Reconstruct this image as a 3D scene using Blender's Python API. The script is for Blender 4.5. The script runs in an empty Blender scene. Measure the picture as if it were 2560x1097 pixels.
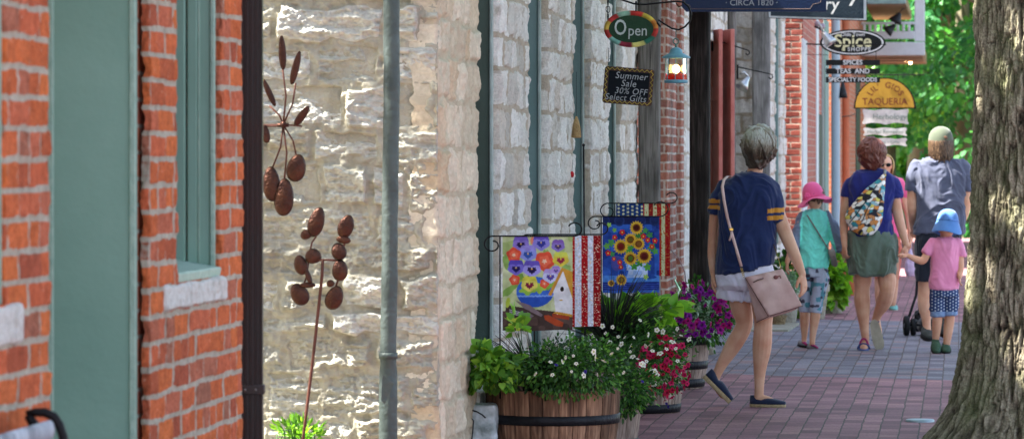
import bpy, math, random
import numpy as np
from mathutils import Vector, Matrix, noise as mnoise
PI = math.pi
random.seed(7)
rng = np.random.default_rng(11)
scene = bpy.context.scene
COL = scene.collection

# ---------------------------------------------------------------- camera model
F = 10000.0                       # focal length in photo pixels (2560 wide)
EYE = 1.46
TH = math.atan(1120.0 / F)        # camera turned left of the street axis
CT, ST = math.cos(TH), math.sin(TH)

def WZ(px, py, Z):
    xc = (px - 1280.0) * Z / F
    return Vector((xc * CT - Z * ST, Z * CT + xc * ST, EYE - (py - 400.0) * Z / F))
def W(px, py, s):
    return WZ(px, py, F / s)
X0 = -2.157                       # facade plane
def YF(px, X=X0):                 # distance along the street of a plumb line on plane X
    t = (px - 1280.0) / F
    return X * (CT + t * ST) / (t * CT - ST)
def SF(px, X=X0):                 # scale there
    Y = YF(px, X)
    return F / (Y * CT - X * ST)
def ZF(py, px, X=X0):
    return EYE - (py - 400.0) / SF(px, X)

# ---------------------------------------------------------------- colour / materials
def lin(c):
    if isinstance(c, str):
        c = c.lstrip('#'); c = [int(c[i:i+2], 16) / 255 for i in (0, 2, 4)]
    return tuple((x / 12.92 if x <= .04045 else ((x + .055) / 1.055) ** 2.4) for x in c[:3])
MATS = {}
def _nodes(name):
    m = bpy.data.materials.new(name); m.use_nodes = True
    nt = m.node_tree; b = nt.nodes['Principled BSDF']
    return m, nt, b
def N(nt, typ, **kw):
    n = nt.nodes.new(typ)
    for k, v in kw.items():
        if hasattr(n, k): setattr(n, k, v)
        else: n.inputs[k.replace('_', ' ')].default_value = v
    return n
def ramp(nt, stops):
    r = nt.nodes.new('ShaderNodeValToRGB')
    e = r.color_ramp.elements
    while len(e) < len(stops): e.new(.5)
    for i, (p, c) in enumerate(stops):
        e[i].position = p; e[i].color = (*c[:3], 1)
    return r
def mixrgb(nt, fac, a, b, mode='MIX'):
    m = nt.nodes.new('ShaderNodeMix'); m.data_type = 'RGBA'; m.blend_type = mode
    for sock, v in ((m.inputs[0], fac), (m.inputs[6], a), (m.inputs[7], b)):
        if hasattr(v, 'is_output') or hasattr(v, 'links'): nt.links.new(v, sock)
        elif isinstance(v, (int, float)): sock.default_value = v
        else: sock.default_value = (*v[:3], 1)
    return m.outputs[2]
def mat(name, col, rough=.7, var=.15, scale=12, stretch=(1, 1, 1), bump=.15, bscale=60, bdist=.003, metal=0, col2=None,
        rnd=None, spec=.22, trans=0, alpha=1, sub=0, emit=None, estr=0, detail=5, coat=0, w2=.5, sheen=0):
    """general weathered surface: colour mottled with col2, optional per-piece ramp read from attribute rnd"""
    if name in MATS: return MATS[name]
    m, nt, b = _nodes(name); L = nt.links
    tc = N(nt, 'ShaderNodeTexCoord'); mp = N(nt, 'ShaderNodeMapping'); mp.inputs['Scale'].default_value = stretch
    L.new(tc.outputs['Object'], mp.inputs[0])
    n1 = N(nt, 'ShaderNodeTexNoise'); n1.inputs['Scale'].default_value = scale; n1.inputs['Detail'].default_value = detail
    L.new(mp.outputs[0], n1.inputs['Vector'])
    if rnd:
        at = N(nt, 'ShaderNodeAttribute', attribute_name='rnd')
        r = ramp(nt, rnd); L.new(at.outputs['Fac'], r.inputs[0]); base = r.outputs[0]
    else: base = col
    c2 = col2 if col2 else tuple(x * (1 - var * 2) for x in col)
    rr = ramp(nt, [(w2 - .15, (0, 0, 0)), (w2 + .15, (1, 1, 1))]); L.new(n1.outputs['Fac'], rr.inputs[0])
    if rnd and not col2:
        out = mixrgb(nt, rr.outputs[0], base, tuple([1 - var * 1.5] * 3), 'MIX')
        # darken by multiplication
        mu = mixrgb(nt, 1.0, base, (1, 1, 1), 'MULTIPLY')
        g = ramp(nt, [(.3, (1 - var, 1 - var, 1 - var)), (.7, (1 + var, 1 + var, 1 + var))]); L.new(n1.outputs['Fac'], g.inputs[0])
        nt.links.new(g.outputs[0], mu.node.inputs[7]); out = mu
    else:
        ff = N(nt, 'ShaderNodeMath', operation='MULTIPLY'); L.new(rr.outputs[0], ff.inputs[0]); ff.inputs[1].default_value = 1.0 if not rnd else .6
        out = mixrgb(nt, ff.outputs[0], base, c2)
    L.new(out, b.inputs['Base Color'])
    b.inputs['Roughness'].default_value = rough; b.inputs['Metallic'].default_value = metal
    b.inputs['Specular IOR Level'].default_value = spec
    if coat: b.inputs['Coat Weight'].default_value = coat
    if sheen: b.inputs['Sheen Weight'].default_value = sheen
    if sub:
        b.inputs['Subsurface Weight'].default_value = sub; b.inputs['Subsurface Radius'].default_value = (.02, .008, .004); b.inputs['Subsurface Scale'].default_value = .5
    if trans: b.inputs['Transmission Weight'].default_value = trans
    if alpha < 1: b.inputs['Alpha'].default_value = alpha
    if emit: b.inputs['Emission Color'].default_value = (*emit, 1); b.inputs['Emission Strength'].default_value = estr
    if bump:
        n2 = N(nt, 'ShaderNodeTexNoise'); n2.inputs['Scale'].default_value = bscale; n2.inputs['Detail'].default_value = 6
        L.new(mp.outputs[0], n2.inputs['Vector'])
        bp = N(nt, 'ShaderNodeBump'); bp.inputs['Strength'].default_value = bump; bp.inputs['Distance'].default_value = bdist * 10
        L.new(n2.outputs['Fac'], bp.inputs['Height']); L.new(bp.outputs[0], b.inputs['Normal'])
    MATS[name] = m
    return m
def mat_attr(name, rough=.8, bump=.1, bscale=300, spec=.15, var=.06, vscale=40, sheen=0, transl=0):
    """surface coloured by its own printed/dyed pattern stored as colour attribute Col"""
    if name in MATS: return MATS[name]
    m, nt, b = _nodes(name); L = nt.links
    at = N(nt, 'ShaderNodeAttribute', attribute_name='Col')
    tc = N(nt, 'ShaderNodeTexCoord')
    n1 = N(nt, 'ShaderNodeTexNoise'); n1.inputs['Scale'].default_value = vscale; L.new(tc.outputs['Object'], n1.inputs['Vector'])
    g = ramp(nt, [(.3, (1 - var,) * 3), (.7, (1 + var,) * 3)]); L.new(n1.outputs['Fac'], g.inputs[0])
    out = mixrgb(nt, 1.0, at.outputs['Color'], g.outputs[0], 'MULTIPLY')
    L.new(out, b.inputs['Base Color']); b.inputs['Roughness'].default_value = rough; b.inputs['Specular IOR Level'].default_value = spec
    if sheen: b.inputs['Sheen Weight'].default_value = sheen
    n2 = N(nt, 'ShaderNodeTexNoise'); n2.inputs['Scale'].default_value = bscale; L.new(tc.outputs['Object'], n2.inputs['Vector'])
    bp = N(nt, 'ShaderNodeBump'); bp.inputs['Strength'].default_value = bump; bp.inputs['Distance'].default_value = .01
    L.new(n2.outputs['Fac'], bp.inputs['Height']); L.new(bp.outputs[0], b.inputs['Normal'])
    if transl:
        tr = N(nt, 'ShaderNodeBsdfTranslucent'); L.new(out, tr.inputs['Color'])
        mx = N(nt, 'ShaderNodeMixShader'); mx.inputs[0].default_value = transl
        L.new(b.outputs[0], mx.inputs[1]); L.new(tr.outputs[0], mx.inputs[2])
        L.new(mx.outputs[0], nt.nodes['Material Output'].inputs['Surface'])
    MATS[name] = m
    return m
def mat_leaf(name, stops, rough=.45, transl=.35):
    if name in MATS: return MATS[name]
    m, nt, b = _nodes(name); L = nt.links
    at = N(nt, 'ShaderNodeAttribute', attribute_name='rnd')
    r = ramp(nt, stops); L.new(at.outputs['Fac'], r.inputs[0])
    L.new(r.outputs[0], b.inputs['Base Color']); b.inputs['Roughness'].default_value = rough; b.inputs['Specular IOR Level'].default_value = .35
    tr = N(nt, 'ShaderNodeBsdfTranslucent')
    br = mixrgb(nt, 1.0, r.outputs[0], (1.5, 1.6, .7), 'MULTIPLY'); L.new(br, tr.inputs['Color'])
    mx = N(nt, 'ShaderNodeMixShader'); mx.inputs[0].default_value = transl
    L.new(b.outputs[0], mx.inputs[1]); L.new(tr.outputs[0], mx.inputs[2])
    L.new(mx.outputs[0], nt.nodes['Material Output'].inputs['Surface'])
    MATS[name] = m
    return m

# ---------------------------------------------------------------- vector noise (numpy)
_perm = np.random.default_rng(3).permutation(256); _perm = np.concatenate([_perm, _perm, _perm])
_val = np.random.default_rng(4).random(256)
def vnoise(x, y, z=0.0):
    x, y, z = np.broadcast_arrays(np.asarray(x, float), np.asarray(y, float), np.asarray(z, float))
    xi, yi, zi = np.floor(x).astype(int), np.floor(y).astype(int), np.floor(z).astype(int)
    fx, fy, fz = x - xi, y - yi, z - zi
    fx, fy, fz = [f * f * f * (f * (f * 6 - 15) + 10) for f in (fx, fy, fz)]
    def h(i, j, k): return _val[_perm[(_perm[(_perm[(xi + i) & 255] + yi + j) & 255] + zi + k) & 255]]
    def lp(a, b, t): return a + (b - a) * t
    return lp(lp(lp(h(0,0,0), h(1,0,0), fx), lp(h(0,1,0), h(1,1,0), fx), fy),
              lp(lp(h(0,0,1), h(1,0,1), fx), lp(h(0,1,1), h(1,1,1), fx), fy), fz) * 2 - 1
def fbm(x, y, z=0.0, oct=4, gain=.5):
    a, s, f = 1.0, 0.0, 1.0
    for o in range(oct):
        s = s + a * vnoise(x * f + 13.7 * o, y * f + 7.1 * o, np.asarray(z) * f + 3.3 * o); a *= gain; f *= 2.03
    return s
def ridged(x, y, z=0.0, oct=4):
    a, s, f = 1.0, 0.0, 1.0
    for o in range(oct):
        s = s + a * (1 - 2 * np.abs(vnoise(x * f + 5.7 * o, y * f + 9.1 * o, np.asarray(z) * f))); a *= .5; f *= 2.1
    return s
def sstep(a, b, x):
    t = np.clip((x - a) / (b - a), 0, 1); return t * t * (3 - 2 * t)

# ---------------------------------------------------------------- objects
def tag(o, label=None, cat=None, group=None, kind=None):
    if label: o['label'] = label
    if cat: o['category'] = cat
    if group: o['group'] = group
    if kind: o['kind'] = kind
    return o
def thing(name, label, cat, loc=(0, 0, 0), rot=0.0, group=None, kind=None):
    o = bpy.data.objects.new(name, None); COL.objects.link(o)
    o.location = loc; o.rotation_euler = (0, 0, rot); o.empty_display_size = .1
    return tag(o, label, cat, group, kind)
def world_of(o):
    m = Matrix.Identity(4)
    while o is not None:
        m = (Matrix.Translation(o.location) @ o.rotation_euler.to_matrix().to_4x4() @ Matrix.Diagonal((*o.scale, 1))) @ m
        o = o.parent
    return m
def mkmesh(name, V, Fs, material, parent=None, smooth=True, rnd=None, col=None, loc=None, rot=0.0, edges=()):
    """V in world coordinates; stored relative to the parent (or to loc)"""
    V = np.asarray(V, float).reshape(-1, 3)
    if parent is not None: M = world_of(parent)
    elif loc is not None: M = Matrix.Translation(loc) @ Matrix.Rotation(rot, 4, 'Z')
    else: M = Matrix.Identity(4)
    Mi = np.array(M.inverted()); V = V @ Mi[:3, :3].T + Mi[:3, 3]
    me = bpy.data.meshes.new(name)
    if isinstance(Fs, np.ndarray):
        n, k = Fs.shape
        me.vertices.add(len(V)); me.vertices.foreach_set('co', V.astype(np.float32).ravel())
        me.loops.add(n * k); me.loops.foreach_set('vertex_index', Fs.astype(np.int32).ravel())
        me.polygons.add(n); me.polygons.foreach_set('loop_start', np.arange(0, n * k, k, dtype=np.int32))
        me.update(calc_edges=True)
    else:
        me.from_pydata(V.tolist(), list(edges), Fs)
    if smooth: me.polygons.foreach_set('use_smooth', [True] * len(me.polygons))
    if rnd is not None:
        a = me.attributes.new('rnd', 'FLOAT', 'POINT'); a.data.foreach_set('value', np.asarray(rnd, np.float32))
    if col is not None:
        a = me.attributes.new('Col', 'FLOAT_COLOR', 'POINT')
        c = np.ones((len(V), 4), np.float32); c[:, :3] = np.asarray(col).reshape(-1, 3); a.data.foreach_set('color', c.ravel())
    me.validate()
    if material: me.materials.append(material)
    o = bpy.data.objects.new(name, me); COL.objects.link(o)
    if parent is not None: o.parent = parent
    elif loc is not None: o.location = loc; o.rotation_euler = (0, 0, rot)
    return o
def gridfaces(nu, nv, off=0, wrap=False):
    iu = np.arange(nu if wrap else nu - 1); iv = np.arange(nv - 1)
    A, B = np.meshgrid(iu, iv, indexing='ij'); A2 = (A + 1) % nu
    f = np.stack([A * nv + B, A2 * nv + B, A2 * nv + B + 1, A * nv + B + 1], -1).reshape(-1, 4) + off
    return f

class MB:
    def __init__(s): s.v = []; s.f = []; s.r = []; s.cur = .5; s.c = []; s.curc = None
    def _add(s, vs, fs):
        n = len(s.v); s.v += [tuple(v) for v in vs]; s.f += [tuple(i + n for i in f) for f in fs]
        s.r += [s.cur] * len(vs); s.c += [s.curc] * len(vs)
        return s
    def box(s, c, size, R=None, bev=0.0, taper=1.0):
        """box with chamfered edges; taper scales the top"""
        hx, hy, hz = [x / 2 for x in size]; b = min(bev, hx * .9, hy * .9, hz * .9)
        c = Vector(c); pts = []
        if b <= 0:
            for z in (-1, 1):
                k = taper if z > 0 else 1
                for x, y in ((-1, -1), (1, -1), (1, 1), (-1, 1)): pts.append(Vector((x * hx * k, y * hy * k, z * hz)))
            fs = [(3, 2, 1, 0), (4, 5, 6, 7), (0, 1, 5, 4), (1, 2, 6, 5), (2, 3, 7, 6), (3, 0, 4, 7)]
        else:
            rings = [(-hz, b), (-hz + b, 0), (hz - b, 0), (hz, b)]
            for z, i in rings:
                k = taper if z > 0 else 1
                x, y = (hx - i) * k, (hy - i) * k; cc = b * .7 * (0 if i else 1)
                for a, d in ((-x + (b if not i else 0), -y), (x - (b if not i else 0), -y), (x, -y + (b if not i else 0)), (x, y - (b if not i else 0)),
                             (x - (b if not i else 0), y), (-x + (b if not i else 0), y), (-x, y - (b if not i else 0)), (-x, -y + (b if not i else 0))):
                    pts.append(Vector((a, d, z)))
            fs = []
            for r in range(3):
                for i in range(8): fs.append((r * 8 + i, r * 8 + (i + 1) % 8, r * 8 + 8 + (i + 1) % 8, r * 8 + 8 + i))
            fs.append(tuple(range(7, -1, -1))); fs.append(tuple(range(24, 32)))
        if R is not None: pts = [R @ p for p in pts]
        return s._add([p + c for p in pts], fs)
    def tube(s, pts, rad, n=10, cap=True, flat=None):
        pts = [Vector(p) for p in pts]
        if not isinstance(rad, (list, tuple)): rad = [rad] * len(pts)
        rings = []; up = None
        for i, p in enumerate(pts):
            d = (pts[min(i + 1, len(pts) - 1)] - pts[max(i - 1, 0)]).normalized()
            if up is None:
                up = Vector((0, 0, 1)) if abs(d.z) < .9 else Vector((0, 1, 0))
            a = d.cross(up)
            if a.length < 1e-6: a = d.orthogonal()
            a.normalize(); b = a.cross(d).normalized(); up = b
            r = rad[i]; ra, rb = (r if isinstance(r, (tuple, list)) else (r, r if flat is None else r * flat))
            rings.append([p + a * (ra * math.cos(2 * PI * k / n)) + b * (rb * math.sin(2 * PI * k / n)) for k in range(n)])
        vs = [v for r in rings for v in r]; fs = []
        for i in range(len(rings) - 1):
            for k in range(n): fs.append((i * n + k, i * n + (k + 1) % n, (i + 1) * n + (k + 1) % n, (i + 1) * n + k))
        if cap: fs.append(tuple(range(n - 1, -1, -1))); fs.append(tuple(range((len(rings) - 1) * n, len(rings) * n)))
        return s._add(vs, fs)
    def ell(s, c, r, R=None, nu=16, nv=10):
        c = Vector(c); vs = []; fs = []
        if not isinstance(r, (tuple, list)): r = (r, r, r)
        vs.append(Vector((0, 0, -r[2])))
        for j in range(1, nv):
            t = PI * j / nv - PI / 2
            for i in range(nu):
                a = 2 * PI * i / nu; vs.append(Vector((r[0] * math.cos(t) * math.cos(a), r[1] * math.cos(t) * math.sin(a), r[2] * math.sin(t))))
        vs.append(Vector((0, 0, r[2]))); last = len(vs) - 1
        for i in range(nu):
            k = (i + 1) % nu
            fs.append((0, 1 + k, 1 + i))
            for j in range(nv - 2): fs.append((1 + j * nu + i, 1 + j * nu + k, 1 + (j + 1) * nu + k, 1 + (j + 1) * nu + i))
            fs.append((1 + (nv - 2) * nu + i, 1 + (nv - 2) * nu + k, last))
        if R is not None: vs = [R @ v for v in vs]
        return s._add([v + c for v in vs], fs)
    def loft(s, rings, cap=True, closed=True):
        n = len(rings[0]); vs = [v for r in rings for v in r]; fs = []
        for i in range(len(rings) - 1):
            for k in range(n if closed else n - 1): fs.append((i * n + k, i * n + (k + 1) % n, (i + 1) * n + (k + 1) % n, (i + 1) * n + k))
        if cap: fs.append(tuple(range(n - 1, -1, -1))); fs.append(tuple(range((len(rings) - 1) * n, len(rings) * n)))
        return s._add(vs, fs)
    def lathe(s, c, prof, n=24, cap=True, R=None):
        c = Vector(c); R = R or Matrix.Identity(3)
        rings = [[c + R @ Vector((r * math.cos(2 * PI * k / n), r * math.sin(2 * PI * k / n), z)) for k in range(n)] for r, z in prof]
        return s.loft(rings, cap)
    def prism(s, pts, n, d):
        """polygon (world points, counter-clockwise seen along -n) extruded by d along n"""
        n = Vector(n); a = [Vector(p) for p in pts]; b = [p + n * d for p in a]; k = len(a)
        fs = [tuple(range(k - 1, -1, -1)), tuple(range(k, 2 * k))] + [(i, (i + 1) % k, k + (i + 1) % k, k + i) for i in range(k)]
        return s._add(a + b, fs)
    def build(s, name, m, parent=None, smooth=False, loc=None, rot=0.0, auto=None):
        col = None
        if any(c is not None for c in s.c): col = [c if c is not None else (.5, .5, .5) for c in s.c]
        o = mkmesh(name, s.v, s.f, m, parent, smooth, rnd=s.r, col=col, loc=loc, rot=rot)
        if auto is not None:
            sm = o.data; sm.polygons.foreach_set('use_smooth', [True] * len(sm.polygons))
            mark_sharp(sm, auto)
        return o
def mark_sharp(me, deg=35):
    import bmesh
    bm = bmesh.new(); bm.from_mesh(me)
    bmesh.ops.recalc_face_normals(bm, faces=bm.faces)
    for e in bm.edges:
        if len(e.link_faces) == 2 and e.calc_face_angle(0) > math.radians(deg): e.smooth = False
    bm.to_mesh(me); bm.free()
def remesh(o, voxel, smooth=2, disp=None, factor=.6):
    """join overlapping pieces of o into one continuous skin"""
    md = o.modifiers.new('r', 'REMESH'); md.mode = 'VOXEL'; md.voxel_size = voxel; md.use_smooth_shade = True
    if smooth:
        sm = o.modifiers.new('s', 'SMOOTH'); sm.iterations = smooth; sm.factor = factor
    dg = bpy.context.evaluated_depsgraph_get(); dg.update()
    me = bpy.data.meshes.new_from_object(o.evaluated_get(dg), depsgraph=dg)
    mats = [m for m in o.data.materials]; o.modifiers.clear(); o.data = me; me.name = o.name
    me.materials.clear()
    for m in mats: me.materials.append(m)
    n = len(me.vertices); co = np.empty(n * 3, np.float32); me.vertices.foreach_get('co', co); co = co.reshape(-1, 3)
    if disp is not None and n:
        no = np.empty(n * 3, np.float32); me.vertices.foreach_get('normal', no); no = no.reshape(-1, 3)
        d = disp(co[:, 0], co[:, 1], co[:, 2]); co = co + no * np.asarray(d)[:, None]
        me.vertices.foreach_set('co', co.astype(np.float32).ravel())
    me.polygons.foreach_set('use_smooth', [True] * len(me.polygons)); me.update()
    return o
def setcol(o, fn):
    """dye pattern: colour attribute from a function of the object's own coordinates"""
    me = o.data; n = len(me.vertices); co = np.empty(n * 3, np.float32); me.vertices.foreach_get('co', co); co = co.reshape(-1, 3)
    c = np.ones((n, 4), np.float32); c[:, :3] = fn(co[:, 0], co[:, 1], co[:, 2])
    a = me.attributes.get('Col') or me.attributes.new('Col', 'FLOAT_COLOR', 'POINT'); a.data.foreach_set('color', c.ravel())
def copy_tree(o, parent=None):
    c = o.copy(); COL.objects.link(c)
    if parent is not None: c.parent = parent
    for ch in [x for x in list(o.children)]: copy_tree(ch, c)
    return c
def text(s, m, parent, p, size, right, up=Vector((0, 0, 1)), ext=.001, bold=0.0, name='lettering', shear=0, sx=1.0, align='CENTER', space=1.0, arc=None):
    """raised lettering: centre p, cap height about size*.7, running along right"""
    cu = bpy.data.curves.new('t', 'FONT'); cu.body = s; cu.size = size; cu.extrude = ext; cu.offset = bold; cu.shear = shear
    cu.align_x = align; cu.align_y = 'CENTER'; cu.space_character = space; cu.resolution_u = 3
    o = bpy.data.objects.new('t', cu); COL.objects.link(o)
    dg = bpy.context.evaluated_depsgraph_get(); dg.update()
    me = bpy.data.meshes.new_from_object(o.evaluated_get(dg), depsgraph=dg)
    n = len(me.vertices); co = np.empty(n * 3, np.float32); me.vertices.foreach_get('co', co); co = co.reshape(-1, 3)
    right = Vector(right).normalized(); up = Vector(up).normalized(); nn = right.cross(up).normalized()
    x = co[:, 0] * sx; y = co[:, 1].copy(); z = co[:, 2]
    if arc:
        a = x / arc; x, y = np.sin(a) * (arc + y), np.cos(a) * (arc + y) - arc
    V = np.array(p)[None, :] + x[:, None] * np.array(right) + y[:, None] * np.array(up) + z[:, None] * np.array(nn)
    fs = [tuple(q.vertices) for q in me.polygons]
    bpy.data.objects.remove(o); bpy.data.curves.remove(cu); bpy.data.meshes.remove(me)
    return mkmesh(name, V, fs, m, parent, smooth=False)
RIGHT = Vector((CT, ST, 0)); FWD = Vector((-ST, CT, 0)); UP = Vector((0, 0, 1))

# ---------------------------------------------------------------- masonry in relief
def courses(z0, z1, hmin, hmax, rs):
    z = [z0 - .3]
    while z[-1] < z1 + .3: z.append(z[-1] + rs.uniform(hmin, hmax))
    return np.array(z)
def masonry(U, Z, zs, lmin, lmax, mort, rs, off=.006, rock=.004, rfreq=14, wob=.004, edge=.012, mamp=.003, strat=1.0, bond=None, tilt=.0, head=0.0, deep=.25, fine=0.0):
    Uw = U + fbm(U * 9, Z * 9, 3.1, 3) * wob; Zw = Z + fbm(U * 6, Z * 12, 8.3, 3) * wob
    k = np.clip(np.searchsorted(zs, Zw) - 1, 0, len(zs) - 2)
    d = np.minimum(Zw - zs[k], zs[k + 1] - Zw)
    H = np.zeros_like(U); R = np.zeros_like(U); D = d.copy()
    umin, umax = U.min() - .3, U.max() + .3
    for c in range(len(zs) - 1):
        sel = k == c
        if bond:   # regular bond
            st = bond; js = np.arange(umin - st + (st / 2 if c % 2 else 0), umax + st, st) + 0.0
            js = js + rs.uniform(-.006, .006, len(js)) if hasattr(rs, 'uniform') else js
            # some bricks are headers
            ex = [];
            for j in range(len(js) - 1):
                ex.append(js[j])
                if rs.random() < .35: ex.append((js[j] + js[j + 1]) / 2)
            js = np.array(ex)
        else:
            js = [umin - rs.uniform(0, lmax)]
            while js[-1] < umax + lmax: js.append(js[-1] + rs.uniform(lmin, lmax))
            js = np.array(js)
        if not sel.any(): continue
        j = np.clip(np.searchsorted(js, Uw[sel]) - 1, 0, len(js) - 2)
        du = np.minimum(Uw[sel] - js[j], js[j + 1] - Uw[sel])
        D[sel] = np.minimum(d[sel], du + head * mort)
        o = rs.uniform(-off, off, len(js)); r = rs.random(len(js)); tl = rs.uniform(-tilt, tilt, len(js)); tu = rs.uniform(-tilt, tilt, len(js))
        H[sel] = o[j] + tl[j] * (Zw[sel] - zs[c]) + tu[j] * (Uw[sel] - (js[j] + js[j + 1]) / 2); R[sel] = r[j]
    mask = sstep(mort * .5 - edge * .25, mort * .5 + edge, D + fbm(U * 40, Z * 40, 1.7, 2) * mort * .15)
    rk = (fbm(U * rfreq, Z * rfreq * strat, 5.5, 5, .55)) * rock
    rk = rk + (ridged(U * rfreq * .6, Z * rfreq * .8 * strat, 2.2, 3) - .8) * rock * .7
    rk = rk + fbm(U * 45, Z * 60, 6.5, 4, .6) * fine
    h = mask * (mort * deep + H + rk) + (1 - mask) * fbm(U * 30, Z * 30, 9.9, 3) * mamp
    return h, R, mask
def relief(name, org, uv, nv, ulen, z0, z1, su, sz, layout, m, parent, holes=(), skirt=.1):
    """a wall face modelled as masonry in relief: org is the point at u=0,z=0"""
    nu, nz = int(round(ulen / su)) + 1, int(round((z1 - z0) / sz)) + 1
    u = np.linspace(0, ulen, nu); z = np.linspace(z0, z1, nz)
    U, Z = np.meshgrid(u, z, indexing='ij')
    h, R, mask = layout(U, Z)
    uv = np.array(uv); nv = np.array(nv); org = np.array(org)
    P = org + U[..., None] * uv + h[..., None] * nv; P[..., 2] += Z
    fc = gridfaces(nu, nz)
    uc = (u[:-1] + u[1:]) / 2; zc = (z[:-1] + z[1:]) / 2
    keep = np.ones((nu - 1, nz - 1), bool)
    for a, b, c, d in holes:
        keep &= ~((uc[:, None] > a) & (uc[:, None] < b) & (zc[None, :] > c) & (zc[None, :] < d))
    V = P.reshape(-1, 3); rr = R.ravel(); mk = mask.ravel()
    base = len(V)
    # skirts along every open border
    pairs = []
    kp = np.pad(keep, 1)
    ku, kz = np.nonzero(keep)
    for (du, dz, e) in ((-1, 0, ((0, 1), (0, 0))), (1, 0, ((1, 0), (1, 1))), (0, -1, ((0, 0), (1, 0))), (0, 1, ((1, 1), (0, 1)))):
        op = ~kp[ku + 1 + du, kz + 1 + dz]
        a = (ku[op] + e[0][0]) * nz + kz[op] + e[0][1]; b = (ku[op] + e[1][0]) * nz + kz[op] + e[1][1]
        pairs.append(np.stack([a, b], 1))
    pr = np.concatenate(pairs)
    used = np.unique(pr); mp = -np.ones(base, int); nsk = 5; F_ = [fc.reshape(-1, 4)[keep.ravel()]]
    Vs = [V]; Rs = [rr]; Ms = [mk]; prev = np.arange(base); cnt = base
    hh = h.ravel()
    for t in range(1, nsk + 1):
        dd = skirt * t / nsk
        nm = -np.ones(base, int); nm[used] = cnt + np.arange(len(used)); cnt += len(used)
        q = V[used] - nv * dd
        jit = (fbm(q[:, 0] * 30 + q[:, 1] * 30, q[:, 2] * 30, dd * 40, 3) * .004)[:, None]
        q = q - jit * nv - jit * uv * (1 if t < nsk else 0)
        Vs.append(q); Rs.append(rr[used]); Ms.append(mk[used])
        F_.append(np.stack([pr[:, 1] if t == 1 else prev[pr[:, 1]], pr[:, 0] if t == 1 else prev[pr[:, 0]], nm[pr[:, 0]], nm[pr[:, 1]]], 1))
        prev = nm
    V = np.concatenate(Vs); rr = np.concatenate(Rs); mk = np.concatenate(Ms)
    o = mkmesh(name, V, np.concatenate(F_), m, parent, smooth=True, rnd=rr)
    a = o.data.attributes.new('mask', 'FLOAT', 'POINT'); a.data.foreach_set('value', mk.astype(np.float32))
    return o
def mat_masonry(name, stops, mortar, var=.25, vscale=18, rough=.9, stain=None, bump=.4, bscale=90, vstretch=(1, 1, 1)):
    if name in MATS: return MATS[name]
    m, nt, b = _nodes(name); L = nt.links
    a1 = N(nt, 'ShaderNodeAttribute', attribute_name='rnd'); a2 = N(nt, 'ShaderNodeAttribute', attribute_name='mask')
    tc = N(nt, 'ShaderNodeTexCoord'); mp = N(nt, 'ShaderNodeMapping'); mp.inputs['Scale'].default_value = vstretch
    L.new(tc.outputs['Object'], mp.inputs[0])
    r = ramp(nt, stops); L.new(a1.outputs['Fac'], r.inputs[0])
    n1 = N(nt, 'ShaderNodeTexNoise'); n1.inputs['Scale'].default_value = vscale; n1.inputs['Detail'].default_value = 6; n1.inputs['Roughness'].default_value = .65; L.new(mp.outputs[0], n1.inputs['Vector'])
    g = ramp(nt, [(.3, (1 - var,) * 3), (.7, (1 + var,) * 3)]); L.new(n1.outputs['Fac'], g.inputs[0])
    c = mixrgb(nt, 1.0, r.outputs[0], g.outputs[0], 'MULTIPLY')
    n2 = N(nt, 'ShaderNodeTexNoise'); n2.inputs['Scale'].default_value = vscale * 5; n2.inputs['Detail'].default_value = 4; L.new(mp.outputs[0], n2.inputs['Vector'])
    g2 = ramp(nt, [(.35, (1 - var * .8,) * 3), (.65, (1 + var * .4,) * 3)]); L.new(n2.outputs['Fac'], g2.inputs[0])
    c = mixrgb(nt, 1.0, c, g2.outputs[0], 'MULTIPLY')
    mg = mixrgb(nt, 1.0, mortar, g.outputs[0], 'MULTIPLY')
    # mortar smeared over the arrises
    ms = N(nt, 'ShaderNodeMath', operation='ADD'); L.new(a2.outputs['Fac'], ms.inputs[0])
    nm = N(nt, 'ShaderNodeMath', operation='MULTIPLY_ADD'); L.new(n1.outputs['Fac'], nm.inputs[0]); nm.inputs[1].default_value = -.9; nm.inputs[2].default_value = .42
    L.new(nm.outputs[0], ms.inputs[1])
    rr = ramp(nt, [(.42, (0, 0, 0)), (.6, (1, 1, 1))]); L.new(ms.outputs[0], rr.inputs[0])
    c = mixrgb(nt, rr.outputs[0], mg, c)
    if stain:
        n3 = N(nt, 'ShaderNodeTexNoise'); n3.inputs['Scale'].default_value = stain[1]; n3.inputs['Detail'].default_value = 5; L.new(tc.outputs['Object'], n3.inputs['Vector'])
        r3 = ramp(nt, [(stain[2], (0, 0, 0)), (stain[2] + .13, (stain[3],) * 3)]); L.new(n3.outputs['Fac'], r3.inputs[0])
        c = mixrgb(nt, r3.outputs[0], c, stain[0])
    L.new(c, b.inputs['Base Color']); b.inputs['Roughness'].default_value = rough; b.inputs['Specular IOR Level'].default_value = .08
    n4 = N(nt, 'ShaderNodeTexNoise'); n4.inputs['Scale'].default_value = bscale; n4.inputs['Detail'].default_value = 8; n4.inputs['Roughness'].default_value = .65; L.new(mp.outputs[0], n4.inputs['Vector'])
    bp = N(nt, 'ShaderNodeBump'); bp.inputs['Strength'].default_value = bump; bp.inputs['Distance'].default_value = .02
    L.new(n4.outputs['Fac'], bp.inputs['Height']); L.new(bp.outputs[0], b.inputs['Normal'])
    MATS[name] = m
    return m
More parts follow.
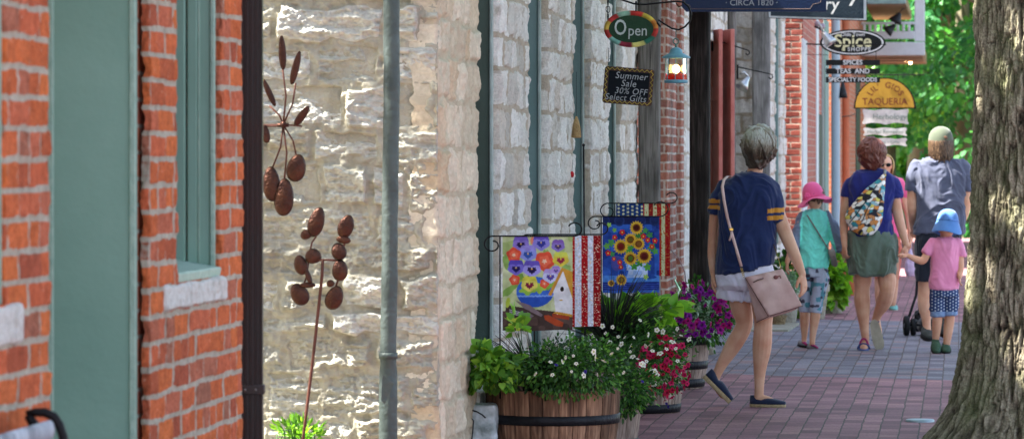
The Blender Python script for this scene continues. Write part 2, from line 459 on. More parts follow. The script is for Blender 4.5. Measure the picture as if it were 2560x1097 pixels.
# ---------------------------------------------------------------- foliage
LEAF = np.array([(0, 0, 0), (.32, .28, .06), (.3, .7, .03), (0, 1, -.08), (-.3, .7, .03), (-.32, .28, .06)])
def leaves(P, size, name, m, parent, rs=rng, dirs=None, width=1.0, spread=1.0, droop=.3, shape=None, rnd=None, loc=None, upb=.3):
    """one mesh of many separate leaf blades, at points P"""
    P = np.asarray(P, float); n = len(P); S = LEAF if shape is None else shape; k = len(S)
    size = np.broadcast_to(size, (n,)) * rs.uniform(.7, 1.25, n)
    if dirs is None: dirs = rs.normal(size=(n, 3))
    d = dirs + rs.normal(size=(n, 3)) * .35 * spread; d[:, 2] -= droop
    d /= np.linalg.norm(d, axis=1)[:, None] + 1e-9
    nrm = rs.normal(size=(n, 3)) * .6 + np.array([0, 0, upb + .4]); a = np.cross(d, nrm); a /= np.linalg.norm(a, axis=1)[:, None] + 1e-9
    b = np.cross(a, d)
    V = P[:, None, :] + size[:, None, None] * (S[None, :, 0:1] * width * a[:, None, :] + S[None, :, 1:2] * d[:, None, :] + S[None, :, 2:3] * b[:, None, :])
    if k == 6: fidx = np.array([[0, 1, 2, 3], [0, 3, 4, 5]])
    else: fidx = np.array([[0, i, i + 1, i + 2] for i in range(1, k - 2, 2)])
    Fs = (np.arange(n)[:, None, None] * k + fidx[None]).reshape(-1, 4)
    r = rs.random(n) if rnd is None else np.asarray(rnd)
    return mkmesh(name, V.reshape(-1, 3), Fs, m, parent, smooth=False, rnd=np.repeat(r, k), loc=loc)
# ================================================================ SETTING
# ---- paving
def mat_paving():
    m, nt, b = _nodes('brick_paving'); L = nt.links
    geo = N(nt, 'ShaderNodeNewGeometry'); sep = N(nt, 'ShaderNodeSeparateXYZ'); L.new(geo.outputs['Position'], sep.inputs[0])
    nz = N(nt, 'ShaderNodeTexNoise'); nz.inputs['Scale'].default_value = 5; nz.inputs['Detail'].default_value = 3; L.new(geo.outputs['Position'], nz.inputs['Vector'])
    def MAm(op, a, b_, c=None):
        n = N(nt, 'ShaderNodeMath', operation=op)
        for i, v in enumerate((a, b_, c)):
            if v is None: continue
            if isinstance(v, (int, float)): n.inputs[i].default_value = v
            else: L.new(v, n.inputs[i])
        return n.outputs[0]
    x = MAm('MULTIPLY_ADD', nz.outputs['Fac'], .022, sep.outputs[0]); y = MAm('MULTIPLY_ADD', nz.outputs['Fac'], -.02, sep.outputs[1])
    cb = N(nt, 'ShaderNodeCombineXYZ'); L.new(y, cb.inputs[0]); L.new(x, cb.inputs[1])
    bt = N(nt, 'ShaderNodeTexBrick'); L.new(cb.outputs[0], bt.inputs['Vector'])
    bt.inputs['Scale'].default_value = 1; bt.inputs['Brick Width'].default_value = .205; bt.inputs['Row Height'].default_value = .105
    bt.inputs['Mortar Size'].default_value = .0042; bt.inputs['Mortar Smooth'].default_value = .15; bt.inputs['Bias'].default_value = 0
    bt.inputs['Color1'].default_value = (0, 0, 0, 1); bt.inputs['Color2'].default_value = (1, 1, 1, 1); bt.offset = .5
    red = ramp(nt, [(0, lin('765257')), (.35, lin('8d636a')), (.7, lin('9b6f75')), (1, lin('a5787a'))]); L.new(bt.outputs['Color'], red.inputs[0])
    gry = ramp(nt, [(0, lin('625f6a')), (.5, lin('77757f')), (.8, lin('86838b')), (1, lin('8c7274'))]); L.new(bt.outputs['Color'], gry.inputs[0])
    # bands of grey pavers across the walk
    yb = MAm('MULTIPLY_ADD', sep.outputs[0], .35, sep.outputs[1])
    m1 = MAm('MULTIPLY', MAm('GREATER_THAN', yb, 26.75), MAm('LESS_THAN', yb, 36.2))
    c = mixrgb(nt, m1, red.outputs[0], gry.outputs[0])
    m2 = MAm('GREATER_THAN', MAm('ADD', nz.outputs['Fac'], MAm('MULTIPLY', sep.outputs[1], 0)), .60)
    n2 = N(nt, 'ShaderNodeTexNoise'); n2.inputs['Scale'].default_value = 1.3; n2.inputs['Detail'].default_value = 5; L.new(geo.outputs['Position'], n2.inputs['Vector'])
    g = ramp(nt, [(.3, (.78, .78, .78)), (.7, (1.2, 1.2, 1.2))]); L.new(n2.outputs['Fac'], g.inputs[0]); c = mixrgb(nt, 1.0, c, g.outputs[0], 'MULTIPLY')
    n3 = N(nt, 'ShaderNodeTexNoise'); n3.inputs['Scale'].default_value = 60; n3.inputs['Detail'].default_value = 4; L.new(geo.outputs['Position'], n3.inputs['Vector'])
    g3 = ramp(nt, [(.35, (.8, .8, .8)), (.65, (1.15, 1.15, 1.15))]); L.new(n3.outputs['Fac'], g3.inputs[0]); c = mixrgb(nt, 1.0, c, g3.outputs[0], 'MULTIPLY')
    gap = mixrgb(nt, n2.outputs['Fac'], lin('38312d'), lin('655850'))
    c = mixrgb(nt, bt.outputs['Fac'], c, gap)
    L.new(c, b.inputs['Base Color']); b.inputs['Roughness'].default_value = .72; b.inputs['Specular IOR Level'].default_value = .28
    hb = MAm('MULTIPLY_ADD', bt.outputs['Fac'], -1.0, MAm('MULTIPLY', bt.outputs['Color'], .55)); hb = MAm('MULTIPLY_ADD', n3.outputs['Fac'], .4, hb)
    hb = MAm('MULTIPLY_ADD', nz.outputs['Fac'], 1.2, hb)
    bp = N(nt, 'ShaderNodeBump'); bp.inputs['Strength'].default_value = .75; bp.inputs['Distance'].default_value = .006
    L.new(hb, bp.inputs['Height']); L.new(bp.outputs[0], b.inputs['Normal'])
    return m
def sheet(name, x0, x1, y0, y1, z, m, nx=2, ny=2, amp=0):
    xs = np.linspace(x0, x1, nx); ys = np.linspace(y0, y1, ny); A, B = np.meshgrid(xs, ys, indexing='ij')
    Z = np.full_like(A, z)
    if amp: Z = Z + fbm(A * 1.1, B * .8, 0, 3) * amp
    o = mkmesh(name, np.stack([A, B, Z], -1), gridfaces(nx, ny), m)
    return tag(o, kind='structure')
sheet('ground', -400, 400, -60, 900, -.16, mat('soil', lin('5a5446'), .95, scale=2))
sheet('yard_bounce_sheet', -9, -2.305, 11.9, 17.2, -.012, mat('yard_bounce_tan', lin('a39f8c'), .95, scale=30, bump=.6, bscale=80))  # unseen tan sheet added to cut the pink bounce onto the end wall
sheet('sidewalk', -2.3, 1.7, 2, 75, 0, mat_paving(), 60, 400, .006)
k = MB(); k.box((1.78, 38, -.07), (.15, 74, .17), bev=.02)
tag(k.build('kerb', mat('kerb_stone', lin('8a8880'), .85, scale=8)), kind='structure')
asph = mat('asphalt', lin('5d5d60'), .85, scale=3, bscale=200)
sheet('road', 1.86, 9.5, 2, 75, -.14, asph)
sheet('cross_street', -40, 60, 75.2, 90, -.1, mat('street_brick', lin('8d6a60'), .8, scale=4))
sheet('lawn', -60, 80, 90.3, 200, -.08, mat('lawn_green', lin('4c6430'), .95, scale=3))
# pale flagstones at the doorsteps beyond the barrels
fl = MB()
for (a, b_, c, d) in ((1895, 1998, 812, 830),):
    s1, s2 = (c - 400) / 1.46, (d - 400) / 1.46
    p = [W(a - 20, c, s1), W(b_, c, s1), W(b_ - 28, d, s2), W(a - 40, d, s2)]
    fl.prism([Vector((q.x, q.y, .002)) for q in (p[3], p[2], p[1], p[0])], (0, 0, 1), .02)
o = fl.build('flagstone', mat('flag_pale', lin('a39f8e'), .85, scale=6), loc=W(1940, 820, 285)); tag(o, kind='structure')

# ---- brick building (foreground)
BR = mat_masonry('old_red_brick', [(0, lin('9a503b')), (.2, lin('b35d39')), (.5, lin('c36a3d')), (.72, lin('ba5f3f')), (.86, lin('b0634a')), (1, lin('95604c'))],
                 lin('a39a8a'), var=.28, vscale=22, stain=(lin('cfc0ac'), 55, .66, .5), bump=.45)
YB0, YB1 = YF(-420), YF(604)
ub = lambda px: YF(px) - YB0
zs_b = np.arange(-.3, 3.2, .0705)
rs_b = np.random.default_rng(21)
def lay_brick(U, Z):
    return masonry(U, Z, zs_b + 0.0, 0, 0, .0108, rs_b, off=.004, rock=.0022, rfreq=30, wob=.0042, edge=.005, mamp=.003, bond=.215, head=.24)
w1 = (-1, ub(8), ZF(757, 40), 2.55); w2 = (ub(440), ub(550), ZF(699, 500), 2.5); dr = (ub(122), ub(372), -.1, 2.45)
bb = thing('brick_building', 'red brick shop building with green painted door and window frames, nearest on the left', 'building', (X0, YB0, 0))
relief('brick_wall', (X0, YB0, 0), (0, 1, 0), (1, 0, 0), YB1 - YB0, -.02, 2.62, .007, .0062, lay_brick, BR, bb, [w1, w2, dr], .02)
# solid body behind the relief
cb = MB(); cz = 2.62
def core(mb, y0, y1, holes, z0=-.1, z1=4.5, xf=X0 - .03, xb=X0 - .45, xe=-7.5):
    """piers, sills and lintels round the openings, then the mass of the house"""
    mb.box(((xb + xe) / 2, (y0 + y1) / 2, (z0 + z1) / 2), (xb - xe, y1 - y0, z1 - z0))
    y = y0
    for a, b_, c, d in sorted(holes):
        a = max(a, y0)
        if a > y: mb.box(((xf + xb) / 2, (y + a) / 2, (z0 + z1) / 2), (xf - xb, a - y, z1 - z0))
        if c > z0 + .01: mb.box(((xf + xb) / 2, (a + b_) / 2, (z0 + c) / 2), (xf - xb, b_ - a, c - z0))
        mb.box(((xf + xb) / 2, (a + b_) / 2, (d + z1) / 2), (xf - xb, b_ - a, z1 - d)); y = b_
    if y1 > y: mb.box(((xf + xb) / 2, (y + y1) / 2, (z0 + z1) / 2), (xf - xb, y1 - y, z1 - z0))
def mat_plainbrick(name, c1, c2, mo, w=.215, h=.0705):
    m, nt, b = _nodes(name); L = nt.links
    geo = N(nt, 'ShaderNodeNewGeometry'); sep = N(nt, 'ShaderNodeSeparateXYZ'); L.new(geo.outputs['Position'], sep.inputs[0])
    ad = N(nt, 'ShaderNodeMath', operation='ADD'); L.new(sep.outputs[0], ad.inputs[0]); L.new(sep.outputs[1], ad.inputs[1])
    c = N(nt, 'ShaderNodeCombineXYZ'); L.new(ad.outputs[0], c.inputs[0]); L.new(sep.outputs[2], c.inputs[1])
    bt = N(nt, 'ShaderNodeTexBrick'); L.new(c.outputs[0], bt.inputs['Vector']); bt.inputs['Scale'].default_value = 1
    bt.inputs['Brick Width'].default_value = w; bt.inputs['Row Height'].default_value = h; bt.inputs['Mortar Size'].default_value = .006; bt.inputs['Mortar Smooth'].default_value = .3
    bt.inputs['Color1'].default_value = (*c1, 1); bt.inputs['Color2'].default_value = (*c2, 1); bt.inputs['Mortar'].default_value = (*mo, 1)
    nz = N(nt, 'ShaderNodeTexNoise'); nz.inputs['Scale'].default_value = 25; nz.inputs['Detail'].default_value = 5; L.new(geo.outputs['Position'], nz.inputs['Vector'])
    g = ramp(nt, [(.3, (.75,) * 3), (.7, (1.2,) * 3)]); L.new(nz.outputs['Fac'], g.inputs[0])
    L.new(mixrgb(nt, 1.0, bt.outputs['Color'], g.outputs[0], 'MULTIPLY'), b.inputs['Base Color']); b.inputs['Roughness'].default_value = .9
    bp = N(nt, 'ShaderNodeBump'); bp.inputs['Strength'].default_value = .6; bp.inputs['Distance'].default_value = .01; bp.invert = True
    L.new(bt.outputs['Fac'], bp.inputs['Height']); L.new(bp.outputs[0], b.inputs['Normal'])
    return m
PB = mat_plainbrick('plain_brick', lin('a8543a'), lin('b8603a'), lin('b5ab9a'))
hb = [(max(YB0, YB0 + w1[0]), YB0 + w1[1], w1[2], w1[3]), (YB0 + w2[0], YB0 + w2[1], w2[2], w2[3]), (YB0 + dr[0], YB0 + dr[1], -.09, dr[3])]
core(cb, YB0, YB1 - .012, hb); cb.build('masonry_core', PB, bb)
cb = MB(); cb.box((-4.85, YB1 + .012, 2.2), (5.0, .02, 4.5)); cb.build('added_bounce_panel', mat('bounce_panel_pale', lin('c9c6bd'), .9, bump=.3), bb)  # unseen pale panel added to replace red brick bounce on the stone wall
cb = MB(); cb.box((X0 - .02, (YB0 + YB1) / 2, 3.57), (.05, YB1 - YB0, 1.88)); cb.build('upper_wall', PB, bb)
cb = MB(); cb.box((-4.6, (YB0 + YB1) / 2, 4.62), (5.2, YB1 - YB0 + .4, .22), bev=.03); cb.build('roof', mat('roof_dark', lin('4a4744'), .8), bb)
# painted joinery
GRN = mat('green_paint', lin('86a696'), .42, var=.07, scale=3, bump=.06, bscale=35, bdist=.004, col2=lin('7b9c8c'))
GRL = mat('green_paint_edge', lin('a3b9a8'), .5, var=.1, scale=30, bump=.3, bscale=60, col2=lin('90ab9b'))
GLS = mat('dark_glass', lin('1c2426'), .06, var=0, bump=0, spec=.8)
SF4 = SF(372); yj = YF(372)
def strip(mb, pa, pb, pref, yref, z0, z1, proud, xb=None):
    """vertical board facing the viewer, between picture columns pa..pb at the reveal yref"""
    s = SF(pref); xa, xb_ = X0 - (pref - pa) / s, X0 - (pref - pb) / s
    mb.box(((xa + xb_) / 2, yref - proud / 2 + .02, (z0 + z1) / 2), (abs(xb_ - xa), proud + .04, z1 - z0), bev=.003)
dj = MB(); strip(dj, 95, 343, 372, yj, -.05, 2.45, .012); o = dj.build('door_jamb', GRN, bb, auto=40)
dj = MB(); strip(dj, 325, 342, 372, yj, -.05, 2.45, .019); dj.build('jamb_bead', GRL, bb, auto=40)
dj = MB(); strip(dj, 118, 133, 372, yj, -.05, 2.45, .022); dj.build('jamb_bead', GRL, bb, auto=40)
d = MB(); d.box((X0 - .40, (YF(122) + yj) / 2, 1.18), (.04, yj - YF(122) - .03, 2.5)); dd = d.build('door', GRN, bb)
d = MB()
for zc, h in ((.5, .7), (1.55, 1.0)): d.box((X0 - .375, (YF(122) + yj) / 2, zc), (.02, (yj - YF(122)) * .6, h), bev=.01)
d.build('door_panel', GRL, dd, auto=30)
yw = YF(552); zb, zt = w2[2], w2[3]
wf = MB()
for pa, pb, pr in ((440, 468, .046), (472, 497, .034), (497, 529, .022)): strip(wf, pa, pb, 552, yw, zb + .03, zt, pr)
strip(wf, 400, 440, 552, yw, zb + .03, zt, .028)
f = wf.build('window_frame', GRN, bb, auto=40)
wf = MB(); strip(wf, 529, 541, 552, yw, zb, zt, .030); wf.build('frame_bead', GRL, f, auto=40)
wf = MB(); strip(wf, 498, 502, 552, yw, zb, zt, .028); wf.build('frame_bead', GRL, f, auto=40)
wf = MB(); R_ = Matrix.Rotation(math.radians(10), 3, 'Y'); wf.box((X0 - .07, (YF(440) + yw) / 2, zb + .018), (.14, yw - YF(440), .045), R=R_, bev=.004)
wf.build('window_board', GRL, f, auto=40)
g = MB(); g.box((X0 - .17, (YF(440) + yw) / 2, (zb + zt) / 2), (.012, yw - YF(440), zt - zb)); g.build('pane', GLS, f)
y8 = YF(8); wf = MB(); strip(wf, -60, 4, 8, y8, w1[2], w1[3], .02); f = wf.build('window_frame', GRN, bb, auto=40)
g = MB(); g.box((X0 - .12, y8 - .5, 1.85), (.012, 1.0, 1.4)); g.build('pane', GLS, f)
SIL = mat('limestone_sill', lin('c4c1ba'), .85, var=.12, scale=30, bump=.5, bscale=50, bdist=.004, col2=lin('a9a59c'), w2=.6)
def rough_block(name, x0, x1, y0, y1, z0, z1, m, parent, amp=.004, v=.012):
    b = MB(); b.box(((x0 + x1) / 2, (y0 + y1) / 2, (z0 + z1) / 2), (x1 - x0, y1 - y0, z1 - z0), bev=.006)
    o = b.build(name, m, parent)
    return remesh(o, v, 1, lambda x, y, z: fbm(x * 14, y * 14, z * 14, 3) * amp + (ridged(x * 30, y * 20, z * 30, 2) - .8) * amp * .35)
rough_block('window_sill', X0 - .1, X0 + .012, YF(424, X0 + .02), YF(577, X0 + .02), ZF(759, 500), ZF(700, 500), SIL, bb, .004, .006)
rough_block('window_sill', X0 - .1, X0 + .012, YF(-260, X0 + .02), YF(70, X0 + .02), ZF(858, 40), ZF(757, 40), SIL, bb, .002, .008)

# ---- square ribbed downspout at the corner of the brick building
DS = mat('brown_enamel', lin('3c2c2a'), .38, var=.1, scale=5, bump=.05, col2=lin('33302f'))
pd = W(631, 700, 815); ds = thing('downspout', 'dark brown ribbed square downspout strapped to the corner of the brick building', 'downspout', (pd.x, pd.y, 0), TH)
prof = []
wds, dds = .064, .05
xs = np.linspace(-wds / 2, wds / 2, 29)
fr = [(x, -dds / 2 - .0035 * (1 if math.cos(x / wds * 2 * PI * 4) > -.1 else -.6)) for x in xs]
sd = [(wds / 2, y) for y in np.linspace(-dds / 2, dds / 2, 6)[1:]]
pl = fr + sd + [(-x, dds / 2) for x in xs[1:]] + [(-wds / 2, y) for y in np.linspace(dds / 2, -dds / 2, 6)[1:-1]]
d = MB(); d.loft([[pd + RIGHT * x + FWD * y + UP * (z - pd.z) for x, y in pl] for z in (0.12, 2.6)])
d.build('pipe', DS, ds)
d = MB(); zz = pd.z - (972 - 700) / 815
d.box((pd.x, pd.y, zz), (wds + .012, dds + .014, .03), R=Matrix.Rotation(TH, 3, 'Z'), bev=.003)
d.box(tuple(pd - RIGHT * .045 + UP * (zz - pd.z)), (.03, .02, .03), R=Matrix.Rotation(TH, 3, 'Z'), bev=.003)
st = d.build('strap', DS, ds, auto=40)
for dx in (-.02, .012):
    d = MB(); d.ell(pd + RIGHT * dx - FWD * .034 + UP * (zz - pd.z), .004); d.build('rivet', mat('rivet_metal', lin('8a8480'), .4, metal=.6), st)

# ---- stone building
YC = YF(1094); YS1 = YF(1591)
rs_s = np.random.default_rng(5)
TAN = mat_masonry('tan_rubble', [(0, lin('969285')), (.3, lin('a6a396')), (.55, lin('b9b6ac')), (.8, lin('a5a090')), (1, lin('9b9688'))], lin('9c9686'), var=.2, vscale=9,
                  stain=(lin('8d7f68'), 7, .6, .45), bump=.35, bscale=45, vstretch=(1, 1, 1.8))
sc = SF(1094)
zc_s = np.array(sorted([EYE - (y - 400) / sc for y in (-330, -220, -110, 5, 112, 205, 322, 408, 515, 602, 683, 772, 838, 925, 1035, 1118, 1215, 1300)]))
def lay_side(U, Z):
    Z2 = Z + fbm(U * 1.6, Z * 1.2, 4.4, 2) * .012
    return masonry(U, Z2, zc_s, .16, .50, .028, rs_s, off=.012, rock=.018, rfreq=7.5, wob=.020, edge=.014, mamp=.010, strat=2.8, tilt=.16, deep=.3, fine=.0085)
sb = thing('stone_building', 'long limestone building with tan end wall and whitewashed pillars between narrow green windows', 'building', (X0, YC, 0))
relief('end_wall', (X0, YC, 0), (-1, 0, 0), (0, -1, 0), 1.6, -.02, 2.5, .0042, .0042, lay_side, TAN, sb, (), .08)
WHT = mat_masonry('whitewashed_stone', [(0, lin('bdb6ab')), (.25, lin('dedad2')), (.6, lin('efece6')), (.85, lin('e4ddd3')), (1, lin('cbc0b2'))], lin('bdb09e'), var=.15, vscale=14,
                  stain=(lin('9a8a76'), 14, .56, .6), bump=.8, bscale=110)
TAN2 = mat_masonry('tan_quoins', [(0, lin('b3a68f')), (.4, lin('c6bba6')), (.7, lin('cdc2ad')), (1, lin('b9a68a'))], lin('b3a791'), var=.14, vscale=12,
                  stain=(lin('8f7f68'), 8, .6, .5), bump=.35, bscale=60)
zs_w = courses(-.1, 3.4, .13, .2, rs_s)
def lay_front(U, Z):
    return masonry(U, Z, zs_w, .12, .4, .015, rs_s, off=.007, rock=.0125, rfreq=17, wob=.016, edge=.014, mamp=.006, strat=.42, tilt=.03, deep=.4, fine=.004)
us = lambda px: YF(px) - YC
WN = [(1190, 1245, .42), (1320, 1368, .42), (1432, 1475, .42), (1519, 1551, .42)]
hs = [(us(a), us(b_), z, 2.75) for a, b_, z in WN]
relief('quoin_pillar', (X0, YC, 0), (0, 1, 0), (1, 0, 0), us(1190), -.02, 3.0, .012, .0075, lay_front, TAN2, sb, (), .12)
relief('front_wall', (X0, YC + us(1190), 0), (0, 1, 0), (1, 0, 0), YS1 - YC - us(1190), -.02, 3.0, .014, .008, lay_front, WHT, sb,
       [(a - us(1190), b_ - us(1190), c, d) for a, b_, c, d in hs], .12)
PS = mat('plain_stone', lin('aca593'), .9, scale=6, bump=.5, bscale=20, bdist=.01)
cb = MB(); core(cb, YC + .012, YS1, [(YC + a, YC + b_, c, d) for a, b_, c, d in hs], z1=3.6, xf=X0 - .05); cb.build('masonry_core', PS, sb)
cb = MB(); cb.box((-4.6, (YC + YS1) / 2, 3.7), (5.0, YS1 - YC + .2, .18), bev=.03); cb.build('roof', mat('roof_dark', lin('4a4744'), .8), sb)  # unseen roof kept low so the sun reaches the street tree trunk
GR2 = mat('dark_green_paint', lin('4e6058'), .5, var=.08, scale=3, bump=.1, col2=lin('445249'))
GR3 = mat('sage_paint', lin('779290'), .5, var=.06, scale=3, bump=.1, col2=lin('6d8886'))
GR4 = mat('pale_bead', lin('a3b2ac'), .5)
for i, (a, b_, z) in enumerate(WN):
    y = YF(b_); s = SF(b_); rv = (b_ - {0: 1230, 1: 1350, 2: 1458, 3: 1537}[i]) / s
    w = MB(); w.box((X0 - rv - .12, y - .01, (z + 2.75) / 2), (.235, .05, 2.75 - z), bev=.004); f = w.build('window_frame', GR2 if i == 0 else GR3, sb, auto=40)
    w = MB(); w.box((X0 - rv, y - .02, (z + 2.75) / 2), (.014, .06, 2.75 - z), bev=.003); w.build('frame_bead', GR4, f, auto=40)
    w = MB(); w.box((X0 - .2, (YF(a) + y) / 2, (z + 2.75) / 2), (.01, y - YF(a), 2.75 - z)); w.build('pane', GLS, f)
    w = MB(); w.box((X0 - .08, (YF(a) + y) / 2, z - .03), (.2, y - YF(a) + .06, .06), bev=.008); w.build('window_sill', SIL, sb, auto=40)

# ---- weathered verandah posts
def mat_wood(name, c1, c2, c3, knots=True, sc=1.0):
    m, nt, b = _nodes(name); L = nt.links
    tc = N(nt, 'ShaderNodeTexCoord'); mp = N(nt, 'ShaderNodeMapping'); mp.inputs['Scale'].default_value = (sc, sc, .06 * sc); L.new(tc.outputs['Object'], mp.inputs[0])
    n = N(nt, 'ShaderNodeTexNoise'); n.inputs['Scale'].default_value = 70; n.inputs['Detail'].default_value = 8; n.inputs['Distortion'].default_value = .6; L.new(mp.outputs[0], n.inputs['Vector'])
    r = ramp(nt, [(.3, c1), (.52, c2), (.72, c3)]); L.new(n.outputs['Fac'], r.inputs[0])
    mp2 = N(nt, 'ShaderNodeMapping'); mp2.inputs['Scale'].default_value = (1, 1, .35); L.new(tc.outputs['Object'], mp2.inputs[0])
    n2 = N(nt, 'ShaderNodeTexNoise'); n2.inputs['Scale'].default_value = 9; n2.inputs['Detail'].default_value = 4; L.new(mp2.outputs[0], n2.inputs['Vector'])
    g = ramp(nt, [(.35, (.45,) * 3), (.6, (1.1,) * 3)]); L.new(n2.outputs['Fac'], g.inputs[0])
    at = N(nt, 'ShaderNodeAttribute', attribute_name='rnd'); ga = ramp(nt, [(0, (.65,) * 3), (1, (1.3,) * 3)]); L.new(at.outputs['Fac'], ga.inputs[0])
    c = mixrgb(nt, 1.0, r.outputs[0], g.outputs[0], 'MULTIPLY'); c = mixrgb(nt, 1.0, c, ga.outputs[0], 'MULTIPLY')
    L.new(c, b.inputs['Base Color']); b.inputs['Roughness'].default_value = .75; b.inputs['Specular IOR Level'].default_value = .1
    bp = N(nt, 'ShaderNodeBump'); bp.inputs['Strength'].default_value = .5; bp.inputs['Distance'].default_value = .004; L.new(n.outputs['Fac'], bp.inputs['Height']); L.new(bp.outputs[0], b.inputs['Normal'])
    MATS[name] = m
    return m
GW = mat_wood('grey_timber', lin('68645f'), lin('8a8580'), lin('a09a95'))
DW = mat_wood('charred_timber', lin('222120'), lin('383533'), lin('55504c'))
LW = mat_wood('pale_timber', lin('8a8784'), lin('a5a3a0'), lin('bab8b5'))
def post(px, s, w, m, label, ztop=4.0, crack=True):
    g = W(px, 400 + EYE * s, s)
    t = thing('timber_post', label, 'post', (g.x, g.y, 0), TH * .0)
    b = MB(); b.box((g.x, g.y, ztop / 2), (w, w, ztop), bev=.012); o = b.build('post_shaft', m, t)
    remesh(o, .016, 1, lambda x, y, z: fbm(x * 12, y * 12, z * 1.5, 3) * .005 + ridged(x * 40, y * 40, z * 1.2, 2) * .0015)
    b = MB(); b.box((g.x, g.y, .03), (w + .07, w + .07, .06), bev=.01); b.build('base_block', PS, t, auto=40)
    return t
post(1624, 374, .142, GW, 'weathered grey timber post behind the chalkboard sign', 3.5)
post(1750, 333, .15, DW, 'dark charred timber post between the hanging lantern and the red shutters', 3.6)
post(1830, 272, .07, GW, 'narrow grey timber post just right of the red shutters', 3.6)
post(1903, 262, .165, LW, 'wide pale grey timber post behind the head of the woman in navy', 3.6)

# ---- narrow brick shopfront between the stone building and the red shutters
BR2 = mat_masonry('weathered_brick', [(0, lin('8f5d50')), (.4, lin('a06c5c')), (.7, lin('b07f70')), (1, lin('8a6a62'))], lin('b9b0a6'), var=.2, vscale=20, bump=.3)
zs_b2 = np.arange(-.3, 4.2, .067)
def lay_b2(U, Z): return masonry(U, Z, zs_b2, 0, 0, .012, rs_b, off=.002, rock=.001, rfreq=30, wob=.002, edge=.004, mamp=.001, bond=.215)
nb = thing('brick_shopfront', 'narrow brick shopfront with stepped pilasters behind the hanging lantern', 'building', (X0, YS1, 0))
ya, yb = YF(1668), YF(1703); yend = YF(1728)
for nm, y, w in (('pilaster', ya, .065), ('pilaster', yb, .05)):
    relief(nm, (X0, y, 0), (-1, 0, 0), (0, -1, 0), w, -.02, 3.2, .008, .0068, lay_b2, BR2, nb, (), .3)
relief('front_wall', (X0, ya + .01, 0), (0, 1, 0), (1, 0, 0), YF(1690) - ya - .02, -.02, 3.2, .02, .0068, lay_b2, BR2, nb, (), .04)
relief('front_wall', (X0, yb + .01, 0), (0, 1, 0), (1, 0, 0), YF(1709) - yb - .02, -.02, 3.2, .02, .0068, lay_b2, BR2, nb, (), .04)
cb = MB(); cb.box((-4.85, (YS1 + yend) / 2, 1.9), (5.26, yend - YS1, 4.0)); cb.build('masonry_core', PB, nb)
# ---- second stone house, set along the same line, with the red shutters
sb2 = thing('stone_house', 'whitewashed rubble stone house beyond the red shutters', 'building', (X0, yend, 0))
WH2 = WHT
relief('front_wall', (X0, YF(1709), 0), (0, 1, 0), (1, 0, 0), YF(1884) - YF(1709), -.02, 3.5, .035, .01, lay_front, WH2, sb2, [(YF(1768) - YF(1709), YF(1842) - YF(1709), -.1, 2.5)], .12)
XQ = -1.85
relief('quoin_pillar', (XQ, YF(1915, XQ), 0), (0, 1, 0), (1, 0, 0), YF(1961, XQ) - YF(1915, XQ), -.02, 3.6, .03, .01, lay_front, WH2, sb2, [(YF(1936, XQ) - YF(1915, XQ), YF(1949, XQ) - YF(1915, XQ), .6, 3.2)], .1)
relief('return_wall', (XQ, YF(1915, XQ), 0), (-1, 0, 0), (0, -1, 0), .34, -.02, 3.6, .012, .01, lay_front, WH2, sb2, (), .04)
cb = MB(); cb.box((-4.9, (yend + 42) / 2, 2.0), (5.3, 42 - yend, 4.2)); cb.box(((X0 - 2.25 + XQ - .05 + 2.2) / 2 - .05, (YF(1915, XQ) + .05 + 42) / 2, 2.0), (abs(X0 - XQ) + .05, 42 - YF(1915, XQ) - .05, 4.2)); cb.build('masonry_core', PS, sb2)
w = MB(); w.box((XQ - .06, YF(1948, XQ) - .02, 1.9), (.1, .06, 2.6), bev=.004); w.build('window_frame', GR3, sb2)
RED = mat('red_shutter_paint', lin('b8625a'), .5, var=.1, scale=8, bump=.15, col2=lin('c67a70'))
def shutter(px, label, dx, wd=.44):
    s = 283; h = W(px, 400, s); t = thing('door_shutter', label, 'shutter', (h.x, h.y, .02), group=None)
    a = Vector((dx, -wd, 0)).normalized(); n = Vector((-a.y, a.x, 0)) * -1; n = a.cross(UP)
    L_ = math.hypot(dx, wd); ztop = 2.6
    def bd(mb, u0, u1, z0, z1, th, off=0):
        c = h + a * ((u0 + u1) / 2) + n * off; mb.box((c.x, c.y, (z0 + z1) / 2), (u1 - u0, th, z1 - z0), R=Matrix.Rotation(math.atan2(a.y, a.x), 3, 'Z'), bev=.004)
    m = MB(); bd(m, 0, .09, .05, ztop, .035); bd(m, L_ - .09, L_, .05, ztop, .035)
    for z0, z1 in ((ztop - .12, ztop), (1.98, 2.1), (.95, 1.07), (.05, .22)): bd(m, .09, L_ - .09, z0, z1, .035)
    m.build('shutter_frame', RED, t, auto=40)
    for z0, z1 in ((2.1, ztop - .12), (1.07, 1.98), (.22, .95)):
        m = MB(); bd(m, .09, L_ - .09, z0, z1, .014); m.build('panel', RED, t)
shutter(1778, 'red panelled door shutter right beside the dark timber post', .11)
shutter(1802, 'red panelled door shutter with salmon face, the right one of the pair', .13)

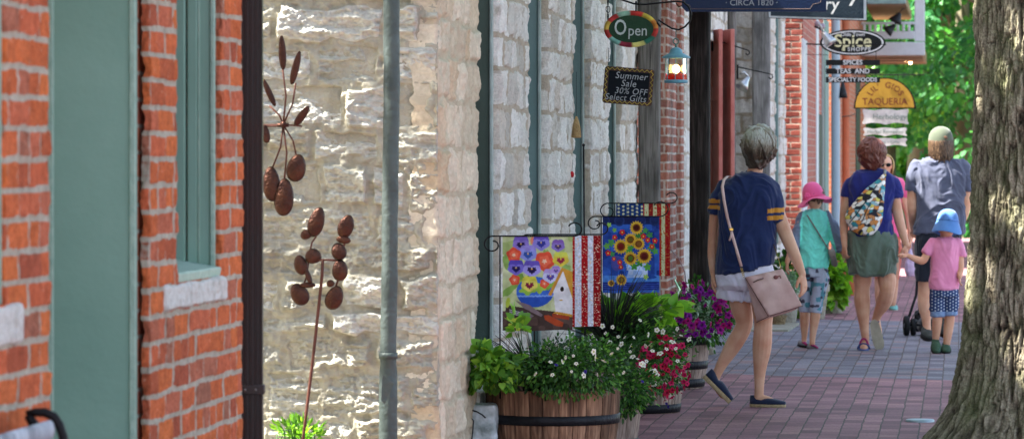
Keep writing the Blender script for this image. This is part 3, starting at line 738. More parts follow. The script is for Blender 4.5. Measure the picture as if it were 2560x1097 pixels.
# ---- far brick building
BR3 = mat_masonry('far_brick', [(0, lin('733a33')), (.5, lin('86463c')), (1, lin('935248'))], lin('a08b7e'), var=.12, vscale=20, bump=.3)
XB = -1.66; ZQ = YF(1962, XQ)
s3 = F / (ZQ * CT - XB * ST)
fb = thing('brick_building', 'tall red brick building with white trim beyond the woman in navy', 'building', (XB, ZQ, 0))
relief('end_wall', (XB, ZQ, 0), (-1, 0, 0), (0, -1, 0), .26, -.02, 3.9, .009, .0068, lay_b2, BR3, fb, (), .1)
PB3 = mat_plainbrick('far_plain_brick', lin('a3594a'), lin('b46a55'), lin('b59c8d'))
cb = MB(); cb.box((-4.8, (ZQ + 49) / 2 + .02, 2.6), (2 * (4.8 + XB), 49 - ZQ, 5.4)); cb.build('front_wall', PB3, fb)
fb2 = thing('brick_building', 'orange red brick building past the alley, behind the slim blue grey column', 'building', (XB, 54, 0))
cb = MB(); cb.box((-4.8, (54 + 71) / 2, 3.2), (2 * (4.8 + XB), 17, 6.6)); cb.build('front_wall', mat_plainbrick('orange_brick', lin('b0623f'), lin('c07048'), lin('b09a88')), fb2)
TRIM = mat('white_trim', lin('d5d9dc'), .5, var=.04); GRYT = mat('grey_trim', lin('8d9494'), .5); ORB = mat('terracotta_pipe', lin('a9694a'), .5, var=.1)
DKT = mat('dark_trim', lin('2b2d30'), .5)
for px0, px1, m, nm, z1, pr in ((2011, 2020, TRIM, 'door_trim', 2.75, .03), (2044, 2049, TRIM, 'door_trim', 3.1, .03), (2050, 2058, DKT, 'door', 2.0, .02), (2058, 2063, GRYT, 'door_trim', 3.0, .05),
                            (2065, 2074, GR3, 'door_trim', 3.2, .05), (2142, 2152, DKT, 'window_frame', 2.8, .05), ):
    y0, y1 = YF(px0, XB + .02), YF(px1, XB + .02); par_ = fb if y0 < 49 else fb2
    b = MB(); b.box((XB, (y0 + y1) / 2, z1 / 2), (.024, y1 - y0, z1), bev=.004); b.build(nm, m, par_)
def pole(px, s, r, m, name, label, cat, z1, z0=0):
    g = W(px, 400, s); b = MB(); b.tube([(g.x, g.y, z0), (g.x, g.y, z1)], r, 18)
    o = b.build(name, m, loc=(g.x, g.y, z0), smooth=False, auto=40); return tag(o, label, cat)
pole(2089, 205, .054, mat('pale_blue_pole', lin('a9bac4'), .4, var=.03), 'porch_column', 'slim pale blue grey porch column behind the girl in the pink hat', 'column', 3.4)
pole(2115, 185, .052, ORB, 'rain_pipe', 'round terracotta coloured rain pipe on the far brick building', 'pipe', 3.6)
# balcony porch
pc = thing('porch_balcony', 'white railed upper balcony over the walk, with teal eave above', 'balcony', (-1.1, 66.8, 0))
s4 = 150
def bx4(nm, x0, x1, y0, y1, d0, d1, m, par=pc):
    a = WZ(x0, y0, F / s4); c = WZ(x1, y1, F / s4); b = MB()
    b.box(((a.x + c.x) / 2, (a.y + c.y) / 2 + (d0 + d1) / 2, (a.z + c.z) / 2), (abs(c.x - a.x), d1 - d0, abs(a.z - c.z)), bev=.01); return b.build(nm, m, par)
TEAL = mat('teal_fascia', lin('8fb0ae'), .6); SOF = mat('soffit_wood', lin('a58a6c'), .7, scale=5)
bx4('deck_beam', 2150, 2312, 106, 139, 0, .2, TRIM); bx4('deck_floor', 2152, 2308, 108, 136, .2, 7, SOF)
bx4('corner_post', 2286, 2312, -60, 104, 0, .18, TRIM)
bx4('top_rail', 2152, 2286, 55, 62, .04, .12, TRIM); bx4('bottom_rail', 2152, 2286, 78, 98, .04, .12, TRIM)
bt = bx4('baluster', 2157, 2164, 62, 78, .05, .11, TRIM)
for i in range(1, 9):
    c = bt.copy(); COL.objects.link(c); c.location.x = bt.location.x + i * 14 / s4 * CT
bx4('eave_fascia', 2165, 2268, -60, 20, -1.6, -1.5, TEAL); bx4('eave_soffit', 2165, 2268, -4, 19, -1.5, 6, SOF)
for y in range(3): bx4('joist', 2156, 2306, 139, 143, 1.5 + y * 1.8, 1.6 + y * 1.8, SOF)
# ================================================================ PEOPLE
SKIN = mat('skin', lin('dcae92'), .5, var=.08, scale=9, bump=.12, bscale=220, bdist=.0008, sub=.12, col2=lin('cd9478'))
SKINR = SKIN
class Person:
    def __init__(s, px, fy, s0, label, cat='person'):
        s.s = s0; s.Z = F / s0; g = WZ(px, fy, s.Z)
        s.root = thing('person', label, cat, (g.x, g.y, 0), TH); s.M = world_of(s.root); s.skin = MB()
    def J(s, px, py, d=0.0):
        """traced position; depth added along the line of sight axis, size kept in metres"""
        p = WZ(px, py, s.Z); return p + FWD * d
    def pix(s, x, y, z):
        M = np.array(s.M); X = M[0, 0] * x + M[0, 1] * y + M[0, 3]; Y = M[1, 0] * x + M[1, 1] * y + M[1, 3]; Z = z + M[2, 3]
        xc = X * CT + Y * ST
        return 1280 + xc * s.s, 400 + (EYE - Z) * s.s, (-X * ST + Y * CT) - s.Z
    def limb(s, mb, pts, rad, n=14, ends=(1, 1)):
        P = [s.J(*p) for p in pts]; r = [x / s.s for x in rad]
        # resample smoothly
        Q = []; R = []
        k = len(P)
        for i in range(k - 1):
            p0 = P[max(i - 1, 0)]; p1 = P[i]; p2 = P[i + 1]; p3 = P[min(i + 2, k - 1)]
            r0, r1, r2, r3 = r[max(i - 1, 0)], r[i], r[i + 1], r[min(i + 2, k - 1)]
            for t in (0, .25, .5, .75):
                h = lambda a, b, c, d_: .5 * ((2 * b) + (c - a) * t + (2 * a - 5 * b + 4 * c - d_) * t * t + (3 * b - a - 3 * c + d_) * t ** 3)
                Q.append(Vector([h(p0[j], p1[j], p2[j], p3[j]) for j in range(3)])); R.append(max(h(r0, r1, r2, r3), .002))
        Q.append(P[-1]); R.append(r[-1])
        mb.tube(Q, R, n)
        if ends[0]: mb.ell(P[0], r[0] * .98)
        if ends[1]: mb.ell(P[-1], r[-1] * .98)
    def rows(s, mb, rows, n=32, sq=2.3, cap=True):
        """silhouette rows (yL, L, yR, R, half depth m, centre depth m)"""
        rings = []
        for yl, l, yr, r, dp, dc in rows:
            a = s.J(l, yl, dc); b = s.J(r, yr, dc); c = (a + b) / 2; h = (b - a) / 2
            ring = []
            for k in range(n):
                t = 2 * PI * k / n; ct, st = math.cos(t), math.sin(t)
                e = 2 / sq
                ring.append(c + h * (math.copysign(abs(ct) ** e, ct)) + FWD * (dp * math.copysign(abs(st) ** e, st)))
            rings.append(ring)
        # densify
        out = []
        for i in range(len(rings) - 1):
            m = 3
            for j in range(m): out.append([a.lerp(b, j / m) for a, b in zip(rings[i], rings[i + 1])])
        out.append(rings[-1])
        mb.loft(out, cap)
    def head(s, px, py, hh, face=0.0, tilt=0.0, ears=True, nose=True):
        """hh = head height in px; face 0 looks away from the viewer, 90 to the right"""
        H = hh / s.s; c = s.J(px, py); a = math.radians(face)
        f = (FWD * math.cos(a) + RIGHT * math.sin(a)); f = (f - UP * math.sin(tilt)).normalized(); r = f.cross(UP).normalized(); u = r.cross(f)
        R = Matrix((r, f, u)).transposed()
        mb = s.skin
        mb.ell(c + u * H * .06, (H * .325, H * .40, H * .43), R, 20, 14)
        mb.ell(c + f * H * .08 - u * H * .2, (H * .25, H * .28, H * .30), R, 18, 12)
        mb.ell(c + f * H * .3 - u * H * .38, (H * .10, H * .08, H * .09), R)
        if nose:
            mb.tube([c + f * H * .37 + u * H * .03, c + f * H * .47 - u * H * .11], [H * .035, H * .06], 8); mb.ell(c + f * H * .45 - u * H * .12, H * .055)
            mb.ell(c + f * H * .37 - u * H * .24, (H * .11, H * .04, H * .035), R)
            for q in (-1, 1): mb.ell(c + f * H * .33 + r * q * H * .14 + u * H * .08, (H * .09, H * .06, H * .03), R)
        if ears:
            for q in (-1, 1): mb.ell(c + r * q * H * .335 - u * H * .06 - f * H * .02, (H * .035, H * .07, H * .12), R)
        s.hc, s.hR, s.hH, s.hf, s.hr, s.hu = c, R, H, f, r, u
    def eyes(s):
        e = MB()
        for q in (-1, 1): e.ell(s.hc + s.hf * s.hH * .36 + s.hr * q * s.hH * .14 + s.hu * s.hH * .02, (s.hH * .05, s.hH * .03, s.hH * .025), s.hR)
        for q in (-1, 1):
            e2 = MB(); e2.ell(s.hc + s.hf * s.hH * .365 + s.hr * q * s.hH * .14 + s.hu * s.hH * .02, (s.hH * .045, s.hH * .03, s.hH * .025), s.hR)
            e2.build('eye', EYEM, s.root, True)
    def hand(s, px, py, d, dirv, palm, L=.17, curl=.5, thumb=1, mb=None, spread=.12):
        """wrist position, direction of the fingers, palm normal"""
        mb = mb or s.skin; w = s.J(px, py, d); D = Vector(dirv).normalized(); n = Vector(palm); n = (n - D * n.dot(D)).normalized(); r = D.cross(n)
        k = L / .18
        mb.tube([w - D * .01, w + D * .02 * k, w + D * .05 * k, w + D * .085 * k], [(.021 * k, .016 * k), (.028 * k, .015 * k), (.036 * k, .014 * k), (.037 * k, .012 * k)], 14) if False else None
        rings = []
        for t, wd, th in ((-.015, .021, .019), (.02, .027, .016), (.05, .037, .015), (.08, .039, .013), (.092, .034, .010)):
            c = w + D * t * k; rings.append([c + r * (wd * k * math.cos(2 * PI * i / 14)) + n * (th * k * math.sin(2 * PI * i / 14)) for i in range(14)])
        mb.loft(rings)
        for i, (off, ln) in enumerate(((-.029, .066), (-.010, .074), (.010, .069), (.028, .054))):
            p = w + D * .083 * k + r * off * k; dd = (D + r * off * spread * 20 * .4).normalized(); pts = [p]; ang = curl * (.5 + .12 * i)
            for sgl in (.45, .32, .23):
                dd = (Matrix.Rotation(ang, 3, r) @ dd) if True else dd
                # bend towards the palm
                if (dd - D).dot(n) < 0 and ang > 0: dd = dd - n * 2 * dd.dot(n)
                p = p + dd * ln * sgl * k; pts.append(p); ang = curl * .9
            mb.tube(pts, [.0092 * k, .0088 * k, .0082 * k, .0068 * k], 9); mb.ell(pts[-1], .0068 * k)
        p = w + D * .025 * k - r * .024 * k * thumb; d1 = (D * .75 - r * .65 * thumb + n * .35).normalized(); d2 = (D * .95 - r * .15 * thumb + n * .35).normalized()
        mb.tube([p, p + d1 * .038 * k, p + d1 * .038 * k + d2 * .036 * k], [.0135 * k, .011 * k, .0085 * k], 9); mb.ell(p + d1 * .038 * k + d2 * .036 * k, .0085 * k)
    def finish_skin(s, voxel=.005, name='body'):
        o = s.skin.build(name, SKIN, s.root)
        return remesh(o, voxel, 3, factor=.5)
    def garment(s, name, mb, m, voxel=.007, amp=.004, f=9, seed=0.0, sm=3, stretch=.6, extra=None):
        o = mb.build(name, m, s.root)
        def disp(x, y, z):
            w = fbm(x * 5, y * 5, z * 3 + seed, 2) * .35
            q = ridged((x + z * .6) * f * .7 + w * 3, y * f * .7, (z - x * .45) * f * stretch * .8 + seed + w * 4, 3)
            r = (np.sign(q) * np.abs(q) ** 1.4 - .5) * amp * 1.7 + fbm(x * 22, y * 22, z * 22 + seed, 2) * amp * .25
            r = r + .0035
            return r if extra is None else r + extra(x, y, z)
        return remesh(o, voxel, sm, disp)
    def shoe(s, heel, toe, w, h, upm, solem, up=UP, sole=.022, name='shoe', open_=.35, backh=.6, slot=None):
        """heel and toe given as (px,py,d) of the sole; w in m"""
        a = s.J(*heel); b = s.J(*toe); D = (b - a); L_ = D.length; D.normalize(); up = Vector(up); up = (up - D * up.dot(D)).normalized(); r = D.cross(up)
        wf = lambda t: w / 2 * (.60 + .48 * math.sin(min(1, t * 1.15) * PI * .86)) * (1 if t < .82 else max(.25, math.sqrt(max(0, 1 - ((t - .82) / .19) ** 2)))) * (1 if t > .08 else (.72 + .28 * t / .08))
        hf = lambda t: h * (backh if t < .12 else (backh - (backh - .45) * min(1, (t - .12) / .25)) if t < .4 else .62 if t < .5 else .62 - .35 * ((t - .5) / .5) ** 1.2)
        ts = [0, .03, .08, .15, .25, .35, .45, .55, .65, .75, .84, .91, .96, .99, 1.0]
        u = MB(); so = MB(); ru = []; rs_ = []
        for t in ts:
            c = a + D * L_ * t; W_ = wf(t); k = 12
            ru.append([c + up * sole + r * (W_ * .96 * math.cos(PI * i / k)) + up * (hf(t) * math.sin(PI * i / k) ** .75) for i in range(k + 1)])
            rs_.append([c + r * (W_ * x) + up * y for x, y in ((-1, sole * .15), (-1.03, sole * .6), (-1, sole), (1, sole), (1.03, sole * .6), (1, sole * .15), (.9, 0), (-.9, 0))])
        u.loft(ru); so.loft(rs_)
        o = u.build(name, upm, s.root, smooth=True); so.build('sole', solem, o, auto=50)
        return o
    def locks(s, name, m, n, rx, ry, rz, t0, t1, rs, width=.008, lift=.006, wave=.008, center=(0, 0, 0), az=None, colfn=None, swirl=.3, front=.9, bmin=0.0, grad=None, taper=.22):
        """hair combed from the crown: separate locks over the skull"""
        c = s.hc + s.hR @ Vector(center) * s.hH; mb = MB(); H = s.hH
        for i in range(n):
            a = rs.uniform(0, 2 * PI); fr = math.sin(a)      # +1 = face side
            e = t1 * rs.uniform(.75, 1.05)
            if fr > .2: e = min(e, front * (1.15 - .45 * fr) + rs.uniform(-.1, .1))
            pts = []; rad = []; b = max(bmin, t0 * rs.uniform(.2, 3.0)); sw = rs.normal() * swirl; li = rs.uniform(.3, 1) * lift; ph = rs.uniform(0, 6)
            k = 7
            for j in range(k):
                t = b + (e - b) * j / (k - 1); aa = a + sw * (j / k)
                tt = min(t, PI * .53); q = Vector((rx * math.sin(tt) * math.cos(aa), ry * math.sin(tt) * math.sin(aa), rz * math.cos(tt))) * H
                if t > PI * .53: q.z -= (t - PI * .53) * rz * H; q.x *= 1 - (t - PI * .53) * taper; q.y *= 1 - (t - PI * .53) * taper
                q *= 1 + (li + wave * math.sin(ph + j * 1.2)) / H * (.3 + j / k)
                pts.append(c + s.hR @ q); rad.append(width * (.5 + 1.0 * math.sin(PI * (j + .6) / k)) * rs.uniform(.8, 1.2))
            mb.cur = float(np.clip(rs.normal() * .25 + .5, 0, 1)); mb.tube(pts, rad, 5, flat=.45)
        o = mb.build(name, m, s.root, smooth=True)
        if grad:
            me = o.data; n_ = len(me.vertices); co_ = np.empty(n_ * 3, np.float32); me.vertices.foreach_get('co', co_); r_ = np.empty(n_, np.float32); me.attributes['rnd'].data.foreach_get('value', r_)
            me.attributes['rnd'].data.foreach_set('value', np.clip(r_ * .35 + (co_[2::3] - grad[0]) / (grad[1] - grad[0]) * .65, 0, 1).astype(np.float32))
        return o
EYEM = mat('eye_dark', lin('2b2320'), .2, bump=0)
def fabric(name, c, c2=None, rough=.85, bs=500, bump=.12): return mat(name, lin(c), rough, var=.05, scale=9, col2=lin(c2) if c2 else None, bump=bump, bscale=bs, bdist=.0006, sheen=.25, spec=.2)
def hairmat(name, stops):
    m, nt, b = _nodes(name); L = nt.links; at = N(nt, 'ShaderNodeAttribute', attribute_name='rnd'); r = ramp(nt, stops); L.new(at.outputs['Fac'], r.inputs[0])
    L.new(r.outputs[0], b.inputs['Base Color']); b.inputs['Roughness'].default_value = .42; b.inputs['Specular IOR Level'].default_value = .5
    return m
SOLE_TAN = mat('jute_sole', lin('c3ac86'), .9, scale=60, bump=.4, bscale=200); SOLE_W = mat('pale_sole', lin('b9b2a2'), .8, bump=.3, bscale=120); DARKS = mat('dark_sole', lin('262626'), .8)

# ---------------------------------------------------------------- woman in navy with pink handbag
p = Person(1895, 1018, 423, 'person with short grey hair, navy tee with orange sleeve bands and lilac shorts, mid stride')
p.head(1899, 370, 98, face=28, tilt=.05)
sk = p.skin
p.limb(sk, [(1894, 400, 0), (1888, 425, .0), (1884, 450, .01)], [19, 19, 24])
p.rows(sk, [(440, 1850, 440, 1925, .06, 0), (470, 1825, 470, 1928, .07, 0), (560, 1812, 560, 1918, .09, 0), (640, 1808, 640, 1918, .10, 0), (690, 1820, 690, 1912, .07, 0)])
p.limb(sk, [(1930, 474, 0), (1943, 530, -.02), (1962, 582, -.04), (1986, 640, -.07), (2003, 684, -.09)], [13, 18, 17.5, 14.5, 9.5])
p.limb(sk, [(1814, 470, .02), (1789, 530, .05), (1784, 590, .07), (1781, 640, .06), (1785, 684, .05)], [10, 12, 12, 11, 9])
p.hand(2002, 680, -.09, RIGHT * .16 - UP - FWD * .1, -RIGHT * .8 + FWD * .5, L=.172, curl=.42, thumb=1)
p.hand(1785, 682, .05, RIGHT * .0 - UP, RIGHT * .8 - FWD * .2, L=.165, curl=.4, thumb=-1)
p.limb(sk, [(1847, 700, .03), (1853, 760, .05), (1862, 812, .07), (1836, 862, .08), (1806, 912, .08), (1790, 945, .08)], [24, 28, 21.5, 21, 14, 11])
p.limb(sk, [(1902, 700, -.02), (1906, 760, -.04), (1907, 806, -.05), (1904, 866, -.04), (1899, 925, -.02), (1898, 968, -.01), (1897, 992, 0)], [25, 29, 23, 24, 15.5, 12, 12])
p.limb(sk, [(1897, 996, 0), (1918, 1000, -.02), (1940, 1006, -.04)], [13, 12, 8])
p.limb(sk, [(1788, 948, .08), (1793, 964, .08), (1808, 990, .08)], [12, 12, 8])
p.finish_skin(.0042)
NAVY = mat_attr('tee_dyed', var=.05, sheen=.2)
m = MB()
p.rows(m, [(431, 1862, 434, 1914, .055, .0), (438, 1843, 441, 1928, .075, 0), (448, 1818, 452, 1943, .09, 0), (466, 1803, 470, 1951, .105, 0), (500, 1797, 500, 1947, .12, 0), (545, 1797, 545, 1938, .125, 0),
           (585, 1795, 580, 1937, .13, 0), (615, 1792, 608, 1941, .14, 0), (650, 1788, 636, 1939, .145, 0), (688, 1786, 658, 1934, .15, 0)])
p.limb(m, [(1931, 470, 0), (1938, 510, -.015), (1943, 556, -.03)], [24, 24, 25.5], ends=(1, 0))
p.limb(m, [(1812, 466, .02), (1796, 497, .03), (1786, 532, .04)], [20, 17, 13], ends=(1, 0))
def tee(x, y, z):
    px, py, d = p.pix(x, y, z); c = np.tile(np.array(lin('1f2c55')), (len(x), 1)); o = lin('c98a34')
    rs_ = (px > 1915) & (py > 480); pr = py + (px - 1940) * .08
    for a, b in ((520, 531), (538, 549)): c[rs_ & (pr > a) & (pr < b)] = o
    ls = (px < 1799) & (py > 480) & (py < 540); pl_ = py - (px - 1787) * .1
    for a, b in ((498, 508), (513, 523)): c[ls & (pl_ > a) & (pl_ < b)] = o
    return c
o = p.garment('tee_shirt', m, NAVY, .0055, .0065, 7, 2.0, sm=3)
setcol(o, tee)
m = MB()
p.rows(m, [(660, 1798, 655, 1930, .12, 0), (690, 1790, 690, 1938, .14, 0), (712, 1794, 712, 1938, .14, 0), (722, 1806, 722, 1924, .11, 0)])
p.limb(m, [(1836, 688, .02), (1832, 748, .03)], [40, 40], ends=(1, 0)); p.limb(m, [(1896, 688, -.02), (1901, 750, -.03)], [42, 41], ends=(1, 0))
p.garment('shorts', m, fabric('lilac_cotton', 'e6e3ef', 'dcd8e8'), .007, .004, 9, 5.0)
p.shoe((1757, 945, .06), (1822, 1010, .06), .088, .07, fabric('navy_canvas', '202a45'), SOLE_TAN, up=UP * .72 + RIGHT * .75, sole=.026, backh=.75)
p.shoe((1877, 1018, .02), (1962, 1018, -.06), .088, .065, fabric('navy_canvas', '202a45'), SOLE_TAN, sole=.022, backh=.8)
rs = np.random.default_rng(2)
GH = hairmat('grey_hair', [(0, lin('3d3226')), (.35, lin('6b5b47')), (.65, lin('989082')), (1, lin('c4c2bd'))])
m = MB(); R_ = p.hR; c = p.hc
m.ell(c + p.hu * .012 - p.hf * .012, (.097, .112, .12), R_, 24, 16); m.ell(c - p.hf * .035 - UP * .05, (.068, .06, .075), R_, 20, 12)
o = p.garment('hair', m, GH, .005, .006, 30, 3.0, stretch=.25)
a_ = o.data.attributes.new('rnd', 'FLOAT', 'POINT'); n_ = len(o.data.vertices); co_ = np.empty(n_ * 3, np.float32); o.data.vertices.foreach_get('co', co_); zz_ = co_[2::3]
a_.data.foreach_set('value', np.clip((zz_ - 1.50) / .22 + rng.normal(size=n_) * .03, 0, 1).astype(np.float32))
o = p.locks('hair_strands', GH, 1100, .405, .46, .53, .12, 2.1, rs, .0034, .012, .013, center=(0, -.06, .03), front=1.15, grad=(1.43, 1.62), taper=.75)
# ---------------------------------------------------------------- her handbag
PINK = mat('blush_leather', lin('e6c3bc'), .38, var=.04, scale=6, bump=.15, bscale=260, bdist=.0006, col2=lin('bb8f88')); PINKD = mat('leather_edge', lin('6d4a48'), .5); GOLD = mat('gold_metal', lin('c9a75a'), .25, metal=1, bump=0)
g = p.J(1925, 1018); hb_ = thing('handbag', 'blush pink leather bucket handbag hanging at the hip of the woman in navy', 'handbag', tuple(p.J(1925, 800, -.2)), TH)
fr_ = [(1857, 690, -.20), (1951, 669, -.20), (2000, 760, -.235), (1918, 785, -.24)]; bk_ = [(1858, 691, -.15), (1950, 670, -.15), (1978, 776, -.12), (1888, 803, -.12)]
A = [p.J(*q) for q in fr_]; B = [p.J(*q) for q in bk_]
m = MB(); n_ = 10
def bil(Q, u, v): return Q[0] * (1 - u) * (1 - v) + Q[1] * u * (1 - v) + Q[2] * u * v + Q[3] * (1 - u) * v
rings = []
for j in range(n_ + 1):
    v = j / n_; ring = []
    for k in range(10): u = k / 10; ring.append(bil(A, u, v) - FWD * .012 * math.sin(PI * u) * math.sin(PI * v) - FWD * .008 * math.sin(u * 14) * (1 - v) ** 3)
    for k in range(4): ring.append(bil(A, 1, v).lerp(bil(B, 1, v), k / 4))
    for k in range(10): u = 1 - k / 10; ring.append(bil(B, u, v) + FWD * .01 * math.sin(PI * u) * math.sin(PI * v))
    for k in range(4): ring.append(bil(B, 0, v).lerp(bil(A, 0, v), k / 4))
    rings.append(ring)
m.loft(rings); o = m.build('pouch', PINK, hb_); remesh(o, .006, 2)
m = MB()
m.tube([bil(A, 0, v) + (bil(B, 0, v) - bil(A, 0, v)) * .1 - FWD * .005 for v in np.linspace(0, 1, 8)] + [B[3] - FWD * .004], .0022, 6); m.tube([bil(A, u, 1) - FWD * .006 for u in np.linspace(0, 1, 8)], .0024, 6)
m.build('piping', PINKD, hb_, True)
m = MB(); m.tube([bil(A, .12, .16) - FWD * .012, bil(A, .25, .13) - FWD * .022, bil(A, .42, .12) - FWD * .018], .0035, 6); m.build('drawstring', PINKD, hb_, True)
m = MB(); q = bil(A, .72, .16) - FWD * .02; m.ell(q, (.014, .008, .012)); m.tube([q, q + RIGHT * .025 + UP * .008, q + RIGHT * .03 - UP * .006], .005, 6); m.build('toggle', mat('toggle_leather', lin('9a625e'), .5), hb_, True)
m = MB(); st_ = [(1855, 686, -.17), (1849, 664, -.175), (1838, 625, -.175), (1826, 583, -.165), (1815, 543, -.15), (1807, 500, -.14), (1803, 466, -.125), (1808, 449, -.09), (1818, 441, -.03), (1828, 441, .03)]
P_ = [p.J(*q) for q in st_]
rings = []
for i in range(1, len(P_)):
    d_ = (P_[min(i + 1, len(P_) - 1)] - P_[i - 1]).normalized(); out = Vector((0, 0, 0)) - FWD if i < 7 else (UP - FWD * (.6 if i < 8 else 0)).normalized(); r_ = d_.cross(out).normalized() * .0085; n2 = out * .0025
    rings.append([P_[i] - r_ - n2, P_[i] + r_ - n2, P_[i] + r_ + n2, P_[i] - r_ + n2])
m.loft(rings); so_ = m.build('strap', PINK, hb_, True)
m = MB(); 
for i in range(5): m.tube([p.J(1855 - i * 1.4, 688 - i * 4.6, -.18) + Vector((math.cos(a) * .006 * (i % 2), 0, 0)) + RIGHT * math.cos(a) * .005 * ((i + 1) % 2) + UP * math.sin(a) * .008 - FWD * 0 for a in np.linspace(0, 2 * PI, 9)], .0018, 5)
m.build('chain', GOLD, so_, True)
m = MB(); c_ = p.J(1824, 572, -.172); m.box(tuple(c_), (.022, .006, .016), R=Matrix.Rotation(TH, 3, 'Z'), bev=.002); m.build('buckle', GOLD, so_)
m = MB(); m.tube([p.J(1826, 577, -.175), p.J(1823, 590, -.18), p.J(1819, 600, -.18)], [.006, .007, .005], 6, flat=.3); m.build('strap_end', PINK, so_, True)
m = MB(); m.tube([p.J(1948, 672, -.16), p.J(1945, 655, -.14), p.J(1938, 630, -.12), p.J(1931, 610, -.1)], .0028, 6); m.build('far_strap', GOLD, hb_, True)

# ---------------------------------------------------------------- girl in the pink sun hat
p = Person(2030, 875, 323, 'girl in pink sun hat, aqua top with grey sleeves and pale patterned leggings')
p.head(2036, 492, 66, face=20); sk = p.skin
p.limb(sk, [(2036, 505, 0), (2036, 522, 0), (2036, 535, 0)], [11, 10, 13])
p.rows(sk, [(535, 2015, 535, 2058, .05, 0), (560, 2010, 560, 2064, .07, 0), (650, 2014, 650, 2060, .06, 0), (690, 2014, 690, 2060, .06, 0)])
p.limb(sk, [(2004, 545, 0), (1992, 590, -.02), (1976, 630, -.05), (1966, 655, -.08)], [12, 11, 9, 6]); p.limb(sk, [(2068, 545, 0), (2087, 590, 0), (2100, 620, -.03), (2106, 632, -.04)], [12, 11, 8, 6.5])
p.hand(1968, 652, -.08, -RIGHT * .2 - UP, RIGHT, L=.13, curl=.5); p.hand(2105, 628, -.04, RIGHT * .5 - UP * .8, -RIGHT + FWD * .4, L=.12, curl=.8)
p.limb(sk, [(2020, 700, .03), (2014, 760, .05), (2013, 800, .05), (2012, 840, .05), (2011, 858, .05)], [13, 11.5, 12.5, 7.5, 7]); p.limb(sk, [(2053, 700, -.02), (2042, 752, -.03), (2037, 790, -.03), (2031, 838, -.03), (2030, 860, -.03)], [14, 12, 13, 8, 7])
p.finish_skin(.005)
m = MB()
p.rows(m, [(524, 2024, 524, 2050, .035, 0), (532, 2010, 532, 2062, .055, 0), (545, 2002, 545, 2070, .07, 0), (580, 2000, 580, 2071, .08, 0), (620, 1998, 620, 2072, .085, 0), (650, 1997, 650, 2073, .09, 0), (666, 1996, 668, 2072, .095, 0)])
p.limb(m, [(2008, 544, 0), (1997, 575, -.01), (1981, 618, -.045)], [14, 14, 12], ends=(1, 0)); p.limb(m, [(2066, 544, 0), (2084, 580, 0), (2099, 628, -.03)], [14, 15.5, 12.5], ends=(1, 0))
def ragl(x, y, z):
    px, py, d = p.pix(x, y, z); c = np.tile(np.array(lin('82f7e6')), (len(x), 1)); g_ = np.array(lin('7c8aa4'))
    c[(px < 2003 + (540 - py) * .25) | (px > 2068 - (540 - py) * .25)] = g_; c[(px < 2001) & (py < 640) & (py > 550) & (px < 1999)] = g_
    return c
o = p.garment('raglan_top', m, mat_attr('raglan_dyed', var=.05, sheen=.2), .006, .005, 12, 1.0); setcol(o, ragl)
m = MB(); p.rows(m, [(655, 2004, 655, 2068, .08, 0), (690, 2004, 690, 2070, .09, 0)])
p.limb(m, [(2021, 695, .03), (2016, 740, .045), (2013, 779, .05)], [20, 15.5, 14], ends=(1, 0)); p.limb(m, [(2052, 695, -.02), (2043, 740, -.03), (2037, 780, -.03)], [21, 16, 15], ends=(1, 0))
def legg(x, y, z):
    n = vnoise(x * 26 + 3, y * 26, z * 26); n2 = vnoise(x * 30, y * 30 + 7, z * 30 + 5)
    c = np.tile(np.array(lin('aeb6cc')), (len(x), 1)); c[n > .38] = lin('5c96a8'); c[n2 > .42] = lin('4c4c5c'); return c
o = p.garment('leggings', m, mat_attr('legging_print', var=.05), .005, .002, 14, 1.0); setcol(o, legg)
SH = mat('grey_mesh_shoe', lin('8d8f96'), .7, bump=.3, bscale=300); MG = mat('magenta_trim', lin('b03a72'), .6)
for hx, tx, d in ((1999, 2020, .05), (2019, 2046, -.03)):
    o = p.shoe((hx, 866 if d > 0 else 873, d + .04), (tx, 869 if d > 0 else 878, d - .03), .07, .055, SH, DARKS, sole=.016)
    m = MB(); a = p.J(hx + 8, 856 if d > 0 else 862, d - .02); b_ = p.J(tx - 3, 862 if d > 0 else 868, d - .05); m.tube([a, a.lerp(b_, .5) + UP * .008, b_], [.012, .016, .01], 8, flat=.6); m.build('shoe_strap', MG, o, True)
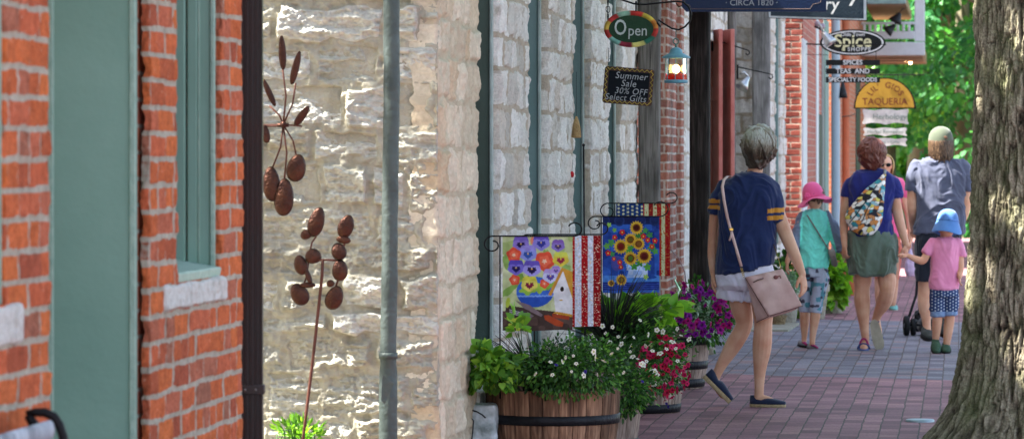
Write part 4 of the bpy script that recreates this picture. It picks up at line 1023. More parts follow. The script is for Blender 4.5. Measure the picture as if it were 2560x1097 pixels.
# hat: crown and floppy brim as one felt shell
def sunhat(P, name, m, cx, cy, rw, rh, bx, by, bw, bh, wav, tilt=(0, 0), flower=None, seed=1, label='', face=0, waves=5):
    c = P.J(cx, cy); n = 44; mb = MB(); ct_ = P.J(bx, by); R = Matrix.Rotation(TH, 3, 'Z') @ Matrix.Rotation(tilt[0], 3, 'Y') @ Matrix.Rotation(tilt[1], 3, 'X')
    t = thing('sun_hat', label, 'hat', tuple(ct_), TH)
    prof = [(.02, 1.0), (.35, .97), (.62, .86), (.82, .64), (.93, .38), (.97, .12), (1.0, 0.0)]
    rw, rh = rw / P.s, rh / P.s; rings = []
    for f_, z in prof: rings.append([ct_ + R @ Vector((rw * f_ * math.cos(a), rw * f_ * 1.1 * math.sin(a), rh * z)) for a in np.linspace(0, 2 * PI, n, endpoint=False)])
    for j in range(1, 7):
        f_ = j / 6; ring = []
        for a in np.linspace(0, 2 * PI, n, endpoint=False):
            wv = math.sin(a * waves + seed) * wav * f_ ** 1.5 + math.sin(a * 2 + seed * 2) * wav * .9 * f_
            ring.append(ct_ + R @ Vector(((rw + (bw / P.s - rw) * f_) * math.cos(a), (rw * 1.1 + (bw / P.s - rw) * f_) * math.sin(a), -bh / P.s * f_ ** 1.2 + wv)))
        rings.append(ring)
    mb.loft(rings, cap=False); o = mb.build('hat_shell', m, t, True)
    sol = o.modifiers.new('s', 'SOLIDIFY'); sol.thickness = .004; ss = o.modifiers.new('b', 'SUBSURF'); ss.levels = 1; ss.render_levels = 1
    b = MB(); b.tube([ct_ + R @ Vector((rw * 1.015 * math.cos(a), rw * 1.115 * math.sin(a), .012)) for a in np.linspace(0, 2 * PI, 33)], .006, 6, cap=False, flat=.4); b.build('hat_band', m, t, True)
    if flower:
        f0 = P.J(flower[0], flower[1], -rw * 1.02); b = MB()
        for k in range(6): a = k * PI / 3; b.ell(f0 + RIGHT * math.cos(a) * .014 + UP * math.sin(a) * .017, (.012, .006, .014))
        b.ell(f0 - FWD * .006, .008); b.build('bow', m, t, True)
    return t
HP = fabric('pink_cotton', 'f2679c', 'ea5a92')
sunhat(p, 'sun_hat', HP, 2031, 480, 28, 42, 2035, 497, 45, 11, .013, tilt=(-.22, -.12), flower=(2016, 491), seed=2.2, label='bright pink floppy sun hat worn by the girl in aqua', waves=4)
rs = np.random.default_rng(4)
BRH = hairmat('brown_hair', [(0, lin('3d2a1e')), (.5, lin('5e4230')), (1, lin('7d5c44'))])
p.locks('hair', BRH, 160, .37, .42, .46, .3, 2.1, rs, .006, .004, .004, bmin=1.1)
# small shoulder bag
GB = mat('grey_leather', lin('8c8380'), .5, bump=.2, bscale=200)
t = thing('shoulder_bag', 'small taupe shoulder bag on a long strap, worn by the girl in aqua', 'bag', tuple(p.J(2080, 660, -.06)), TH)
m = MB(); P_ = [p.J(*q) for q in ((2013, 531, -.02), (2018, 540, -.075), (2032, 563, -.095), (2050, 592, -.10), (2066, 618, -.10), (2074, 630, -.08))]; m.tube(P_, .007, 8, flat=.35); m.build('strap', GB, t, True)
m = MB(); m.rr = None; R_ = Matrix.Rotation(TH, 3, 'Z') @ Matrix.Rotation(-.28, 3, 'Y'); m.box(tuple(p.J(2081, 644, -.06)), (.045, .10, .14), R=R_, bev=.015); m.build('pouch', GB, t, auto=50)
m = MB(); m.box(tuple(p.J(2078, 632, -.06)), (.052, .108, .06), R=R_, bev=.012); m.build('flap', mat('bag_flap', lin('a39a95'), .5), t, auto=50)

# ---------------------------------------------------------------- red haired woman
p = Person(2175, 877, 325, 'person with short red hair, royal navy top and green skirt, one sandal sole raised')
p.head(2180, 386, 72, face=14, tilt=.12); sk = p.skin
p.limb(sk, [(2180, 400, 0), (2180, 420, 0), (2180, 438, 0)], [15, 14.5, 20])
p.rows(sk, [(432, 2155, 432, 2205, .05, 0), (455, 2125, 455, 2233, .08, 0), (540, 2130, 540, 2222, .09, 0), (600, 2132, 600, 2225, .10, 0), (670, 2135, 670, 2228, .09, 0)])
p.limb(sk, [(2121, 462, 0), (2114, 505, .0), (2110, 548, -.01), (2109, 590, -.04), (2110, 616, -.06)], [9, 12, 11.5, 9.5, 7]); p.limb(sk, [(2233, 462, 0), (2239, 505, 0), (2247, 548, -.02), (2258, 592, -.05), (2265, 614, -.07)], [10, 13.5, 13, 10, 7.5])
p.hand(2110, 612, -.06, -UP, RIGHT * .8 + FWD * .5, L=.15, curl=.75, thumb=1); p.hand(2264, 610, -.07, -UP - RIGHT * .08, -RIGHT * .8 + FWD * .5, L=.155, curl=.7, thumb=1)
p.limb(sk, [(2158, 665, .02), (2157, 700, .02), (2156, 722, .02), (2156, 752, .02), (2160, 800, .03), (2164, 840, .04), (2165, 860, .05)], [22, 23, 19, 20.5, 14, 10, 10])
p.limb(sk, [(2210, 665, -.02), (2216, 700, -.04), (2216, 727, -.06), (2210, 755, .0), (2198, 782, .06), (2192, 800, .10)], [21, 23.5, 19, 19, 12.5, 10])
p.limb(sk, [(2165, 862, .07), (2160, 868, .0), (2158, 870, -.06)], [10, 10, 8])
p.limb(sk, [(2193, 803, .10), (2196, 830, .09), (2199, 855, .08)], [11, 12, 9])
p.finish_skin(.005)
NV = fabric('royal_navy_knit', '232a74', '1f2566')
m = MB(); p.rows(m, [(424, 2158, 424, 2204, .045, 0), (431, 2140, 431, 2222, .07, 0), (443, 2121, 443, 2238, .085, 0), (462, 2113, 462, 2243, .1, 0), (485, 2117, 485, 2238, .11, 0), (520, 2124, 520, 2229, .115, 0), (560, 2126, 560, 2228, .12, 0), (590, 2121, 590, 2232, .13, 0)])
p.limb(m, [(2128, 456, 0), (2117, 470, 0), (2115, 492, 0)], [16, 15, 15], ends=(1, 0)); p.limb(m, [(2228, 456, 0), (2237, 470, 0), (2239, 492, 0)], [17, 16.5, 16.5], ends=(1, 0))
p.garment('tee_shirt', m, NV, .006, .005, 9, 4.0)
m = MB(); p.rows(m, [(578, 2122, 578, 2232, .12, 0), (600, 2119, 600, 2238, .135, 0), (640, 2119, 640, 2243, .14, 0), (672, 2121, 672, 2243, .145, 0), (684, 2124, 684, 2239, .14, 0)], sq=2.6)
p.garment('skirt', m, fabric('olive_jersey', '66776a', '5c6d60'), .007, .009, 6, 7.0, stretch=1.3)
SB = mat('blue_strap', lin('4a5f94'), .6); 
def sandal(heel, toe, up, d0):
    a = p.J(*heel); b = p.J(*toe); D = (b - a); L_ = D.length; D.normalize(); u = Vector(up); u = (u - D * u.dot(D)).normalized(); r = D.cross(u)
    m = MB(); rings = []
    for t in (0, .04, .12, .25, .4, .55, .7, .82, .92, .98, 1):
        w = .042 * (.72 + .3 * math.sin(t * PI * .8)) * (math.sqrt(max(.02, 1 - max(0, (t - .8) / .2) ** 2)) if t > .8 else math.sqrt(max(.1, 1 - max(0, (.1 - t) / .1) ** 2)) if t < .1 else 1)
        c = a + D * L_ * t; rings.append([c - r * w, c + r * w, c + r * w * .97 + u * .02, c - r * w * .97 + u * .02])
    m.loft(rings); o = m.build('sandal', SOLE_W if d0 else SB, p.root, auto=50)
    for t, hgt, mm, rw in ((.08, .055, SB, .036), (.62, .045, SB, .045), (.3, .075, MG, .034)):
        m = MB(); c = a + D * L_ * t + u * .015
        m.tube([c + r * rw * math.cos(q) + u * hgt * math.sin(q) + D * .02 * math.sin(q) for q in np.linspace(0, PI, 9)], .008, 8, flat=.35); m.build('sandal_strap', mm, o, True)
    return o
sandal((2163, 873, .09), (2155, 878, -.12), UP, 0)
sandal((2184, 800, -.0 + .02), (2202, 876, .04), FWD + UP * .1 + RIGHT * .1, 1)
AUB = hairmat('auburn_hair', [(0, lin('3e1d16')), (.45, lin('6b3526')), (.8, lin('85492f')), (1, lin('a8673f'))])
m = MB(); m.ell(p.hc + p.hu * .01 - p.hf * .01, (.106, .115, .12), p.hR, 24, 16); m.ell(p.hc - p.hf * .03 - UP * .05, (.07, .065, .075), p.hR)
o = p.garment('hair', m, AUB, .006, .006, 30, 1.0, stretch=.25); a_ = o.data.attributes.new('rnd', 'FLOAT', 'POINT'); a_.data.foreach_set('value', np.full(len(o.data.vertices), .35, np.float32))
rs = np.random.default_rng(12); p.locks('hair_strands', AUB, 1000, .47, .50, .54, .12, 2.15, rs, .0036, .010, .013, center=(0, -.05, .03), front=1.2, taper=.7, grad=(1.35, 1.8))
# sling bag
t = thing('sling_bag', 'patterned teardrop sling bag across the back of the person in the green skirt', 'bag', tuple(p.J(2160, 580, -.17)), TH)
m = MB(); p.rows(m, [(q[0], q[1], q[0] + q[4], q[2], q[3], -.155) for q in ((436, 2203, 2211, .012, 0), (450, 2190, 2208, .025, 0), (466, 2168, 2207, .04, 0), (485, 2148, 2206, .05, 0), (505, 2130, 2205, .055, 0), (525, 2114, 2204, .06, 0), (543, 2107, 2202, .058, 0), (558, 2112, 2197, .052, 0), (574, 2124, 2190, .04, 0), (586, 2146, 2178, .02, 0))], sq=2.1)
def sling(x, y, z):
    n = len(x); rs2 = np.random.default_rng(9); S = np.stack([rs2.uniform(-.20, .25, 520), rs2.uniform(-.1, .1, 520), rs2.uniform(-.05, .52, 520)], -1); C = [lin(q) for q in ('e8e6df', 'd08a4a', '3f8f9c', 'd9cf6a', '2b2b33', 'e8e6df', 'c98d5a', '8fb8c4', 'f0eee8')]
    P3 = np.stack([x + .004 * np.sin(z * 90), y, z + .004 * np.sin(x * 90)], -1); best = np.full(n, 9.); idx = np.zeros(n, int); sec = np.full(n, 9.)
    for i, q in enumerate(S):
        dd = ((P3 - q) ** 2 * np.array([1, .15, 1.8])).sum(1); b = dd < best; sec = np.where(b, best, np.minimum(sec, dd)); best = np.where(b, dd, best); idx = np.where(b, i, idx)
    c = np.array([C[i % 9] for i in range(520)])[idx]; c[(np.sqrt(sec) - np.sqrt(best)) < .0016] = lin('3a3a40'); return c
o = m.build('bag_body', mat_attr('sling_print', var=.04), t); remesh(o, .0042, 2, lambda x, y, z: fbm(x * 12, y * 12, z * 12, 2) * .004); setcol(o, sling)
m = MB(); m.tube([p.J(*q) for q in ((2187, 462, -.20), (2160, 500, -.218), (2135, 535, -.215), (2118, 556, -.205))], .004, 6); m.build('zip', DKT, t, True)
m = MB(); m.tube([p.J(*q) for q in ((2170, 505, -.222), (2158, 530, -.225), (2150, 552, -.215))], .0035, 6); m.build('pocket_zip', DKT, t, True)
m = MB(); m.tube([p.J(*q) for q in ((2206, 440, -.15), (2210, 428, -.10), (2211, 424, -.03), (2208, 428, .05))], .011, 8, flat=.3); m.build('strap', mat('grey_webbing', lin('9aa0a0'), .8), t, True)

# ---------------------------------------------------------------- toddler in the blue hat
p = Person(2358, 884, 330, 'toddler in blue bucket hat, pink tee and starry denim shorts holding an adult hand')
p.head(2367, 570, 62, face=-12); sk = p.skin
p.limb(sk, [(2366, 580, 0), (2365, 598, 0)], [10, 11])
p.rows(sk, [(600, 2335, 600, 2390, .05, 0), (640, 2335, 640, 2388, .07, 0), (715, 2345, 715, 2376, .05, 0)])
p.limb(sk, [(2330, 610, 0), (2316, 636, -.02), (2305, 651, -.03), (2285, 646, -.05), (2268, 638, -.06)], [7, 9.5, 10, 8.5, 6]); p.limb(sk, [(2394, 612, 0), (2400, 640, .0), (2400, 668, -.03), (2396, 690, -.08)], [7, 9, 9, 6.5])
p.hand(2270, 639, -.06, -RIGHT * .95 + UP * .22, -UP + FWD * .3, L=.105, curl=.5, thumb=-1, spread=.2); p.hand(2396, 688, -.08, -UP, RIGHT, L=.1, curl=.5)
p.limb(sk, [(2342, 745, 0), (2343, 790, .0), (2342, 815, .0), (2340, 850, .03)], [12, 13, 12, 8.5]); p.limb(sk, [(2376, 745, .02), (2375, 790, .02), (2372, 820, .02), (2367, 860, .02)], [12, 13, 12.5, 9])
p.finish_skin(.005)
m = MB(); p.rows(m, [(592, 2350, 592, 2380, .035, 0), (598, 2333, 598, 2395, .055, 0), (612, 2325, 612, 2402, .07, 0), (640, 2327, 640, 2398, .08, 0), (680, 2326, 680, 2397, .09, 0), (722, 2323, 722, 2397, .1, 0)])
p.limb(m, [(2332, 606, 0), (2322, 622, -.01), (2315, 634, -.015)], [13, 12.5, 12], ends=(1, 0)); p.limb(m, [(2394, 606, 0), (2400, 622, 0), (2402, 640, 0)], [13, 12.5, 12.5], ends=(1, 0))
p.garment('tee_shirt', m, fabric('candy_pink', 'e592b8', 'dc86ad'), .006, .004, 11, 9.0, stretch=.4)
m = MB(); p.rows(m, [(712, 2329, 712, 2392, .085, 0), (740, 2326, 740, 2394, .09, 0)]); p.limb(m, [(2344, 740, 0), (2344, 790, 0)], [19, 18], ends=(1, 0)); p.limb(m, [(2377, 740, .01), (2377, 787, .01)], [19, 17.5], ends=(1, 0))
def stars(x, y, z):
    px, py, d = p.pix(x, y, z); c = np.tile(np.array(lin('2f4470')), (len(x), 1)); gx = np.floor(px / 7.5); gy = np.floor((py + (gx % 2) * 4) / 8); fx = px / 7.5 - gx - .5; fy = (py + (gx % 2) * 4) / 8 - gy - .5
    c[(np.abs(fx) + np.abs(fy) < .27)] = lin('cfd8e6'); c[(py > 778)] = lin('7d95bb'); return c
o = p.garment('denim_shorts', m, mat_attr('denim_print', var=.08), .0042, .003, 12, 3.0); setcol(o, stars)
GSH = mat('green_canvas', lin('3f5a48'), .8, bump=.2)
p.shoe((2340, 862, .07), (2339, 886, -.10), .075, .07, GSH, DARKS, up=UP + FWD * .4, sole=.02, backh=.9)
p.shoe((2366, 872, .06), (2362, 884, -.09), .075, .06, GSH, DARKS, sole=.018, backh=.9)
o = sunhat(p, 'sun_hat', fabric('blue_denim_hat', '5585c4', '4a78b8'), 2370, 545, 27, 33, 2369, 556, 37, 28, .008, tilt=(.10, -.12), seed=.6, label='blue cotton bucket hat worn by the toddler in pink', waves=3)
rs = np.random.default_rng(14); p.locks('hair', hairmat('fair_hair', [(0, lin('8a6a48')), (1, lin('b8925f'))]), 110, .37, .42, .45, .3, 1.9, rs, .006, .003, .003, bmin=1.1)

# ---------------------------------------------------------------- man with cap, pushing a stroller
p = Person(2345, 852, 308, 'person with long fair hair and khaki cap, grey blue tee, black shorts, pushing a stroller')
p.head(2352, 358, 74, face=2); sk = p.skin
p.limb(sk, [(2351, 375, 0), (2350, 398, 0), (2350, 410, 0)], [18, 19, 26])
p.rows(sk, [(402, 2318, 402, 2384, .07, 0), (425, 2292, 425, 2405, .1, 0), (520, 2298, 520, 2400, .11, 0), (600, 2306, 600, 2390, .09, 0), (660, 2308, 660, 2385, .08, 0)])
p.limb(sk, [(2288, 425, 0), (2281, 480, 0), (2283, 530, .02), (2290, 560, .18), (2296, 580, .34)], [11, 13.5, 13, 11, 8]); p.limb(sk, [(2408, 425, 0), (2414, 480, 0), (2412, 530, .02), (2402, 560, .18), (2392, 580, .34)], [11, 13.5, 13, 11, 8])
p.hand(2297, 581, .36, FWD + RIGHT * .1, -UP, L=.18, curl=.8); p.hand(2391, 581, .36, FWD - RIGHT * .1, -UP, L=.18, curl=.8, thumb=-1)
p.limb(sk, [(2318, 670, .0), (2315, 705, .03), (2313, 728, .04), (2313, 762, .03), (2317, 805, .02), (2319, 830, .0)], [20, 19, 17, 17.5, 11, 10]); p.limb(sk, [(2372, 670, 0), (2371, 705, .05), (2370, 728, .06), (2368, 762, .14), (2362, 795, .24), (2360, 812, .28)], [20, 20, 17, 17, 11, 10])
p.finish_skin(.006)
m = MB(); p.rows(m, [(392, 2326, 392, 2376, .05, 0), (399, 2302, 399, 2400, .085, 0), (412, 2286, 412, 2412, .105, 0), (440, 2280, 440, 2418, .125, 0), (490, 2288, 490, 2413, .135, 0), (540, 2289, 540, 2411, .14, 0), (583, 2286, 583, 2412, .15, 0)])
p.limb(m, [(2292, 418, 0), (2283, 445, 0), (2279, 477, 0)], [20, 18.5, 18], ends=(1, 0)); p.limb(m, [(2406, 418, 0), (2414, 445, 0), (2417, 477, 0)], [20, 18.5, 18], ends=(1, 0))
p.garment('tee_shirt', m, fabric('faded_slate_knit', '555a70', '4e5367'), .007, .006, 7, 11.0, stretch=.9)
m = MB(); p.rows(m, [(572, 2292, 572, 2404, .13, 0), (610, 2289, 610, 2404, .14, 0), (640, 2289, 640, 2404, .14, 0)]); p.limb(m, [(2318, 640, 0), (2316, 702, .02)], [30, 28], ends=(1, 0)); p.limb(m, [(2373, 640, 0), (2372, 702, .03)], [30, 28], ends=(1, 0))
p.garment('shorts', m, fabric('black_cotton', '1f2431'), .008, .006, 7, 2.0)
p.shoe((2312, 842, .05), (2325, 852, -.16), .1, .08, mat('grey_trainer', lin('454a48'), .7), DARKS, up=UP, sole=.03, backh=.9); p.shoe((2358, 822, .24), (2368, 846, .12), .1, .08, mat('grey_trainer', lin('454a48'), .7), DARKS, sole=.03, backh=.9)
FH = hairmat('fair_brown_hair', [(0, lin('33261d')), (.5, lin('523e2d')), (1, lin('745b44'))])
rs = np.random.default_rng(15); p.locks('hair', FH, 900, .40, .43, .45, .3, 2.85, rs, .0038, .006, .012, center=(0, -.03, .0), front=1.3, bmin=1.2, taper=.05)
t = thing('baseball_cap', 'khaki baseball cap worn backwards to view by the long haired person', 'cap', tuple(p.J(2352, 345)), TH)
m = MB(); c = p.hc + UP * .010; n = 28; rings = []
for zf in (-.16, -.05, .1, .25, .38, .47, .525): rings.append([c + p.hR @ Vector(((.425 * math.sqrt(max(0.0, 1 - (max(0, zf + .05) / .585) ** 2.9))) * math.cos(a), (.475 * math.sqrt(max(0.0, 1 - (max(0, zf + .05) / .585) ** 2.9))) * math.sin(a), zf + (-.05 if zf < 0 else 0) * (-math.sin(a)))) * p.hH for a in np.linspace(0, 2 * PI, n, endpoint=False)])
KH = fabric('khaki_twill', '565e4e', '4d5546'); m.loft(rings); m.build('crown', KH, t, True)
m = MB(); rings = []
for j in range(4):
    rr_ = j / 3; rings.append([c + p.hR @ Vector((.36 * math.cos(a) * (1 - .1 * rr_), .38 * math.sin(a) + .38 * rr_ * math.sin(a), -.05 - .06 * rr_)) * p.hH for a in np.linspace(.7, PI - .7, 12)])
m.loft(rings, cap=False, closed=False); o = m.build('visor', KH, t, True); q = o.modifiers.new('s', 'SOLIDIFY'); q.thickness = .004
m = MB(); m.ell(p.J(2358, 345, -.104), (.026, .006, .017)); m.build('rear_opening', BRH, t, True)
m = MB(); m.ell(p.hc + p.hu * p.hH * .545, .008); m.build('button', KH, t, True)

# ---------------------------------------------------------------- woman walking towards us
p = Person(2218, 775, 257, 'person with blond bob and sunglasses in bright pink tee, walking towards the viewer')
p.head(2213, 414, 54, face=186); sk = p.skin
p.limb(sk, [(2213, 428, 0), (2213, 446, 0)], [12, 14])
p.rows(sk, [(446, 2190, 446, 2236, .06, 0), (480, 2182, 480, 2248, .09, 0), (560, 2186, 560, 2244, .1, 0), (600, 2184, 600, 2246, .12, 0)])
p.limb(sk, [(2246, 462, 0), (2262, 500, 0), (2273, 540, -.02), (2275, 575, -.06), (2273, 600, -.1)], [12, 12.5, 10.5, 9, 6]); p.limb(sk, [(2182, 462, 0), (2174, 500, 0), (2170, 540, 0), (2172, 590, -.03)], [12, 11, 10, 7])
p.hand(2273, 598, -.1, -UP, -RIGHT, L=.16, curl=.8); p.hand(2172, 588, -.03, -UP, RIGHT, L=.16, curl=.5)
p.limb(sk, [(2200, 610, 0), (2200, 680, 0), (2199, 740, 0), (2198, 765, 0)], [22, 15, 12, 8]); p.limb(sk, [(2232, 610, 0), (2232, 680, -.05), (2231, 730, -.05), (2230, 762, -.05)], [22, 15, 12, 8])
p.finish_skin(.006)
m = MB(); p.rows(m, [(440, 2196, 440, 2232, .045, 0), (448, 2180, 448, 2250, .07, 0), (462, 2174, 462, 2256, .09, 0), (520, 2182, 520, 2250, .11, 0), (560, 2180, 560, 2252, .12, 0), (590, 2178, 590, 2254, .13, 0)])
p.limb(m, [(2247, 460, 0), (2256, 474, 0), (2262, 486, 0)], [14, 13.5, 13]); p.limb(m, [(2182, 460, 0), (2174, 474, 0), (2171, 486, 0)], [14, 13, 13])
p.garment('tee_shirt', m, fabric('hot_pink_knit', 'f06a9a', 'e5608f'), .007, .004, 10, 12.0)
m = MB(); p.rows(m, [(585, 2184, 585, 2248, .12, 0), (620, 2180, 620, 2252, .12, 0)]); p.limb(m, [(2200, 620, 0), (2200, 690, 0)], [22, 15]); p.limb(m, [(2232, 620, 0), (2232, 690, -.04)], [22, 15])
p.garment('trousers', m, fabric('coral_cotton', 'e07a66'), .008, .004, 10, 3.0)
for x in (2198, 2232): p.shoe((x, 768, .08), (x + 1, 778, -.14), .085, .05, mat('teal_sandal', lin('7fc0b8'), .6), SOLE_W, sole=.02)
BL = hairmat('blond_hair', [(0, lin('a07f4a')), (.5, lin('c9a868')), (1, lin('e2c88e'))])
rs = np.random.default_rng(16); p.locks('hair', BL, 300, .40, .43, .49, .2, 2.4, rs, .006, .006, .006, center=(0, -.05, .03), front=.72, swirl=.15)
t = thing('sunglasses', 'dark sunglasses on the face of the person in bright pink', 'sunglasses', tuple(p.hc), TH)
for q in (-1, 1):
    m = MB(); m.ell(p.hc + p.hf * p.hH * .385 + p.hr * q * p.hH * .15 + p.hu * p.hH * .03, (p.hH * .125, p.hH * .03, p.hH * .09), p.hR); m.build('lens', mat('lens_black', lin('151515'), .08, bump=0), t, True)
m = MB(); m.tube([p.hc + p.hR @ Vector((x, y, .07)) * p.hH for x, y in ((-.35, 0), (-.33, .3), (-.2, .39), (0, .42), (.2, .39), (.33, .3), (.35, 0))], .003, 6); m.build('frame', DKT, t, True)
t = thing('carrier_bag', 'thin lilac plastic carrier bag hanging from the hand of the person in bright pink', 'bag', tuple(p.J(2274, 690, -.1)), TH)
LIL = mat('lilac_film', lin('c7b3d2'), .35, var=.05, trans=.0, bump=.3, bscale=40)
m = MB(); q_ = p; pp = p
p.rows(m, [(620, 2271, 620, 2276, .012, -.12), (640, 2264, 640, 2281, .03, -.12), (660, 2259, 660, 2286, .05, -.12), (678, 2257, 678, 2288, .055, -.12), (690, 2262, 690, 2284, .04, -.12)]); o = m.build('sack', LIL, t); remesh(o, .007, 1, lambda x, y, z: (ridged(x * 16, y * 16, z * 5, 3) - .8) * .008)
m = MB(); m.tube([p.J(2271, 622, -.12), p.J(2272, 608, -.12), p.J(2275, 608, -.12), p.J(2276, 622, -.12)], .004, 6); m.build('handle', LIL, t, True)

# ---------------------------------------------------------------- stroller
class Q: pass
s0 = 300; Zs = F / s0
def S(px, py, d=0): return WZ(px, py, Zs) + FWD * d
t = thing('stroller', 'black three wheeled pushchair in front of the person in the cap', 'stroller', tuple(WZ(2330, 400 + EYE * s0, Zs)), TH)
BK = mat('black_rubber', lin('1c1d1f'), .7); BF = mat('black_frame', lin('26282b'), .35, metal=.3); BFab = fabric('black_fabric', '202225')
def wheel(c, r, w):
    a = RIGHT; m = MB(); prof = [(r * .72, -w * .4), (r * .9, -w * .5), (r, -w * .3), (r * 1.01, 0), (r, w * .3), (r * .9, w * .5), (r * .72, w * .4)]
    R = Matrix((FWD, UP, RIGHT)).transposed(); m.lathe(c, [(a_, z_) for a_, z_ in prof] + [prof[0]], 28, False, R); o = m.build('wheel', BK, t, True)
    h = MB(); h.lathe(c, [(.012, -w * .5), (r * .25, -w * .45), (r * .25, w * .45), (.012, w * .5)], 16, True, R)
    for k in range(6):
        an = k * PI / 3; h.tube([c, c + FWD * r * .75 * math.cos(an) + UP * r * .75 * math.sin(an)], .006, 6)
    h.build('hub', mat('grey_plastic', lin('6a6c70'), .5), o, auto=40)
gz = lambda px, r, d: (lambda q: Vector((q.x, q.y, r)))(S(px, 800, d))
wheel(gz(2266, .082, 0), .082, .045); wheel(gz(2284, .07, .04), .07, .04); wheel(gz(2356, .082, 0), .082, .045); wheel(gz(2318, .09, .75), .09, .05)
m = MB(); a, b = gz(2266, .09, 0), gz(2356, .09, 0)
m.tube([a, b], .012, 8); c = gz(2318, .1, .75)
m.tube([a, S(2298, 740, .25), S(2300, 660, .12), S(2299, 590, 0), S(2299, 585, -.02)], .012, 8); m.tube([b, S(2384, 740, .25), S(2388, 660, .12), S(2389, 590, 0)], .012, 8)
m.tube([S(2299, 586, 0), S(2389, 586, 0)], .014, 8); m.tube([c, S(2318, 760, .55), S(2340, 700, .3)], .014, 8); m.tube([a, c], .01, 8); m.tube([b, c], .01, 8)
m.tube([S(2277, 800, 0), S(2283, 788, 0), S(2295, 781, .05), S(2305, 779, .1)], .003, 6)
m.build('frame', BF, t, True)
m = MB(); rings = []
for y, w, d, dp in ((742, 34, .3, .10), (715, 38, .25, .13), (680, 38, .22, .12), (640, 36, .25, .12), (610, 32, .3, .10)): rings.append([S(2342 + w * math.cos(a), y, d + dp * math.sin(a)) for a in np.linspace(0, 2 * PI, 20, endpoint=False)])
m.loft(rings); m.build('seat', BFab, t, True)
m = MB(); m.box(tuple(S(2330, 815, .12)), (.2, .34, .12), R=Matrix.Rotation(TH, 3, 'Z'), bev=.03); m.build('basket', BFab, t, auto=50)
# ================================================================ BARRELS AND PLANTS
IRON = mat('black_iron', lin('1b1a1b'), .5, metal=.4, bump=.15, bscale=120); HOOP = mat('hoop_iron', lin('26272b'), .5, metal=.5, var=.12, scale=14, bump=.2, bscale=60)
OAK = mat_wood('barrel_oak', lin('5c4337'), lin('84634e'), lin('a58268')); OAKG = mat_wood('weathered_oak', lin('7c685c'), lin('a08c80'), lin('b3a294')); SOIL = mat('potting_soil', lin('33271f'), .95, bump=.6, bscale=60)
def barrel(px, s, rt, rb, h, bands, m, label, seed):
    rs = np.random.default_rng(seed); g = W(px, 400 + EYE * s, s); c = Vector((g.x, g.y, 0)); t = thing('half_barrel', label, 'planter', tuple(c))
    ns = 24; mb = MB(); prof = lambda z: rb + (rt - rb) * (z / h) + .012 * math.sin(PI * z / h)
    a0 = rs.uniform(0, 1); edges = np.cumsum(rs.uniform(.7, 1.3, ns)); edges = edges / edges[-1] * 2 * PI + a0; edges = np.insert(edges, 0, a0)
    for i in range(ns):
        mb.cur = float(rs.random()); off = rs.uniform(-.0012, .0016); zt = h + rs.uniform(-.004, .004); rings = []
        A = np.linspace(edges[i] + .006, edges[i + 1] - .006, 5)
        for z in (0, .02, h * .3, h * .6, h * .85, zt - .004, zt):
            r = prof(z) + off - (.003 if z in (0, zt) else 0); R_ = []
            for j, a in enumerate(A): q = r - (.003 if j in (0, 4) else 0); R_.append(c + Vector((q * math.cos(a), q * math.sin(a), z)))
            for a in A[::-1]: R_.append(c + Vector(((r - .025) * math.cos(a), (r - .025) * math.sin(a), z)))
            rings.append(R_)
        mb.loft(rings)
    mb.build('staves', m, t, auto=35)
    for z0, z1 in bands:
        b = MB(); b.lathe(c, [(prof(z0) + .0005, z0), (prof(z0) + .005, z0 + .001), (prof(z1) + .005, z1 - .001), (prof(z1) + .0005, z1)], 64, False); ho = b.build('hoop', HOOP, t, True)
    b = MB(); b.lathe(c, [(rt - .027, h - .05), (rt * .5, h - .03), (.001, h - .02)], 28, False); b.build('soil', SOIL, t, True)
    return t
B1 = barrel(1382, 555, .305, .25, .433, [(.282, .325), (.06, .10)], OAK, 'big brown oak half barrel planter nearest the viewer, under the pansy garden flag', 1)
B2 = barrel(1462, 505, .288, .245, .42, [(.245, .292), (.05, .09)], OAKG, 'weathered half barrel half hidden behind the big brown one', 2)
B3 = barrel(1597, 431, .262, .235, .40, [(.005, .055), (.13, .175)], OAKG, 'grey half barrel under the white and crimson petunias', 3)
B4 = barrel(1663, 389, .285, .245, .40, [(.01, .065), (.125, .178), (.28, .33)], OAKG, 'pale half barrel with three dark hoops holding the magenta petunias', 4)

LIME = mat_leaf('lime_leaf', [(0, lin('4d7a24')), (.4, lin('64982c')), (.8, lin('86b836')), (1, lin('a5cc4a'))], transl=.35)
LIME2 = mat_leaf('lobed_leaf', [(0, lin('35601e')), (.4, lin('4f8228')), (.8, lin('76a534')), (1, lin('9cc34a'))], transl=.3)
GRNL = mat_leaf('petunia_leaf', [(0, lin('1b3417')), (.4, lin('2f5824')), (.8, lin('4b7d34')), (1, lin('74a24b'))], transl=.35)
SILV = mat_leaf('silver_leaf', [(0, lin('4c6f55')), (.5, lin('86a68c')), (1, lin('c3d6c8'))], transl=.2)
DKG = mat_leaf('dark_grass', [(0, lin('141214')), (.6, lin('211f20')), (1, lin('2e3820'))], transl=.05)
HEART = np.array([(0, 0, 0), (.22, -.10, .02), (.48, .06, .06), (.50, .34, .05), (.26, .74, 0), (0, 1.05, -.10), (-.26, .74, 0), (-.50, .34, .05), (-.48, .06, .06), (-.22, -.10, .02)])
def heartfaces(S): pass
